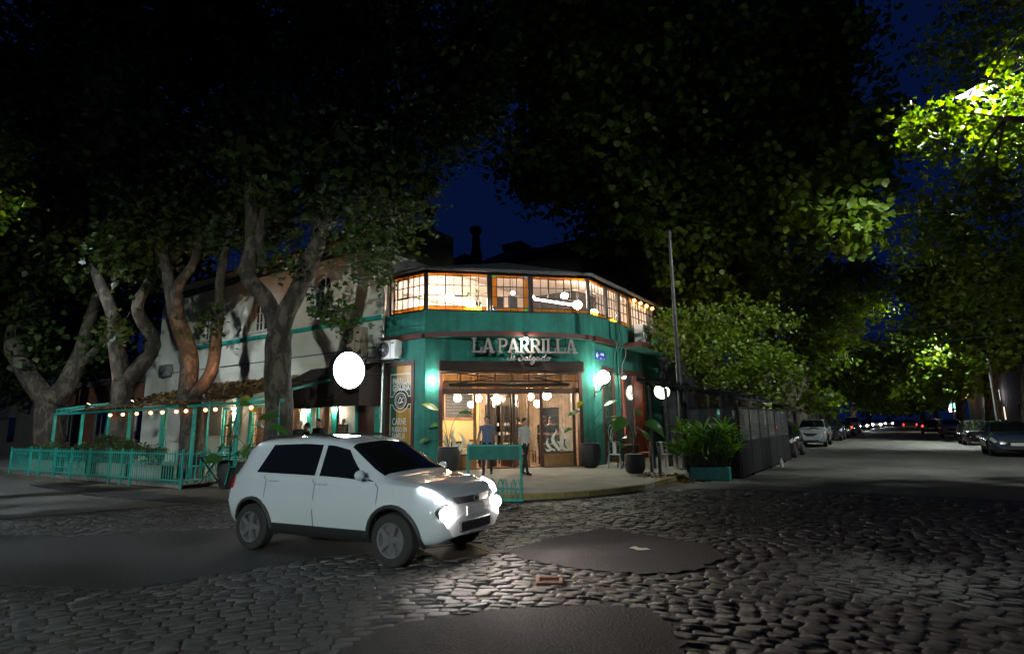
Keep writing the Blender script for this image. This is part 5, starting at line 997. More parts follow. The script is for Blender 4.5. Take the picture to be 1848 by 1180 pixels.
def rough_tube(mb, pts, rads, n=14, seed=0, amp=.10):
    c = catmull(pts, 5); rr = np.interp(np.linspace(0, 1, len(c)), np.linspace(0, 1, len(rads)), rads); rg = random.Random(seed); v0 = len(mb.v)
    mb.tube(c, list(rr), n)
    ph = [rg.uniform(0, 6.28) for _ in range(6)]
    for i in range(len(c)):
        for j in range(n):
            k = v0 + i * n + j; p = Vector(mb.v[k]); ce = Vector(c[i]); a = 2 * PI * j / n
            s = 1 + amp * (.5 * math.sin(3 * a + ph[0] + i * .35) + .4 * math.sin(5 * a + ph[1] - i * .5) + .5 * math.sin(i * .9 + ph[2] + a)); mb.v[k] = tuple(ce + (p - ce) * s)
def tree(key, label, group, leaf=.19, kind='rough', dens=1.0, m=None, seed=1, clump=14, inner=1.0):
    t = TREES[key]; tp, tr = t['trunk']; base = tp[0]
    o = thing('plane_tree', label, 'tree', (base[0], base[1], 0), group=group); rgp = random.Random(seed)
    b = MB(); pts = [(p[0], p[1], p[2]) for p in tp]; pts[0] = (pts[0][0], pts[0][1], -.05); rr_ = list(tr); rr_[0] *= 1.15
    rough_tube(b, pts, rr_, 18, seed); b.build('trunk', M_bark, o, smooth='all')
    ends = [Vector(tp[-1])]
    for (lp, lr) in t['limbs']:
        q = []
        for i, p in enumerate(lp):
            k = i * .22; q.append((p[0] - .55 * 0 + rgp.gauss(0, .10) * min(1, i), p[1] + rgp.gauss(0, .25) * min(1, i), p[2]))
        q[0] = lp[0]
        b = MB(); rough_tube(b, q, lr, 12, seed + len(ends), .08); b.build('limb', M_bark, o, smooth='all'); ends += [Vector(x) for x in q[2:]]
    rg = np.random.default_rng(seed * 7 + 1); allp = []; AX = np.array([[r0.x, r0.y, 0], [fh.x, fh.y, 0], [0, 0, 1]])
    for (c, r_) in t['blobs']:
        br = MB()
        r_ = np.array(r_); vol = 4.19 * r_[0] * r_[1] * r_[2]; area = 4 * PI * ((r_[0] * r_[1]) ** 1.6 / 3 + (r_[0] * r_[2]) ** 1.6 / 3 + (r_[1] * r_[2]) ** 1.6 / 3) ** (1 / 1.6)
        nc = int(max(8, dens * (area * 2.2 + vol * .55) * (.19 / leaf) ** 2))
        d = rg.normal(size=(nc, 3)); d /= np.linalg.norm(d, axis=1)[:, None]; q = rg.uniform(0, 1, nc) ** .30 * (1 + .13 * rg.normal(size=nc)); pc = (d * q[:, None] * r_) @ AX + np.array(c)
        sg = .17 + leaf * .6
        n = nc * clump; pl_ = np.repeat(pc, clump, 0) + rg.normal(size=(n, 3)) * np.array([sg, sg, sg * .75]); allp.append(pl_)
        e = min(ends, key=lambda v: (v - Vector(c)).length); mid = e.lerp(Vector(c), .5) + Vector((0, 0, .25)); ra = min(.09, .012 + .012 * float(max(r_)))
        br.tube(catmull([e, mid, Vector(c)], 4), [ra * (1 - .08 * i) for i in range(9)], 6)
        for w_ in pc[:: max(1, nc // 7)]: br.tube([Vector(c).lerp(mid, .3), Vector(c).lerp(Vector(w_), .6) + Vector((0, 0, .1)), Vector(w_)], [ra * .4, ra * .25, .006], 4)
        br.build('branch', M_bark, o)
    P_ = np.concatenate(allp); P_ = P_[P_[:, 2] > 1.9]
    if inner:                                                   # shaded inner foliage that closes the crown
        q_ = []
        for (c, r_) in t['blobs']:
            r_ = np.array(r_)
            if r_.min() < .75: continue
            ar = 4 * PI * ((r_[0] * r_[1]) ** 1.6 / 3 + (r_[0] * r_[2]) ** 1.6 / 3 + (r_[1] * r_[2]) ** 1.6 / 3) ** (1 / 1.6); n_ = int(ar * inner * 9)
            d = rg.normal(size=(n_, 3)); d /= np.linalg.norm(d, axis=1)[:, None]; q_.append((d * (rg.uniform(.2, 1, n_) ** .5 * .84)[:, None] * r_) @ AX + np.array(c))
        link('inner_crown', leaf_mesh('inner_crown', np.concatenate(q_), .34, m or M_leafA, 'rough', .6, seed + 50), o)
    link('crown', leaf_mesh('crown', P_, leaf, m or M_leafA, kind, .55, seed), o)
    return o
TREES['e1']['blobs'] += [((2.25, 17.45, 8.75), (1.25, .80, .35)), ((1.4, 16.9, 8.8), (.9, .9, .4)), ((3.4, 17.2, 8.7), (1.0, .9, .4)), ((4.1, 19.4, 9.3), (.8, .7, .45))]  # last clump is added to block lamp light toward the trees beyond
G1 = 'old plane trees along the terrace kerb'; G2 = 'street trees along the right street'
tree('t2', 'tall grey trunked plane tree directly behind the white car', G1, .18, 'plane', 1.0, seed=2)
tree('t1', 'mottled plane tree growing up through the terrace roof', G1, .19, 'plane', .95, seed=3)
tree('t0', 'plane tree with warm lit limbs above the decorated railing panels', G1, .23, 'rough', 1.1, seed=4)
tree('t3', 'forked plane tree with a cold lit limb at the far end of the railing', G1, .28, 'rough', 1.1, seed=5)
tree('c1', 'huge dark street tree overhanging the restaurant roof and the crossing', G2, .30, 'rough', 1.9, M_leafB, seed=6)
tree('c1low', 'street tree with bright lit low branches above the black enclosure', G2, .16, 'plane', .62, M_leafB, seed=7, clump=20, inner=0)
tree('c2', 'street tree whose thin trunk rises behind the parked black hatchback', G2, .26, 'rough', .7, M_leafB, seed=8)
tree('c3', 'street tree above the parked dark cars on the enclosure side', G2, .3, 'rough', .6, M_leafB, seed=9)
tree('c4', 'farthest street tree on the enclosure side of the road', G2, .4, 'rough', .45, M_leafB, seed=10)
tree('e1', 'tree around the bright street lamp at the upper edge of the view', G2, .16, 'plane', .9, M_leafB, seed=11, inner=0)
tree('e2', 'dark street tree above the parked dark blue car', G2, .24, 'rough', .75, M_leafB, seed=12)
tree('e3', 'street tree above the parked black saloon opposite', G2, .28, 'rough', .7, M_leafB, seed=13)
tree('e4', 'street tree over the parked white hatchback opposite', G2, .34, 'rough', .6, M_leafB, seed=14)
tree('f1', 'far dark tree closing the street on the enclosure side', G2, .6, 'rough', .5, M_leafB, seed=18)
tree('f2', 'far dark tree closing the street on the opposite side', G2, .6, 'rough', .5, M_leafB, seed=19)
tree('e5', 'farthest street tree over the red tail lights', G2, .4, 'rough', .5, M_leafB, seed=15)
tree('lf', 'dark mass of a tree at the far end of the terrace side street', G2, .42, 'rough', 1.0, M_leafA, seed=17)
# street trees' lit tuft at the far left edge of the view
TREES['l1'] = dict(trunk=([(-23.5, .6, 0), (-23.4, .7, 3), (-23.2, .9, 6)], [.35, .3, .22]), limbs=[([(-23.2, .9, 6), (-22.6, 2.6, 7.6), (-22.0, 4.2, 8.3)], [.16, .1, .04])], blobs=[((-21.6, 4.95, 8.5), (.75, .8, .8)), ((-21.9, 4.2, 10.2), (1.6, 1.5, 1.0)), ((-22.4, 3.5, 9.6), (1.8, 1.6, 1.3))])
tree('l1', 'street tree with a lamp lit tuft at the left edge of the view', G2, .18, 'plane', .8, M_leafB, seed=16, inner=0)
# ================================================================== STREET LAMPS
def street_lamp(label, base, head, m, aim=(0, 0, -1), size=.24, skirt=.055, hood=.48):
    o = thing('street_lamp', label, 'street lamp', (*base, 0), group='street lamps of the crossing'); h = Vector(head); b0 = Vector((*base, 0))
    b = MB(); top = Vector((base[0], base[1], h.z + .15)); b.tube([b0, Vector((base[0], base[1], 3)), top - Vector((0, 0, .6))], [.10, .085, .06], 12); b.lathe([(.17, 0), (.17, .05), (.12, .12), (.11, .5)], 12, tuple(b0)); b.build('pole', M_grey, o, smooth=True)
    b = MB(); b.tube(catmull([top - Vector((0, 0, .62)), top - Vector((0, 0, .1)), top.lerp(h, .4) + Vector((0, 0, .25)), h + Vector((0, 0, .12))], 5), .04, 8); b.build('arm', M_grey, o, smooth=True)
    q = Vector(aim).normalized(); rot = q.to_track_quat('-Z', 'Y').to_matrix().to_4x4(); T = Matrix.Translation(h) @ rot
    b = MB(T); b.bbox(-size * .75, size * .75, -size * .5, size * .5, .02, .12, .03); b.build('lamp_head', M_black, o)
    a_ = Vector((aim[0], aim[1], 0)); tl = math.atan2(a_.length, -aim[2]); a_ = a_.normalized() if a_.length > .01 else Vector((1, 0, 0)); Tv = frame((h.x, h.y, h.z + size * .42 * math.sin(tl) + .035), a_); vz = MB(Tv); vz.box(-.2, hood, -.3, .3, 0, .02); dz_ = -(size * .42 * math.sin(tl) + .035) - skirt; vz.box(hood, hood + .02, -.3, .3, dz_, .02); vz.box(-.2, hood, .3, .32, dz_, .02); vz.box(-.2, hood, -.32, -.3, dz_ - (.5 if hood > .6 else 0), .02); vz.build('added_visor', M_black, o)  # shield plates added to keep lamp light off crowns and right-hand trees
    b = MB(T); b.lathe([(size * .42, .018), (size * .36, -.01), (size * .2, -.03), (0, -.036)], 16); b.build('lens', m, o)
street_lamp('bright street lamp among the leaves at the upper corner of the view', (5.5, 18.2), (2.80, 18.0, 10.0), M_led, (-.40, .35, -1), skirt=.07)
street_lamp('street lamp over the terrace side street beyond the view edge', (-24.6, 1.4), (-23.2, 2.8, 9.6), M_ledl, (.45, .8, -1), .12, skirt=.10)
street_lamp('street lamp across the crossing behind the camera', (9.2, -24), (8.0, -22, 8.5), M_ledn, (-.62, .78, -.45), .12, skirt=0.0, hood=1.05)
street_lamp('warm street lamp behind the camera', (8.2, -5), (6.6, -3.6, 8.0), emis('warm_street_glow', (1, .72, .5), LV['street_warm']), (-.3, .45, -1))
street_lamp('farther street lamp down the right street', (5.4, 47), (3.0, 47, 8.8), emis('far_lamp_glow', (.9, 1, .9), LV['street'] * 1.2), (0, 0, -1), skirt=.26)
street_lamp('farthest street lamp down the right street', (5.4, 78), (3.0, 78, 8.8), emis('far_lamp_glow2', (1, .95, .8), LV['street'] * .9), (0, 0, -1), skirt=.26)
# plain steel pole on the pavement and overhead cables
M_pole = mat('dull_pole_paint', (.07, .07, .072), .55, .2, 9)
o = thing('steel_pole', 'tall plain steel pole standing on the pavement behind the teal trough', 'pole', (-5.68, 18.4, .12))
b = MB(); b.tube([(-5.68, 18.4, .1), (-5.68, 18.4, 3.4), (-5.68, 18.4, 3.41), (-5.68, 18.4, 5.0), (-5.68, 18.4, 5.01), (-5.68, 18.4, 8.0)], [.085, .085, .07, .068, .055, .05], 14); b.build('shaft', M_pole, o, smooth=True); b = MB(); b.lathe([(.10, 0), (.10, .06), (.087, .07)], 14, (-5.68, 18.4, 3.35)); b.lathe([(.085, 0), (.085, .06), (.07, .07)], 14, (-5.68, 18.4, 4.97)); b.lathe([(.16, 0), (.16, .03), (.1, .05)], 14, (-5.68, 18.4, .125)); b.build('collar', M_pole, o)
for i, (a, c, lb) in enumerate((((-9, 33, 6.6), (9, 29, 5.6), 'upper overhead cable crossing the right street'), ((-9, 34, 6.0), (9, 31, 5.2), 'lower overhead cable crossing the right street'), ((-14.5, 18.0, 13.0), (-7, 30, 12.0), 'thin cable crossing the sky gap between the crowns'))):
    b = MB(); a, c = Vector(a), Vector(c); b.tube([a.lerp(c, k / 12) - Vector((0, 0, .5 * math.sin(PI * k / 12))) for k in range(13)], .02, 5); b.build('overhead_cable', M_black, label=lb, cat='cable', group='overhead cables')
# ================================================================== CARS
def ip(x, tab): return float(np.interp(x, [t[0] for t in tab], [t[1] for t in tab]))
SH = {}
SH['hatch'] = dict(L=1.87, wb=1.21, wr_=.30, arch=.355,
    zr=[(-1.87, .80), (-1.85, .93), (-1.74, 1.16), (-1.58, 1.37), (-1.42, 1.445), (-1.1, 1.475), (-.4, 1.495), (.1, 1.47), (.36, 1.41), (1.00, 1.035), (1.10, .99), (1.5, .935), (1.70, .875), (1.82, .77), (1.87, .58)],
    zs=[(-1.87, .78), (-1.8, .92), (-1.5, .98), (0, .95), (1.0, .93), (1.5, .885), (1.72, .82), (1.84, .70), (1.87, .52)],
    wr=[(-1.87, .45), (-1.7, .53), (-1.4, .55), (0, .565), (.36, .555), (1.0, .66), (1.5, .62), (1.75, .56), (1.87, .45)],
    ws=[(-1.87, .62), (-1.75, .70), (-1.3, .755), (0, .765), (1.1, .76), (1.5, .73), (1.75, .67), (1.87, .54)],
    wm=[(-1.87, .64), (-1.78, .74), (-1.3, .79), (0, .80), (1.2, .80), (1.6, .77), (1.78, .71), (1.87, .60)],
    wbt=[(-1.87, .60), (-1.7, .70), (-1.2, .755), (1.2, .755), (1.65, .72), (1.87, .55)], zb=[(-1.87, .38), (-1.75, .29), (-1.3, .22), (1.3, .22), (1.7, .25), (1.87, .33)],
    ws_x=(1.00, .38), rw_x=(-1.56, -1.80), sw=((.90, .36, -.02, -.02), (-.10, -.10, -1.22, -1.05)), seams=(.98, -.06, -.98))
SH['sedan'] = dict(L=2.2, wb=1.30, wr_=.31, arch=.36,
    zr=[(-2.2, .70), (-2.18, .88), (-2.05, 1.00), (-1.65, 1.03), (-1.45, 1.08), (-.95, 1.38), (-.6, 1.44), (-.1, 1.46), (.25, 1.42), (.40, 1.37), (1.10, .99), (1.2, .96), (1.75, .88), (2.02, .80), (2.14, .68), (2.2, .5)],
    zs=[(-2.2, .68), (-2.1, .90), (-1.5, .95), (0, .92), (1.1, .90), (1.75, .84), (2.02, .76), (2.15, .62), (2.2, .46)],
    wr=[(-2.2, .5), (-2.0, .62), (-1.5, .62), (-.9, .55), (0, .58), (.40, .57), (1.1, .68), (1.75, .64), (2.05, .56), (2.2, .45)],
    ws=[(-2.2, .64), (-2.0, .74), (-1.3, .81), (0, .82), (1.1, .81), (1.75, .78), (2.05, .69), (2.2, .54)],
    wm=[(-2.2, .66), (-2.05, .78), (-1.3, .855), (0, .86), (1.2, .86), (1.8, .82), (2.08, .72), (2.2, .58)],
    wbt=[(-2.2, .62), (-2.0, .74), (-1.2, .81), (1.2, .81), (1.9, .76), (2.2, .54)], zb=[(-2.2, .36), (-2.05, .27), (-1.4, .19), (1.4, .19), (2.0, .22), (2.2, .3)],
    ws_x=(1.10, .42), rw_x=(-.98, -1.42), sw=((1.0, .40, -.06, -.06), (-.14, -.14, -1.15, -.9)), seams=(1.05, -.10, -1.05))
def scaled(base, fx, fz, fw):
    d = dict(SH[base]); 
    for k in ('zr', 'zs', 'zb'): d[k] = [(x * fx, z * fz) for x, z in d[k]]
    for k in ('wr', 'ws', 'wm', 'wbt'): d[k] = [(x * fx, z * fw) for x, z in d[k]]
    d['L'] *= fx; d['wb'] *= fx; d['ws_x'] = tuple(v * fx for v in d['ws_x']); d['rw_x'] = tuple(v * fx for v in d['rw_x']); d['sw'] = tuple(tuple(v * fx for v in q) for q in d['sw']); d['seams'] = tuple(v * fx for v in d['seams']); return d
SH['suv'] = scaled('hatch', 1.17, 1.12, 1.10); SH['suv']['wr_'] = .36; SH['suv']['arch'] = .42
SH['minivan'] = scaled('hatch', 1.22, 1.25, 1.08)
def section(S, x):
    zb, zm = ip(x, S['zb']), .62; zs, zr = ip(x, S['zs']), ip(x, S['zr']); zs = min(zs, zr - .015); zm = min(zm, zb + (zs - zb) * .6)
    wb_, wm_, ws_, wr_ = ip(x, S['wbt']), ip(x, S['wm']), ip(x, S['ws']), ip(x, S['wr'])
    gh = max(0, zr - zs); e = min(.07, gh * .35)
    return [(0, zb), (wb_ * .86, zb), (wb_, zb + .09), (wm_, zm), (ws_ * .992, zs - .05), (ws_ * .965, zs), (wr_ + (ws_ * .95 - wr_) * .04, zr - e), (wr_ * .84, zr - e * .22), (0, zr + .012)]
def surf(S, x, r_):
    c = section(S, x); i = min(int(r_), 7); t = r_ - i
    a = np.array(c[max(i - 1, 0)]); b = np.array(c[i]); d = np.array(c[i + 1]); e = np.array(c[min(i + 2, 8)])
    if i in (0, 5): p = b + (d - b) * t
    else: p = b + (d - b) * t + .35 * (.5 * ((-a + d) * t + (2 * a - 5 * b + 4 * d - e) * t * t + (-a + 3 * b - 3 * d + e) * t ** 3) - (d - b) * t)
    return float(p[0]), float(p[1])
def snorm(S, x, r_, s):
    e = .01; p = Vector((x, *surf(S, x, r_))); q = Vector((x, *surf(S, x, min(r_ + e, 7.999)))); w_ = Vector((x + e, *surf(S, x + e, r_)))
    n = (w_ - p).cross(q - p); n = n if n.length > 1e-9 else Vector((0, 0, 1)); n.normalize()
    ctr = Vector((x, 0, .7)); n = n if n.dot(p - ctr) > 0 else -n
    return Vector((n.x, s * n.y, n.z))
def spt(S, x, r_, s, off):
    y, z = surf(S, x, r_); return Vector((x, s * y, z)) + snorm(S, x, r_, s) * off
WHEELS = {}
def wheel_meshes(rad):
    if rad in WHEELS: return WHEELS[rad]
    w_ = .185; ri = rad * .66
    t = MB(Matrix.Rotation(PI / 2, 4, 'X')); t.lathe([(ri, -w_ / 2), (rad * .93, -w_ / 2), (rad, -w_ * .36), (rad, w_ * .36), (rad * .93, w_ / 2), (ri, w_ / 2), (ri, -w_ / 2)], 28, cap=False)
    rm = MB(Matrix.Rotation(PI / 2, 4, 'X')); rm.lathe([(ri, -w_ * .46), (ri, w_ * .50), (ri * .90, w_ * .48), (ri * .88, w_ * .1), (.0, w_ * .05)], 28, cap=False)
    for k in range(5):
        a = 2 * PI * k / 5; c, s = math.cos(a), math.sin(a); rm.bar((.03 * c, .03 * s, w_ * .40), (ri * .93 * c, ri * .93 * s, w_ * .43), .055, .03)
    rm.lathe([(.06, w_ * .2), (.06, w_ * .46), (.0, w_ * .5)], 12)
    WHEELS[rad] = (t.mesh('tyre', M_tyre, smooth=True), rm.mesh('rim', mat('alloy_rim', (.38, .38, .39), .3, .15, 9, metal=.8), smooth=True)); return WHEELS[rad]
M_lens = mat('clear_lamp_lens', (.55, .57, .6), .12, .2, 12, spec=.8, metal=.3); M_red = M_red; M_tail = mat('red_lamp_lens', (.22, .008, .006), .2, .2, 8); M_plate = mat('number_plate', (.5, .5, .48), .5, .1, 9)
M_plast = mat('black_plastic', (.015, .015, .016), .55, .2, 12)
def car(label, shape, paint, loc, rz, group=None, lit=None, tail=None, detail=True, rim=True):
    S = SH[shape]; L = S['L']; o = thing('parked_car' if lit is None else 'car', label, 'car', loc, rz, group); T = world_of(o)
    xs = sorted(set([round(-L + 2 * L * i / 54, 4) for i in range(55)] + [t[0] for t in S['zr']] + [-L + .012, L - .012])); xs = [x for x in xs if -L <= x <= L]
    rs = [i / 3 for i in range(25)]; rings = []
    for x in xs:
        h = [surf(S, x, min(r_, 8)) if r_ < 8 else section(S, x)[8] for r_ in rs]; rings.append([(x, y, z) for y, z in h] + [(x, -y, z) for y, z in h[-2:0:-1]])
    n = len(rings[0]); b = MB(); vs = [p for r_ in rings for p in r_]; fs = [(i * n + j, i * n + (j + 1) % n, (i + 1) * n + (j + 1) % n, (i + 1) * n + j) for i in range(len(rings) - 1) for j in range(n)]
    for i0, x in ((0, -L), ((len(rings) - 1) * n, L)):
        vs.append((x, 0, .62)); c = len(vs) - 1; fs += [(c, i0 + j, i0 + (j + 1) % n) for j in range(n)]
    b.add(vs, fs); me = b.mesh('body', paint); body = bpy.data.objects.new('body', me); COL.objects.link(body)
    cut = MB()
    for x in (-S['wb'], S['wb']):
        for s in (-1, 1): cut.T = Matrix.Translation((x, s * .80, S['wr_'] + .005)) @ Matrix.Rotation(PI / 2, 4, 'X'); cut.lathe([(S['arch'], -.27), (S['arch'], .27)], 28)
    co = cut.build('cutter', M_plast); md = body.modifiers.new('b', 'BOOLEAN'); md.object = co; md.operation = 'DIFFERENCE'; md.solver = 'EXACT'
    try: md.material_mode = 'TRANSFER'
    except Exception: pass
    bpy.context.view_layer.update(); dg = bpy.context.evaluated_depsgraph_get(); nm = bpy.data.meshes.new_from_object(body.evaluated_get(dg)); body.modifiers.clear(); body.data = nm; bpy.data.objects.remove(co)
    nm.shade_smooth(); nm.set_sharp_from_angle(angle=R(38)); body.parent = o
    def ov(name, pts_rows, m, par=o): return MB(T).grid([[tuple(p) for p in r_] for r_ in pts_rows]).build(name, m, par, smooth='all')
    # glass
    def strip(xa, xb, r0_, r1, off=.006, k=10, q=10, pinch=0.0):
        rows = []
        for i in range(k + 1):
            x = xa + (xb - xa) * i / k; rr_ = [r0_ + (r1 - r0_) * j / q for j in range(q + 1)]
            rows.append([spt(S, x, r_, 1, off) for r_ in rr_] + [spt(S, x, r_, -1, off) for r_ in rr_[::-1][1:]])
        return rows
    ov('windscreen', strip(S['ws_x'][0], S['ws_x'][1], 6.12, 7.98), M_dglass); ov('rear_window', strip(S['rw_x'][0], S['rw_x'][1], 6.2, 7.98), M_dglass)
    for s in (-1, 1):
        for (fb, ft, rt, rb) in ((S['sw'][0][0], S['sw'][0][1], S['sw'][0][2], S['sw'][0][3]), (S['sw'][1][0], S['sw'][1][1], S['sw'][1][3], S['sw'][1][2])):
            rows = []
            for j in range(7):
                t = j / 6; r_ = 5.08 + .84 * t; xf = fb + (ft - fb) * t; xr = rb + (rt - rb) * t
                rows.append([spt(S, xf + (xr - xf) * i / 8, r_, s, .005) for i in range(9)])
            ov('side_window', rows, M_dglass)
    # wheels
    ty, ri = wheel_meshes(S['wr_'])
    for x in (-S['wb'], S['wb']):
        for s in (-1, 1):
            wl = piece('wheel', ty, o, T @ Vector((x, s * .70, S['wr_'])), (0, 0, rz if s < 0 else rz + PI)); wl['label'] = 'wheel with black tyre' ; del wl['label']
            r_ = bpy.data.objects.new('rim', ri); COL.objects.link(r_); r_.parent = wl
    # lower cladding, arches
    for s in (-1, 1):
        rows = [[spt(S, x, r_, s, .008) for x in np.linspace(-S['wb'] + S['arch'] + .02, S['wb'] - S['arch'] - .02, 12)] for r_ in (1.3, 1.7, 2.0, 2.25)]
        ov('sill', rows, M_plast if detail else paint)
        if detail and shape in ('suv', 'hatch'):
            for x in (-S['wb'], S['wb']):
                a = MB(T); pts = []
                for k in range(15):
                    an = R(-12 + 204 * k / 14); zz_ = S['wr_'] + (S['arch'] + .02) * math.sin(an); xx_ = x + (S['arch'] + .02) * math.cos(an)
                    if abs(xx_) > L - .03: continue
                    sec = section(S, xx_); yy_ = float(np.interp(zz_, [p[1] for p in sec[1:6]], [p[0] for p in sec[1:6]])); pts.append((xx_, s * (yy_ + .004), zz_))
                a.tube(pts, .028, 6); a.build('arch_trim', M_plast, o, smooth=True)
        for xs_ in S['seams']:
            a = MB(T); a.tube([spt(S, xs_ - .05 * (r_ > 4), r_, s, .001) for r_ in (2.2, 2.8, 3.4, 4.0, 4.6, 5.0)], .005, 4); a.build('door_seam', M_black, o)
        for xs_ in (S['seams'][1] + .14, S['seams'][2] + .16): p = spt(S, xs_, 4.0, s, .015); a = MB(T); a.bbox(p.x - .09, p.x + .09, p.y - .012, p.y + .012, p.z - .02, p.z + .01, .008); a.build('door_handle', paint, o)
        p = spt(S, S['ws_x'][0] - .22, 5.2, s, .0); a = MB(T); a.bar(p, p + Vector((0, s * .10, .03)), .03); a.sphere((p.x + .01, p.y + s * .15, p.z + .06), .1, 12, 8, (.5, .85, .62)); a.build('wing_mirror', paint, o, smooth=True)
        if shape in ('suv', 'hatch', 'minivan'):
            a = MB(T); a.tube([spt(S, x, 6.9, s, .035 if -L * .72 < x < .02 else .0) for x in np.linspace(-L * .76, .10, 10)], .014, 6); a.build('roof_rail', M_plast, o, smooth=True)
    # nose
    yf = lambda x, z: float(np.interp(z, [p[1] for p in section(S, x)[1:6]], [p[0] for p in section(S, x)[1:6]]))
    zl = ip(L - .14, S['zs']) - .05
    if lit:      # split lamps: slim running light above, big headlamp in the bumper
        for s in (-1, 1):
            zc = .60; a = MB(T); a.sphere((L - .085, s * .545, zc), .165, 14, 10, (.62, .92, .66)); a.build('lamp_surround', M_plast, o, smooth='all')
            hl = MB(T); hl.sphere((L - .055, s * .55, zc), .135, 14, 10, (.70, 1.0, .66)); sl_ = bpy.data.lights.new('headlight_beam', 'SPOT'); sl_.energy = 130; sl_.color = (1, .84, .76); sl_.spot_size = R(95); sl_.spot_blend = .8; sl_.shadow_soft_size = .08; so_ = bpy.data.objects.new('headlight_beam', sl_); COL.objects.link(so_); so_.parent = o; so_.location = (L + .09, s * .55, zc); so_.rotation_euler = Vector((1, s * .1, -.16)).to_track_quat('-Z', 'Y').to_euler()
            hl.build('headlight', emis('headlight_glow', (1, .86, .78), LV['head']), o, smooth='all')
            d = MB(T); d.tube([spt(S, x, 5.0 + (L - x) * 0, s, .012) for x in np.linspace(L - .065, L - .32, 8)], .022, 8); d.build('running_light', emis('running_light_glow', (.9, 1, 1), LV['drl']), o, smooth=True)
        a = MB(T)
        rows = [[Vector((L - .012 - .10 * abs(t) ** 2.2, t * .50, z)) for t in np.linspace(-1, 1, 13)] for z in (.68, .76)]
        a = MB(T); a.grid([[tuple(p + Vector((.03, 0, 0))) for p in r_] for r_ in rows]); a.build('grille', M_plast, o)
        a = MB(T); a.bbox(L - .02, L + .025, -.34, .34, .36, .48, .01); a.build('lower_grille', M_plast, o)
        a = MB(T); a.bbox(L + .006, L + .022, -.2, .2, .53, .64, .004); a.build('number_plate', M_plate, o)
        a = MB(T); a.tube([(L + .02, -.06, .72), (L + .024, 0, .765), (L + .02, .06, .72), (L + .024, 0, .675), (L + .02, -.06, .72)], .009, 6); a.build('badge', M_steel, o)
    else:
        for s in (-1, 1):
            rows = []
            for j in range(5):
                r_ = 3.35 + 1.25 * j / 4; rows.append([spt(S, L - .05 - .30 * i / 6 - .05 * (4 - j) / 4, r_, s, .010) for i in range(7)])
            ov('headlight', rows, M_lens)
        a = MB(T); a.grid([[(L + .014 - .07 * t * t, t * .46, z) for t in np.linspace(-1, 1, 9)] for z in (zl - .20, zl - .02)]); a.build('grille', M_plast, o)
        a = MB(T); a.bbox(L - .03, L + .03, -.44, .44, .30, .42, .01); a.build('lower_grille', M_plast, o); a = MB(T); a.bbox(L + .014, L + .03, -.20, .20, .45, .56, .004); a.build('number_plate', M_plate, o)
    for s in (-1, 1):
        rows = [[spt(S, -L + .03 + .16 * i / 4, r_, s, .008) for i in range(5)] for r_ in (3.6, 4.1, 4.6, 5.0)]
        ov('tail_light', rows, emis('tail_light_glow', (1, .03, .015), LV['tail']) if tail else M_tail)
    a = MB(T); a.bbox(-L - .012, -L + .03, -.2, .2, .56, .67, .004); a.build('number_plate', M_plate, o)
    a = MB(T); a.bbox(-L - .01, -L + .06, -.5, .5, .30, .42, .02); a.build('rear_bumper', M_plast, o)
    return o
def paint(name, col, rough=.2): return mat(name, col, rough, .015, 3, coat=1.0, spec=.5)
P_white = paint('white_car_paint', (.44, .475, .51)); P_black = paint('black_car_paint', (.010, .010, .011)); P_blue = paint('dark_blue_car_paint', (.022, .036, .055)); P_silver = paint('silver_car_paint', (.3, .31, .32), .3); P_grey = paint('grey_car_paint', (.06, .065, .07))
car('white compact hatchback driving across the cobbles with headlights on', 'hatch', P_white, (-6.28, 5.62, 0.012), R(5.5), lit=True)
GL, GR = 'cars parked along the enclosure side', 'cars parked along the opposite kerb'
N_ = -PI / 2
car('black hatchback parked just beyond the black enclosure', 'hatch', P_black, (-4.45, 28.9, 0), N_ , GL)
car('white suv parked facing us behind the black hatchback', 'suv', P_white, (-4.30, 40.9, 0), N_, GL)
car('dark suv parked behind the white suv', 'suv', P_black, (-4.25, 52.6, 0), N_, GL)
car('dark saloon parked behind the dark suv', 'sedan', P_grey, (-4.25, 59.5, 0), N_, GL)
car('dark red lit hatchback farther along the enclosure side', 'hatch', P_grey, (-4.2, 66.5, 0), -N_, GL, tail=True)
car('pale van like car far along the enclosure side', 'minivan', P_white, (-4.2, 78, 0), N_, GL)
car('dark blue saloon parked facing us at the right edge of the view', 'sedan', P_blue, (3.95, 32.4, 0), N_, GR)
car('black saloon parked behind the dark blue saloon', 'sedan', P_black, (4.0, 44.5, 0), N_, GR)
car('white hatchback parked behind the black saloon', 'hatch', P_white, (3.85, 60.0, 0), N_, GR)
car('black hatchback with red tail lights beyond the white hatchback', 'hatch', P_black, (2.9, 71.0, 0), -N_, GR, tail=True)
car('silver hatchback far along the opposite kerb', 'hatch', P_silver, (3.9, 84, 0), N_, GR)
car('grey suv far along the opposite kerb', 'suv', P_grey, (3.9, 95, 0), N_, GR)
# distant traffic with its lamps on
GT = 'distant traffic with lamps on'
def traffic(label, shape, p, loc, front=True):
    o = car(label, shape, p, loc, N_ if front else -N_, GT, tail=not front, detail=False); T = world_of(o); S = SH[shape]
    if front:
        for s in (-1, 1): b = MB(T); b.sphere((S['L'] + .0, s * .58, .66), .13, 10, 8, (.5, 1, .8)); b.build('lit_lamp', emis('distant_headlight_glow', (.95, .97, 1), LV['farhead']), o)
traffic('distant car with white headlights nearest the enclosure side', 'hatch', P_grey, (-3.9, 98, 0)); traffic('distant car with white headlights in mid street', 'sedan', P_silver, (-2.6, 118, 0)); traffic('farthest car with white headlights', 'suv', P_grey, (-1.0, 140, 0)); traffic('distant car showing red tail lights in mid street', 'sedan', P_silver, (1.6, 92, 0), False)
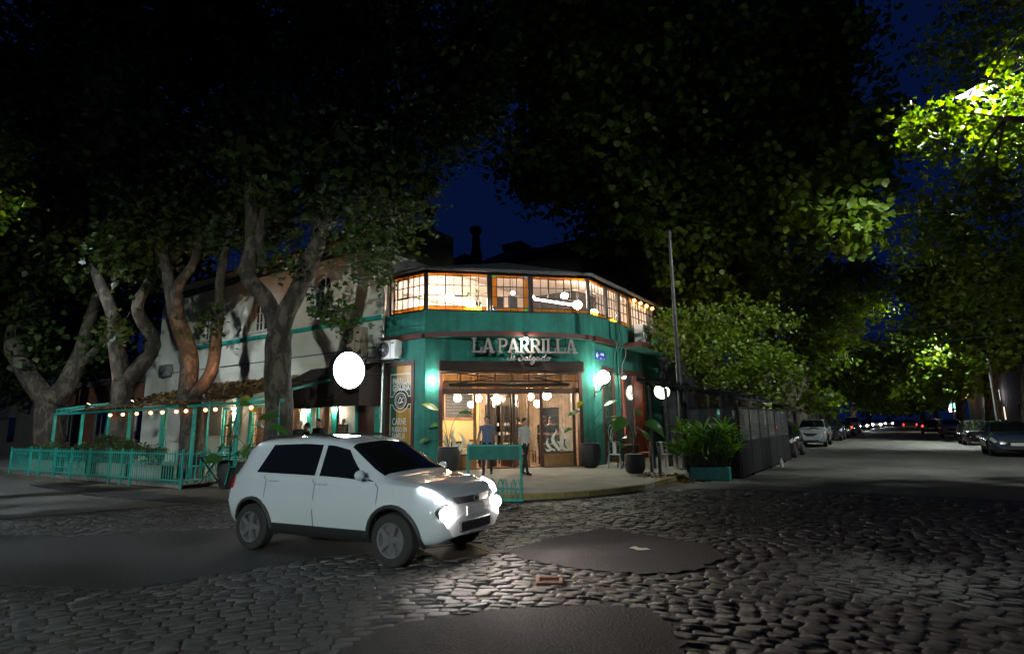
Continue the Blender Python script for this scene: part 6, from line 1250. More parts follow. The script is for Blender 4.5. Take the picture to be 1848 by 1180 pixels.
# ================================================================== ENCLOSURE, PERGOLA AND SMALL THINGS ON THE PAVEMENT
en = thing('street_enclosure', 'black fabric street seating enclosure with clear upper screens', 'enclosure', (-4.5, 21.7, 0))
M_fab = mat('black_fabric_panel', (.016, .016, .018), .8, .3, 9, .3)
M_scr = glass('clear_plastic_screen', (.80, .82, .80), dirt=.10, opaque=.05)
ys = [17.3 + 1.48 * i for i in range(7)]
for y0, y1 in zip(ys[:-1], ys[1:]):
    MB().bbox(-3.735, -3.70, y0 + .02, y1 - .02, .06, 1.04, .008).build('panel', M_fab, en); MB().box(-3.722, -3.714, y0 + .03, y1 - .03, 1.05, 1.98).build('screen', M_scr, en)
MB().bbox(-5.22, -3.76, 17.27, 17.305, .06, 1.04, .008).build('panel', M_fab, en); MB().box(-5.2, -3.78, 17.284, 17.292, 1.05, 1.98).build('screen', M_scr, en)
for y in ys: MB().bbox(-3.75, -3.69, y - .02, y + .02, .0, 2.05, .005).build('post', M_black, en)
MB().bbox(-5.28, -5.225, 17.26, 17.315, .0, 2.05, .005).build('post', M_black, en)
b = MB(); b.box(-3.745, -3.695, 17.33, ys[-1] - .025, 1.985, 2.02); b.box(-5.22, -3.76, 17.262, 17.312, 1.985, 2.02); b.build('top_rail', M_black, en)
MB().box(-5.15, -3.78, 17.35, 26.1, .02, .07).build('floor_deck', mat('dark_deck', (.05, .04, .035), .8, .2), en)
pg = thing('pergola', 'dark timber pergola with black netting over the side pavement', 'pergola', (-5.5, 20, .12))
M_pg = mat('blue_grey_timber', (.035, .042, .055), .7, .25, 8, .2)
for (x, y, h) in ((-6.75, 18.6, 2.82), (-6.55, 19.6, 2.78), (-5.35, 18.15, 2.55), (-5.35, 22.2, 2.55), (-5.35, 26, 2.55), (-6.75, 25.9, 2.82)): MB().bbox(x - .05, x + .05, y - .05, y + .05, .12, h, .006).build('post', M_pg, pg)
for i in range(11): y = 18.0 + i * .8; MB().bar((-6.95, y, 3.01), (-3.75, y, 2.36), .06, .10).build('rafter', M_pg, pg)
for (x, z) in ((-6.7, 2.88), (-5.35, 2.61), (-3.85, 2.31)): MB().bar((x, 17.9, z), (x, 26.2, z), .07, .09).build('beam', M_pg, pg)
rr = random.Random(6)
for i in range(8):                                            # sagging netting, strip by strip
    y0 = 18.0 + i * 1.02; rows = []
    for a in range(13):
        t = a / 12; rows.append([(-7.0 + 3.25 * t, y0 + 1.0 * c_ / 6, 3.08 - .66 * t - .06 * math.sin(PI * c_ / 6) + rr.uniform(-.025, .03)) for c_ in range(7)])
    MB().grid(rows).build('netting', mat('black_netting', (.014, .014, .013), .9, .4, 20, .6), pg)
n = 500; rg = np.random.default_rng(21); pos = np.stack([rg.uniform(-6.9, -4.0, n), 17.95 + np.abs(rg.normal(0, .35, n)), np.zeros(n)], 1); pos[:, 2] = 3.40 - .98 * (pos[:, 0] + 8.6) / 4.85 + rg.uniform(-.12, .05, n)
link('creeper_leaves', leaf_mesh('creeper_leaves', pos, .13, leafmat('dark_creeper', (.012, .018, .01), (.03, .04, .02), .2), 'rough', .5, 22), pg)
# lit round logo sign, blue board and dark neighbour
o = thing('round_logo_sign', 'small round glowing sign with a leaf mark under the pergola', 'sign', (-8.35, 24.5, 2.95))
Tl = Matrix.Translation((-8.35, 24.5, 2.95)) @ Matrix.Rotation(R(-62), 4, 'Z') @ Matrix.Rotation(PI / 2, 4, 'Y')
b = MB(Tl); b.lathe([(.33, -.10), (.36, -.10), (.36, .02), (.33, .02), (.33, -.09), (0, -.09)], 28, cap=False); b.build('rim', M_black, o); b = MB(Tl); b.lathe([(.329, -.05), (.329, .012), (0, .014)], 28, cap=False); b.build('lit_face', emis('logo_glow', (1, 1, .80), 9), o)
for k, (dx, dz, a) in enumerate(((-.02, .05, .5), (.10, -.07, .6))): b = MB(Tl @ Matrix.Translation((dz, dx, .02)) @ Matrix.Rotation(a, 4, 'Z')); b.sphere((0, 0, 0), .06, 8, 6, (.5, 1.3, .1)); b.build('leaf_mark', mat('leaf_mark_green', (.03, .06, .02), .6), o)
b = MB(); b.bar((-8.35, 24.5, 3.32), (-9.0, 24.6, 3.36), .03); b.build('bracket', M_black, o)
nb = thing('dark_neighbour_building', 'dark shuttered building beyond the restaurant under the trees', 'building', (-9, 30, 0))
M_nb = mat('dark_shopfront', (.045, .045, .05), .7, .2, 2); b = MB(EA); b.box(26.21, 46, .02, 4, .1, 5.2); b.build('wall', M_nb, nb)
b = MB(EA); b.box(26.5, 28.3, -.02, .018, .13, 3.1); b.build('shutter', mat('grey_blue_board', (.10, .115, .145), .6, .15, 2), nb)
for y in (29.2, 32.4, 36, 40): b = MB(EA); b.box(y, y + 1.5, -.03, .018, .9, 2.7); f = b.build('window', M_black, nb); b = MB(EA); b.box(y + .08, y + 1.42, -.045, -.032, .98, 2.62); b.build('pane', M_dglass, f)
MB(EA).bbox(26.21, 46, -.2, .02, 5.2, 5.45, .03).build('cornice', M_nb, nb)
def house(name, label, T, x0, x1, h, m, wins, lit=None, roofm=None):
    o = thing(name, label, 'building', T @ Vector(((x0 + x1) / 2, 0, 0))); b = MB(T); b.box(x0, x1, 0, 6, .1, h); b.build('wall', m, o); MB(T).bbox(x0 - .05, x1 + .05, -.15, 6, h, h + .25, .02).build('cornice', m, o)
    k = 0
    for (a, c, za, zb) in wins:
        f = MB(T); f.box(a - .09, a, -.05, -.002, za - .09, zb + .09); f.box(c, c + .09, -.05, -.002, za - .09, zb + .09); f.box(a, c, -.049, -.002, zb, zb + .09); f.box(a, c, -.049, -.002, za - .09, za); w_ = f.build('door_frame' if za < .4 else 'window', M_white if k % 2 else M_grey, o)
        g = MB(T); g.box(a, c, -.02, -.003, za, zb); g.build('door' if za < .4 else 'pane', lit if (lit and k == 0) else M_dglass, w_)
        if za > .4: g = MB(T); g.box((a + c) / 2 - .02, (a + c) / 2 + .02, -.035, -.021, za, zb); g.build('glazing_bar', M_grey, w_)
        k += 1
    return o
M_lit = emis('lit_window_glow', (1, .85, .6), 1.2); M_orange = mat('orange_plaster', (.34, .12, .04), .8, .15, 1.5); M_far = mat('far_plaster', (.15, .14, .12), .9, .2, 1)
house('pale_house', 'small pale house front behind the parked white suv', EA, 46.1, 56, 3.8, mat('pale_house_plaster', (.5, .48, .38), .9, .1, 1), ((47.2, 48.2, .13, 2.4), (50, 51.4, 1, 2.4), (53, 54.4, 1, 2.4)))
house('dark_house', 'dark terrace house far along the enclosure side', EA, 56.1, 76, 6.5, M_far, ((58, 59.2, .13, 2.4), (62, 63.5, 1, 2.6), (68, 69.5, 1, 2.6), (72, 73.4, 4, 5.6)))
house('dark_house', 'last dark house on the enclosure side', EA, 76.1, 130, 7.5, M_far, ((80, 81.5, 1, 2.6), (90, 91.5, 1, 2.6), (100, 101.5, 1, 2.6)))
EW = frame((8.6, 0, 0), (0, -1, 0))
house('orange_house', 'orange house front with garage at the right edge of the view', EW, -48, -30, 5.8, M_orange, ((-47, -44.6, .13, 2.6), (-41, -39.6, 1, 2.6), (-36, -34.6, 1, 2.6), (-46.5, -45, 3.6, 5)))
house('grey_house', 'grey house front behind the parked black saloon', EW, -66, -48.1, 6.5, M_far, ((-50, -49, .13, 2.5), (-56, -54.4, 1, 2.6), (-62, -60.5, 1, 2.6)), M_lit)
house('grey_house', 'farther grey house front on the opposite side', EW, -100, -66.1, 7.2, M_far, ((-70, -69, .13, 2.5), (-78, -76.5, 1, 2.6), (-86, -84.5, 1, 2.6)), M_lit)
def glowbox(x, y, z, w_, h_, col, st, label, cat='sign'):
    o = thing('lit_shop_sign', label, cat, (x, y, z), group='small lit signs down the right street'); b = MB(); b.bbox(x - .06, x + .06, y - w_ / 2, y + w_ / 2, z - h_ / 2, z + h_ / 2, .01); b.build('box', M_black, o)
    b = MB(); b.box(x - w_ * .45, x + w_ * .45, y - w_ / 2 - .03, y - w_ / 2 - .005, z - h_ * .4, z + h_ * .4); b.build('lit_face', emis('sign_glow_%d%d' % (int(col[0] * 9), int(col[1] * 9)), col, st), o)
glowbox(8.0, 70, 3.6, .9, 1.2, (.95, .9, 1), 6, 'small white lit sign on the grey house'); glowbox(7.6, 96, 4.6, 1.2, 1.3, (1, .45, .1), 6, 'small orange lit sign far down the street'); glowbox(7.4, 104, 3.2, 1.1, .9, (.2, .9, .7), 6, 'small turquoise lit sign far down the street'); glowbox(7.6, 112, 3.0, .9, 1.3, (1, .8, .7), 6, 'small pinkish lit sign far down the street')
o = thing('wall_lamp', 'warm wall lamp high on the orange house', 'lamp', (8.5, 47.6, 5.1)); b = MB(); b.bar((8.6, 47.6, 5.2), (8.2, 47.6, 5.2), .05); b.build('bracket', M_black, o); b = MB(); b.sphere((8.15, 47.6, 5.02), .16, 10, 8); b.build('globe', emis('warm_wall_glow', (1, .62, .38), 40), o)
o = thing('wall_lamp', 'warm lamp beside the doorway of the grey house', 'lamp', (8.5, 51.5, 2.4)); b = MB(); b.bar((8.6, 51.5, 2.5), (8.35, 51.5, 2.5), .05); b.build('bracket', M_black, o); b = MB(); b.sphere((8.3, 51.5, 2.38), .12, 10, 8); b.build('globe', emis('warm_wall_glow', (1, .62, .38), 40), o)
# far left: low dark building, white gable, lit window house
lf = thing('brick_house', 'low brick house with white framed window seen past the terrace posts', 'building', (-36, 15.5, 0))
SW = frame((0, 15.4, 0), (1, 0, 0)); b = MB(SW); b.box(-50, -33.3, 0, 5, .1, 4.4); b.build('wall', mat('dim_brick', (.20, .085, .05), .9, .25, 3, .3), lf)
for a, c, m in ((-35.6, -34.1, M_white), (-40.8, -39.4, M_grey), (-45, -44, M_grey)):
    b = MB(SW); b.box(a - .14, a, -.08, -.002, .9, 2.9); b.box(c, c + .14, -.08, -.002, .9, 2.9); b.box(a, c, -.079, -.002, 2.74, 2.9); b.box(a, c, -.079, -.002, .9, 1.0); f = b.build('window', m, lf); g = MB(SW); g.box(a, c, -.02, -.003, 1, 2.74); g.build('pane', M_dglass, f); g = MB(SW); g.box((a + c) / 2 - .04, (a + c) / 2 + .04, -.05, -.021, 1, 2.74); g.build('glazing_bar', m, f)
b = MB(SW); b.bbox(-50, -33.2, -.3, 0, 4.4, 4.75, .03); b.build('cornice', M_far, lf); b = MB(SW); b.add([(-38, -.4, 4.76), (-33, -.4, 4.76), (-33, 3, 5.3), (-38, 3, 5.3)], [(0, 1, 2, 3)]); b.build('roof_sheet', mat('pale_sheet', (.35, .36, .4), .5, .1), lf)
l2 = thing('dark_house', 'dark low house closing the terrace side street', 'building', (-62, 16, 0)); b = MB(SW); b.box(-80, -50.1, 0, 6, .1, 5.2); b.build('wall', M_far, l2); MB(SW).bbox(-80, -50, -.2, 0, 5.2, 5.5, .03).build('cornice', M_far, l2)
for x in (-56, -60, -66): b = MB(SW); b.box(x, x + 1.3, -.04, -.002, 1, 2.8); b.build('window', M_dglass, l2)
# bollards, bike rack, chairs and tables
bl = None
for i, (x, y) in enumerate(((-6.25, 17.01), (-5.96, 16.92))):
    o = thing('bollard', ('grey bollard nearer the round black pot' if i == 0 else 'grey bollard nearer the steel pole'), 'bollard', (x, y, .12), group='pair of grey bollards'); b = MB(); b.bbox(x - .045, x + .045, y - .045, y + .045, .12, .90, .012); b.build('post', M_grey, o); MB().bbox(x - .09, x + .09, y - .09, y + .09, .122, .14, .005).build('base_plate', M_grey, o)
rk = thing('bike_rack', 'teal metal bike rack with a blank header board at the kerb', 'bike rack', (-7.4, 10.42, 0), math.atan2(.30, 1.22)); T = world_of(rk)
for s in (-1, 1): MB(T).bbox(s * .62 - .022, s * .62 + .022, -.022, .022, .03, 1.18, .004).build('post', M_tealm, rk)
MB(T).bbox(-.60, .60, -.012, .012, .86, 1.15, .004).build('board', mat('dark_teal_board', (.012, .13, .10), .5, .2, 4), rk); b = MB(T); b.bar((-.6, 0, 1.165), (.6, 0, 1.165), .035); b.build('top_rail', M_tealm, rk)
b = MB(T); b.bbox(-.72, .72, -.22, -.18, .02, .06, .004); b.bbox(-.72, .72, .18, .22, .02, .06, .004); b.bar((-.6, -.02, .26), (.6, -.02, .26), .03); b.bar((-.62, -.2, .045), (-.62, .2, .045), .04); b.bar((.62, -.2, .045), (.62, .2, .045), .04); b.build('base_frame', M_tealm, rk)
for x in (-.46, -.36, -.16, -.06, .14, .24, .44, .54): b = MB(T); b.tube(catmull([(x, -.19, .06), (x, -.14, .30), (x, -.05, .44), (x, .06, .43), (x, .14, .30), (x, .19, .06)], 4), .012, 6); b.build('hoop', M_tealm, rk, smooth=True)
def metal_chair(label, loc, rz, m, group):
    o = thing('metal_chair', label, 'chair', loc, rz, group); T = world_of(o)
    MB(T).bbox(-.19, .19, -.19, .19, .44, .465, .01).build('seat', m, o)
    for sx in (-1, 1):
        for sy in (-1, 1): b = MB(T); b.tube([(sx * .17, sy * .17, .44), (sx * .235, sy * .24, 0)], [.022, .016], 6); b.build('leg', m, o)
    b = MB(T); b.tube(catmull([(-.17, -.18, .46), (-.19, -.22, .7), (-.15, -.25, .84), (.15, -.25, .84), (.19, -.22, .7), (.17, -.18, .46)], 4), .013, 6); b.build('back_frame', m, o, smooth=True); b = MB(T); b.grid([[(x, -.20 - .05 * (z - .47) / .36, z) for x in (-.06, 0, .06)] for z in (.47, .6, .72, .83)]); b.build('backrest', m, o)
    return o
def table(label, loc, m, group, top=(.35, .35), rz=0, fold=False):
    o = thing('cafe_table', label, 'table', loc, rz, group); T = world_of(o); MB(T).bbox(-top[0], top[0], -top[1], top[1], .72, .75, .01).build('table_top', m, o)
    for s in (-1, 1):
        b = MB(T)
        if fold: b.bar((s * top[0] * .8, -top[1] * .8, .02), (s * top[0] * .8, top[1] * .8, .71), .03); b.bar((s * top[0] * .79, top[1] * .8, .02), (s * top[0] * .79, -top[1] * .8, .71), .03)
        else: b.bar((s * top[0] * .8, -top[1] * .7, 0), (s * top[0] * .8, -top[1] * .7, .72), .03); b.bar((s * top[0] * .8, top[1] * .7, 0), (s * top[0] * .8, top[1] * .7, .72), .03)
        b.build('leg', m, o)
M_chs = mat('raw_steel_chair', (.38, .38, .39), .4, .2, 9, metal=.6); M_cho = mat('orange_red_chair', (.45, .10, .05), .5, .15, 7)
GC = 'metal chairs on the side pavement'
metal_chair('pale metal chair beside the tall pot right of the shopfront', (-7.95, 18.15, .125), R(200), M_chs, GC); metal_chair('orange red metal chair at the table by the side window', (-7.4, 19.6, .125), R(130), M_cho, GC); metal_chair('pale metal chair just behind the bollards', (-6.35, 18.7, .125), R(-20), M_chs, GC); metal_chair('pale metal chair next to the steel pole', (-5.85, 19.2, .125), R(30), M_chs, GC); metal_chair('pale metal chair under the pergola by the dark door', (-7.2, 21.5, .125), R(90), M_chs, GC)
table('small brown table between the side wall chairs', (-7.75, 18.85, .125), M_brown, 'tables on the side pavement'); table('small dark table under the pergola', (-6.2, 19.9, .125), M_black, 'tables on the side pavement')
GT2 = 'chairs and tables on the terrace'
for i, (x, y, lb) in enumerate(((-15.9, 9.05, 'dark folding table with crossed legs at the open end of the railing'), (-18.2, 10.6, 'teal folding table beside the mottled trunk'), (-17.0, 11.8, 'teal folding table under the barred window'), (-20.8, 10.9, 'teal folding table behind the leafy shrubs'))):
    table(lb, (x, y, .15 if y < 9.4 else .125), M_iron if i == 0 else M_tealm, GT2, (.42, .36), R(8), True)
TC = [(-16.8, 9.0, 90, 'teal chair drawn up to the dark folding table'), (-15.1, 9.2, -90, 'teal chair next to the potted young tree'), (-17.5, 10.5, -90, 'teal chair between the mottled trunk and terrace post'), (-18.9, 10.9, 90, 'teal chair on the far side of the mottled trunk'), (-16.2, 11.9, -80, 'teal chair in front of the menu box wall'), (-17.8, 11.7, 90, 'teal chair under the barred window'), (-20.0, 11.0, -90, 'teal chair behind the railing end panel'), (-21.6, 10.8, 90, 'teal chair behind the tall leafy shrub')]
for x, y, a, lb in TC: metal_chair(lb, (x, y, .15 if y < 9.4 else .125), R(a), M_tealm, GT2)
o = thing('plastic_bottle', 'clear bottle standing at the foot of the black enclosure', 'bottle', (-3.45, 22.2, 0)); b = MB(); b.lathe([(.05, 0), (.055, .03), (.055, .2), (.02, .27), (.02, .31), (0, .31)], 12, (-3.45, 22.2, .003)); b.build('bottle', mat('clear_plastic', (.5, .52, .52), .15, .1), o, smooth=True); b = MB(); b.lathe([(.023, .311), (.023, .34), (0, .34)], 10, (-3.45, 22.2, .003)); b.build('cap', M_grey, o)
# ================================================================== INSIDE THE RESTAURANT
GP = 'opal pendant lamps in the dining room'; GU = 'lamps in the upper gallery'
def opal(loc, r_, label, group=GP, m=M_pend, top=4.25):
    o = thing('pendant_lamp', label, 'lamp', loc, group=group); x, y, z = loc
    b = MB(); b.tube([(x, y, z + r_ * .8), (x, y, top)], .010, 5); b.lathe([(r_ * .4, r_ * .75), (r_ * .45, r_ * .9), (.02, r_ * 1.15)], 12, loc); b.build('rod', M_black, o); b = MB(); b.lathe([(0, -r_ * .85), (r_ * .35, -r_ * .8), (r_ * .85, -r_ * .35), (r_, .1 * r_), (r_ * .75, r_ * .55), (r_ * .4, r_ * .76)], 14, loc); b.build('lamp_shade', m, o, smooth='all')
def inn(u, d, z): return tuple(CH @ Vector((u, d, z)))        # a point behind the shopfront
opal(inn(1.30, 1.6, 2.62), .15, 'opal pendant lamp in front of the chalk board'); opal(inn(2.05, 1.5, 2.60), .15, 'opal pendant lamp behind the golden mullion'); opal(inn(2.05, 3.2, 2.45), .15, 'opal pendant lamp lower behind the golden mullion'); opal(inn(2.72, 1.4, 2.60), .17, 'opal pendant lamp in the middle doorway'); opal(inn(4.35, 2.6, 2.70), .15, 'opal pendant lamp beside the right hand mullion'); opal(inn(4.72, 1.5, 2.68), .17, 'opal pendant lamp over the two waiters'); opal(inn(4.75, 3.0, 2.45), .17, 'opal pendant lamp deeper behind the two waiters'); opal(inn(3.3, 4.2, 2.6), .13, 'small opal pendant lamp at the back of the room')
# chalk board on the yellow wall
o = thing('chalk_board', 'large framed chalk board on the yellow wall inside the left window', 'chalk board', (-14.9, 18.4, 2.4)); b = MB(); b.box(-14.898, -14.86, 17.6, 19.3, 1.95, 3.25); b.build('slate', mat('slate_black', (.03, .03, .032), .7, .5, 14, col2=(.012, .012, .013)), o)
b = MB(); b.box(-14.898, -14.84, 17.5, 17.6, 1.85, 3.35); b.box(-14.898, -14.84, 19.3, 19.4, 1.85, 3.35); b.box(-14.898, -14.841, 17.6, 19.3, 1.85, 1.95); b.box(-14.898, -14.841, 17.6, 19.3, 3.25, 3.35); b.build('frame', M_wood, o)
b = MB(); rr = random.Random(2)
for i in range(9):
    y = 17.7; z = 3.15 - i * .13
    while y < 19.2:
        l = rr.uniform(.04, .16); b.bar((-14.855, y, z), (-14.855, min(19.25, y + l), z + rr.uniform(-.015, .015)), .012); y += l + rr.uniform(.03, .12)
b.build('chalk_strokes', mat('chalk', (.35, .33, .3), .9), o)
o = thing('framed_picture', 'small gold framed picture on the wall behind the two waiters', 'picture', (-10.3, 22.58, 2.3)); b = MB(); b.bbox(-10.0, -9.6, 22.54, 22.598, 2.0, 2.6, .01); b.build('frame', M_wood, o); b = MB(); b.box(-9.96, -9.64, 22.53, 22.538, 2.05, 2.55); b.build('print', mat('old_print', (.3, .24, .16), .7, .4, 9), o)
# tall dark dresser with shelves and things on it
o = thing('dresser', 'dark wooden dresser with open shelves behind the doorway', 'dresser', (-14.5, 21.0, .15)); b = MB(); b.box(-14.86, -14.3, 20.3, 20.36, .15, 2.5); b.box(-14.86, -14.3, 21.7, 21.76, .15, 2.5); b.box(-14.86, -14.82, 20.361, 21.699, .15, 2.5); b.build('side_panel', M_iron, o)
for z in (.2, .75, 1.15, 1.55, 1.95, 2.45): MB().box(-14.82, -14.3, 20.362, 21.698, z, z + .03).build('shelf', M_iron, o)
for i in range(9): x = 20.45 + i * .14; MB().lathe([(.05, 0), (.055, .1), (.03, .13), (0, .13)], 8, (-14.5, x, (1.581, 1.181)[i % 2])).build('crockery', M_white, o)
shelf(-13.3, -12.6, 23.0, .9, 3, 'shelf of bottles in the hatch at the back of the dining room')
# tables laid with glasses, dark chairs
def dining(u, d, label, rz=0):
    p = inn(u, d, .15); o = thing('dining_table', label, 'table', p, rzc + rz, 'tables in the dining room'); T = world_of(o); MB(T).bbox(-.42, .42, -.38, .38, .72, .75, .01).build('table_top', M_wood, o)
    b = MB(T); b.lathe([(.25, 0), (.24, .03), (.04, .05), (.035, .71)], 12); b.build('pedestal', M_iron, o)
    gm = MB().lathe([(.03, 0), (.006, .01), (.006, .08), (.035, .11), (.04, .18), (.032, .21)], 10, cap=False).mesh('wine_glass', M_clear); pm_ = MB().lathe([(.09, 0), (.12, .015), (0, .012)], 14).mesh('plate', M_white)
    for (x, y) in ((-.2, .1), (.2, -.1), (.05, .25), (-.05, -.25)):
        w_ = T @ Vector((x, y, .751))
        g_ = thing('place_setting', 'plate and glass, %s place, %s' % (('left', 'right', 'inner', 'outer')[[(-.2, .1), (.2, -.1), (.05, .25), (-.05, -.25)].index((x, y))], label.replace('brown table', 'table')), 'place setting', w_, group='place settings on the dining tables'); piece('plate', pm_, g_, w_); piece('wine_glass', gm, g_, w_ + Vector((.12, .03, 0)))
def dark_chair(u, d, rz, label):
    o = thing('dining_chair', label, 'chair', inn(u, d, .15), rzc + rz, 'dark chairs in the dining room'); T = world_of(o); MB(T).bbox(-.2, .2, -.2, .2, .43, .46, .01).build('seat', M_iron, o)
    for sx in (-1, 1):
        MB(T).bbox(sx * .18 - .02, sx * .18 + .02, .16, .20, 0, .43, .004).build('leg', M_iron, o); MB(T).bbox(sx * .18 - .02, sx * .18 + .02, -.20, -.16, 0, .92, .004).build('leg', M_iron, o)
    for k in range(5): MB(T).box(-.13 + k * .065 - .012, -.13 + k * .065 + .012, -.19, -.17, .5, .86).build('slat', M_iron, o)
    MB(T).bbox(-.16, .16, -.195, -.165, .86, .92, .004).build('top_rail', M_iron, o)
dining(1.15, .9, 'brown table inside the left flame window'); dining(4.7, .85, 'brown table inside the right flame window'); dining(3.55, 2.6, 'brown table in the middle of the dining room'); dining(2.1, 3.4, 'brown table near the dresser')
dark_chair(1.15, .45, PI, 'dark chair with its back to the left flame window') ; dark_chair(1.85, .95, R(90), 'dark chair beside the golden mullion'); dark_chair(4.35, .42, PI, 'dark slatted chair behind the right flame print'); dark_chair(4.95, .42, PI, 'dark slatted chair at the right end of the window'); dark_chair(3.5, 1.9, PI, 'dark chair in the open doorway'); dark_chair(2.9, 2.8, R(80), 'dark chair beside the middle table'); dark_chair(4.3, 2.7, R(-90), 'dark chair behind the two waiters'); dark_chair(2.1, 2.75, PI, 'dark chair in front of the dresser')
# side counter things seen through the side window
o = thing('side_counter', 'counter with boxes behind the side window', 'counter', (-9.9, 22.2, .15)); MB().bbox(-10.3, -9.5, 21.7, 22.58, .15, 1.0, .01).build('cabinet', M_brown, o); MB().bbox(-10.35, -9.45, 21.65, 22.59, 1.002, 1.04, .006).build('worktop', M_wood, o)
for i, (x, y, c) in enumerate(((-9.7, 21.85, (.5, .5, .5)), (-9.75, 22.2, (.1, .15, .4)), (-9.7, 22.42, (.4, .36, .05)), (-10.05, 22.1, (.5, .3, .25)))):
    q = thing('counter_box', ('pale box', 'blue box', 'yellow box', 'pinkish box')[i] + ' standing on the counter behind the side window', 'box', (x, y, 1.04), group='boxes on the side counter'); MB().bbox(x - .11, x + .11, y - .09, y + .09, 1.041, 1.30 + .04 * i, .008).build('carton', mat('carton_%d' % i, c, .6, .15), q); MB().box(x - .112, x + .112, y - .091, y + .091, 1.15, 1.18).build('printed_band', M_white, q)
o = thing('bracket_globe_lamp', 'red shaded lamp glowing behind the side window', 'lamp', (-9.9, 22.3, 2.7)); b = MB(); b.lathe([(0, 0), (.12, .03), (.15, .16), (.1, .26), (.0, .28)], 14, (-9.75, 22.15, 2.5)); b.build('lamp_shade', emis('orange_shade_glow', (1, .40, .18), 3), o, smooth='all'); b = MB(); b.tube([(-9.75, 22.15, 2.76), (-9.75, 22.15, 4.25)], .01, 5); b.build('cord', M_black, o)

# ---- upper gallery
up_ = [(inn(1.0, 1.6, 6.45), .19, 'round lamp left in the gallery'), (inn(1.75, 1.3, 6.15), .20, 'round lamp behind the gallery plant'), (inn(2.15, 2.4, 6.25), .22, 'large round lamp deep in the left gallery bay'), (inn(3.62, 2.2, 6.85), .08, 'small lamp at the top of the amber bordered bay'), (inn(4.3, 1.8, 6.60), .11, 'small lamp in the right gallery bay'), (inn(5.6, 1.6, 6.65), .15, 'dim lamp at the right gallery corner'), ((-10.0, 19.9, 6.25), .19, 'round lamp at the side of the gallery'), ((-10.0, 21.4, 6.15), .19, 'round lamp farther along the gallery side'), ((-10.2, 23.8, 6.15), .15, 'white lamp near the end of the gallery side')]
for p, r_, lb in up_: opal(p, r_, lb, GU, M_pendu, 7.5)
o = thing('tube_lamp', 'long white tube lamp slanting across the right gallery bay', 'lamp', inn(4.8, .9, 6.2)); b = MB(CH); b.tube([(4.15, .9, 6.33), (5.75, .7, 6.08)], .035, 10); b.build('tube', emis('tube_glow', (1, .97, .93), 40), o); b = MB(CH); b.bar((4.1, .93, 6.36), (5.8, .73, 6.11), .05, .03); b.build('fitting', M_white, o)
o = thing('stair_beam', 'long sloping pale beam behind the left gallery bays', 'beam', inn(1, 1.5, 6)); b = MB(CH); b.bar((-1.0, 1.9, 6.62), (2.4, 1.3, 5.75), .05, .07); b.build('beam', M_iwhite, o); b = MB(CH); b.bar((-1.0, 1.9, 6.70), (2.4, 1.3, 5.83), .02, .03); b.build('handrail', M_grey, o)
for i, (u, d, lb) in enumerate(((2.75, .9, 'dark chair back in the amber bordered bay'), (3.15, .7, 'second dark chair in the amber bordered bay'))):
    o = thing('gallery_chair', lb, 'chair', inn(u, d, 5.35), rzc + R(25 * i), 'chairs in the gallery'); T = world_of(o); MB(T).bbox(-.2, .2, -.2, .2, .43, .47, .01).build('seat', M_iron, o); MB(T).bbox(-.2, .2, -.2, -.16, .5, .98, .02).build('backrest', M_iron, o)
    for sx in (-1, 1):
        for sy in (-1, 1): MB(T).box(sx * .17 - .015, sx * .17 + .015, sy * .17 - .015, sy * .17 + .015, 0, .43).build('leg', M_iron, o)
o = thing('hanging_plant', 'leafy hanging plant in the left gallery bay', 'plant', inn(1.95, .6, 6.3)); b0 = inn(1.95, .6, 5.9); MB().lathe([(.08, 0), (.13, .16), (.12, .16)], 12, b0).build('pot', M_terra, o); paddle((b0[0], b0[1], b0[2] + .15), [(.25, .1, .35, .3, .9), (-.25, -.1, .40, .3, .9), (.1, -.2, .45, .25, .9), (-.1, .2, .35, .3, .9)], .07, o, M_pl); MB().tube([(b0[0], b0[1], b0[2] + .1), (b0[0], b0[1], 7.2)], .006, 4).build('cord', M_black, o)
for i in range(4): 
    q = thing('bottle', ('bottle standing on the right gallery sill, leftmost of four', 'bottle standing on the right gallery sill, second of four', 'bottle standing on the right gallery sill, third of four', 'bottle standing on the right gallery sill, rightmost of four')[i], 'bottle', inn(4.85 + i * .09, .3, 5.62), group='bottles on the gallery sill'); p = inn(4.85 + i * .09, .3, 5.61); MB().lathe([(.035, 0), (.035, .17), (.013, .22), (.013, .29), (0, .29)], 8, p).build('glass', mat('bottle_glass', (.05, .035, .02), .15, .4, 3), q); MB().lathe([(.015, .291), (.015, .31), (0, .31)], 8, p).build('cap', M_black, q)
MB(CH).box(3.9, 6.0, .2, .42, 5.58, 5.605).build('gallery_sill', M_wood, res)
for i in range(4): 
    q = thing('gallery_bulb', 'amber bulb under the gallery eave on the side street, %s' % ('nearest the corner', 'second from the corner', 'third from the corner', 'farthest from the corner')[i], 'lamp', (-8.93, 23.3 + i * .75, 6.95), group='amber bulbs under the side gallery eave'); b = MB(); b.sphere((-8.93, 23.3 + i * .75, 6.88), .07, 10, 8); b.build('bulb', emis('amber_bulb_glow', (1, .42, .06), 30), q); b = MB(); b.lathe([(.025, .06), (.025, .12), (0, .12)], 8, (-8.93, 23.3 + i * .75, 6.88)); b.build('socket', M_black, q)
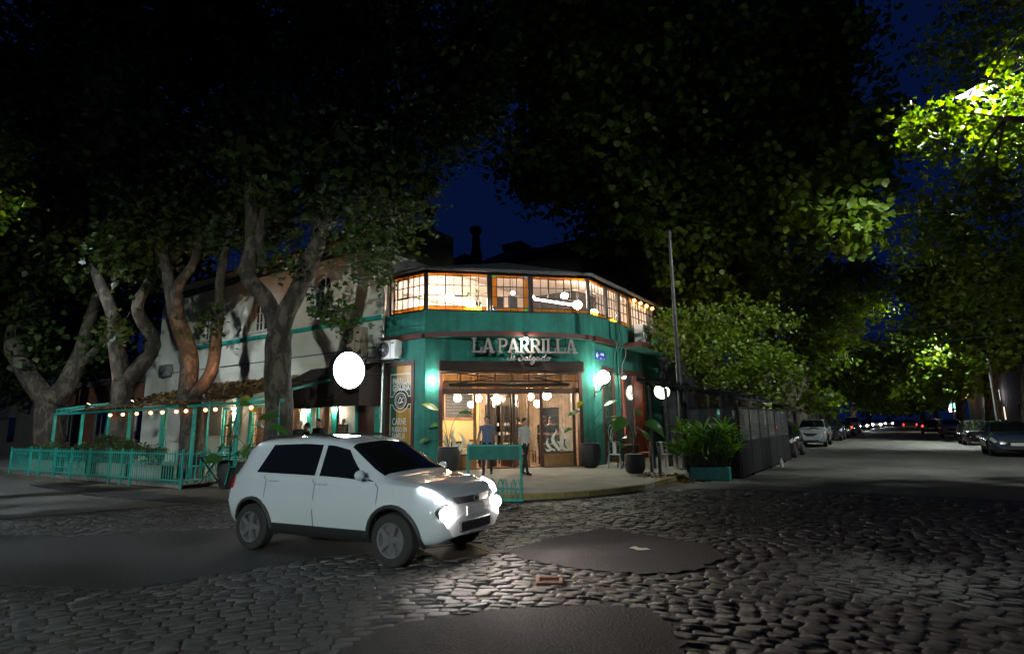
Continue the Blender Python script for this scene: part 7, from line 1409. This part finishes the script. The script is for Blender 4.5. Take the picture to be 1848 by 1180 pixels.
# ================================================================== PEOPLE
M_skin = mat('skin', (.42, .22, .14), .55, .08, 8); M_hair = mat('dark_hair', (.012, .009, .007), .6, .3, 30); M_hairg = mat('grey_hair', (.36, .35, .33), .7, .25, 30)
M_tbl = mat('black_cotton', (.012, .012, .013), .85, .2, 20); M_tb = mat('dull_blue_cotton', (.10, .13, .20), .85, .15, 20); M_tw = mat('pale_grey_cotton', (.42, .40, .37), .85, .12, 20); M_jean = mat('dark_denim', (.014, .016, .026), .85, .2, 25); M_shoe = mat('dark_trainer', (.016, .018, .028), .6, .3, 15)
def person(label, loc, rz, shirt, trou, hair, pose='stand', lean=0.0, look=0.0, h=1.72, short=True, elbows=((.28, .02, 1.05), (.28, .02, 1.05)), hands=((.27, .12, .80), (.27, .12, .80)), stride=.0, group=None, facing=0):
    """local: y forward, x to the person's right"""
    s = h / 1.75; o = thing('person', label, 'person', loc, rz, group); T = world_of(o)
    V = []; E = []; Rr = []
    def v(p, r_): V.append((p[0] * s, p[1] * s, p[2] * s)); Rr.append(r_ * s); return len(V) - 1
    def e(a, b): E.append((a, b)); return b
    L_ = lambda z, y=0: y + lean * max(0, z - .95)
    pel = v((0, 0, .98), .135); wa = e(pel, v((0, L_(1.12), 1.12), .12)); ch = e(wa, v((0, L_(1.30), 1.32), .145)); up2 = e(ch, v((0, L_(1.42), 1.43), .12)); nk = e(up2, v((0, L_(1.52) + .01, 1.52), .055)); hd0 = e(nk, v((0, L_(1.60) + .02 + look * .03, 1.59), .062))
    for i, sx in enumerate((-1, 1)):
        sh = e(up2, v((sx * .17, L_(1.43), 1.43), .062)); el = hands[i]; eb = elbows[i]
        k = e(sh, v((sx * eb[0], eb[1] + L_(1.1) * .6, eb[2]), .045)); wr = e(k, v((sx * el[0], el[1] + L_(1.0) * .6, el[2]), .03))
        hdir = Vector((sx * (el[0] - eb[0]), el[1] - eb[1], el[2] - eb[2])).normalized(); p0 = Vector((sx * el[0], el[1] + L_(1.0) * .6, el[2])); pm_ = p0 + hdir * .075; pa = e(wr, v(pm_, .034)); sd = hdir.cross(Vector((sx, 0, 0))); sd = sd.normalized() if sd.length > .1 else Vector((0, 1, 0))
        for f_ in range(4):
            off = sd * ((f_ - 1.5) * .019); fl_ = (.062, .075, .07, .055)[f_]; a_ = e(pa, v(pm_ + off + hdir * .035, .010)); b_ = e(a_, v(pm_ + off * 1.1 + hdir * (.035 + fl_ * .5), .009)); e(b_, v(pm_ + off * 1.1 + hdir * (.035 + fl_ * .85) + Vector((-sx * .015, 0, 0)), .008))
        th_ = e(pa, v(p0 + hdir * .05 + sd * .045, .011)); e(th_, v(p0 + hdir * .085 + sd * .062, .009))
        st = stride * sx; hp = e(pel, v((sx * .095, 0, .90), .095)); kn = e(hp, v((sx * .10, st * .5 + .02, .50), .062)); an = e(kn, v((sx * .105, st, .10), .042)); e(an, v((sx * .11, st + .10, .045), .038))
    me = bpy.data.meshes.new('body'); me.from_pydata(V, E, []); ob = bpy.data.objects.new('body', me); COL.objects.link(ob)
    sk_ = ob.modifiers.new('s', 'SKIN'); sk_.use_smooth_shade = True
    for i, r_ in enumerate(Rr): me.skin_vertices[0].data[i].radius = (r_ * (1.28 if i in (1, 2, 3) else 1), r_ * (.86 if i in (0, 1, 2, 3) else 1)) if False else (r_, r_)
    me.skin_vertices[0].data[0].use_root = True
    ob.modifiers.new('u', 'SUBSURF').levels = 1; ob.modifiers['u'].render_levels = 1
    bpy.context.view_layer.update(); dg = bpy.context.evaluated_depsgraph_get(); nm = bpy.data.meshes.new_from_object(ob.evaluated_get(dg)); ob.modifiers.clear(); ob.data = nm; ob.parent = o
    for vv in nm.vertices:
        if .95 * s < vv.co.z < 1.48 * s and abs(vv.co.x) < .21 * s: vv.co.x *= 1.22
    nm.materials.clear()
    for m in (shirt, trou, M_skin): nm.materials.append(m)
    for p in nm.polygons:
        c = p.center / s; arm = abs(c.x) > .2
        p.material_index = 2 if (c.z > 1.485 or (arm and c.z < (1.17 if short else .86) and c.z > .5) or (arm and c.y > .22 and c.z < 1.2)) else (1 if c.z < .97 and not (abs(c.x) > .21) else 0)
    nm.shade_smooth()
    # head with features
    hc = Vector((0, L_(1.66) + .035 + look * .05, 1.655)) * s; Th = T @ Matrix.Translation(hc) @ Matrix.Rotation(-look, 4, 'X') @ Matrix.Rotation(facing, 4, 'Z')
    hb = MB(Th); v0 = len(hb.v); hb.sphere((0, 0, 0), .115 * s, 18, 14, (.70, .86, 1.0)); hb.sphere((0, .096 * s, -.012 * s), .017 * s, 8, 6, (.8, 1.1, 1.5)); hb.sphere((0, .06 * s, -.075 * s), .05 * s, 10, 8, (.85, .75, .7))
    for sx in (-1, 1): hb.sphere((sx * .080 * s, -.005 * s, -.01 * s), .026 * s, 8, 6, (.4, .8, 1.2))
    hb.sphere((0, .09 * s, -.055 * s), .018 * s, 8, 4, (1.4, .35, .3))
    hb.build('head', M_skin, o, smooth='all')
    for sx in (-1, 1): b = MB(Th); b.sphere((sx * .034 * s, .090 * s, .012 * s), .011 * s, 8, 6, (1.2, .6, .8)); b.build('eye', M_hair, o)
    b = MB(Th); b.sphere((0, -.016 * s, .028 * s), .118 * s, 18, 12, (.76, .86, .94))
    hv = [i for i in range(len(b.v))]; inv = Th.inverted()
    for i in hv:
        q = inv @ Vector(b.v[i]); 
        if q.z < .02 * s and q.y > -.01 * s: q = Vector((q.x * .80, min(q.y, .02 * s) * .8, max(q.z, -.02 * s)))
        elif q.z < .05 * s and q.y > .06 * s: q = Vector((q.x * .95, .072 * s, q.z + .02 * s))
        b.v[i] = tuple(Th @ q)
    b.build('hair', hair, o, smooth='all')
    for i, sx in enumerate((-1, 1)):
        st = stride * sx; b = MB(T); b.sphere((sx * .11 * s, (st + .06) * s, .045 * s), .06 * s, 12, 8, (.75, 2.1, .72)); b.build('shoe', M_shoe, o, smooth='all'); b = MB(T); b.bbox((sx * .11 - .045) * s, (sx * .11 + .045) * s, (st - .06) * s, (st + .185) * s, 0, .02 * s, .006); b.build('sole', M_white, o)
    return o
person('person in a dull blue shirt and dark trousers standing behind the bike rack', (-10.42, 14.32, .125), R(-150), M_tb, M_jean, M_hair, stride=.14, h=1.74)
person('person in a pale top and dark trousers walking past the open doors', (-9.35, 14.75, .125), R(-100), M_tw, M_tbl, M_hair, stride=.2, h=1.66)
person('waiter in black with his back turned inside the doorway', inn(3.75, 2.2, .15), rzc + R(10), M_tbl, M_tbl, M_hair, h=1.74, hands=((.30, .24, 1.12), (.30, .24, 1.12)), elbows=((.30, -.02, 1.14), (.30, -.02, 1.14)))
person('waiter in a black t-shirt looking down beside the right flame window', inn(4.42, 1.5, .15), rzc + R(-130), M_tbl, M_tbl, M_hair, h=1.72, look=.45, lean=.12, hands=((.20, .36, 1.10), (.20, .36, 1.12)), elbows=((.28, .06, 1.14), (.28, .06, 1.14)))
person('waiter in black with glasses looking down next to his colleague', inn(4.95, 1.75, .15), rzc + R(150), M_tbl, M_tbl, M_hair, h=1.70, look=.5, lean=.15, hands=((.18, .36, 1.08), (.18, .36, 1.10)), elbows=((.28, .06, 1.12), (.28, .06, 1.12)))
person('grey haired person standing under the dark awning behind the white car', (-16.9, 12.4, .125), R(200), M_tbl, M_jean, M_hairg, h=1.72)
person('short dark haired person standing between two others under the awning', (-16.35, 12.3, .125), R(140), M_tbl, M_jean, M_hair, h=1.64)
person('dark haired person standing under the awning nearest the menu box', (-15.5, 12.1, .125), R(190), M_tbl, M_jean, M_hair, h=1.76)
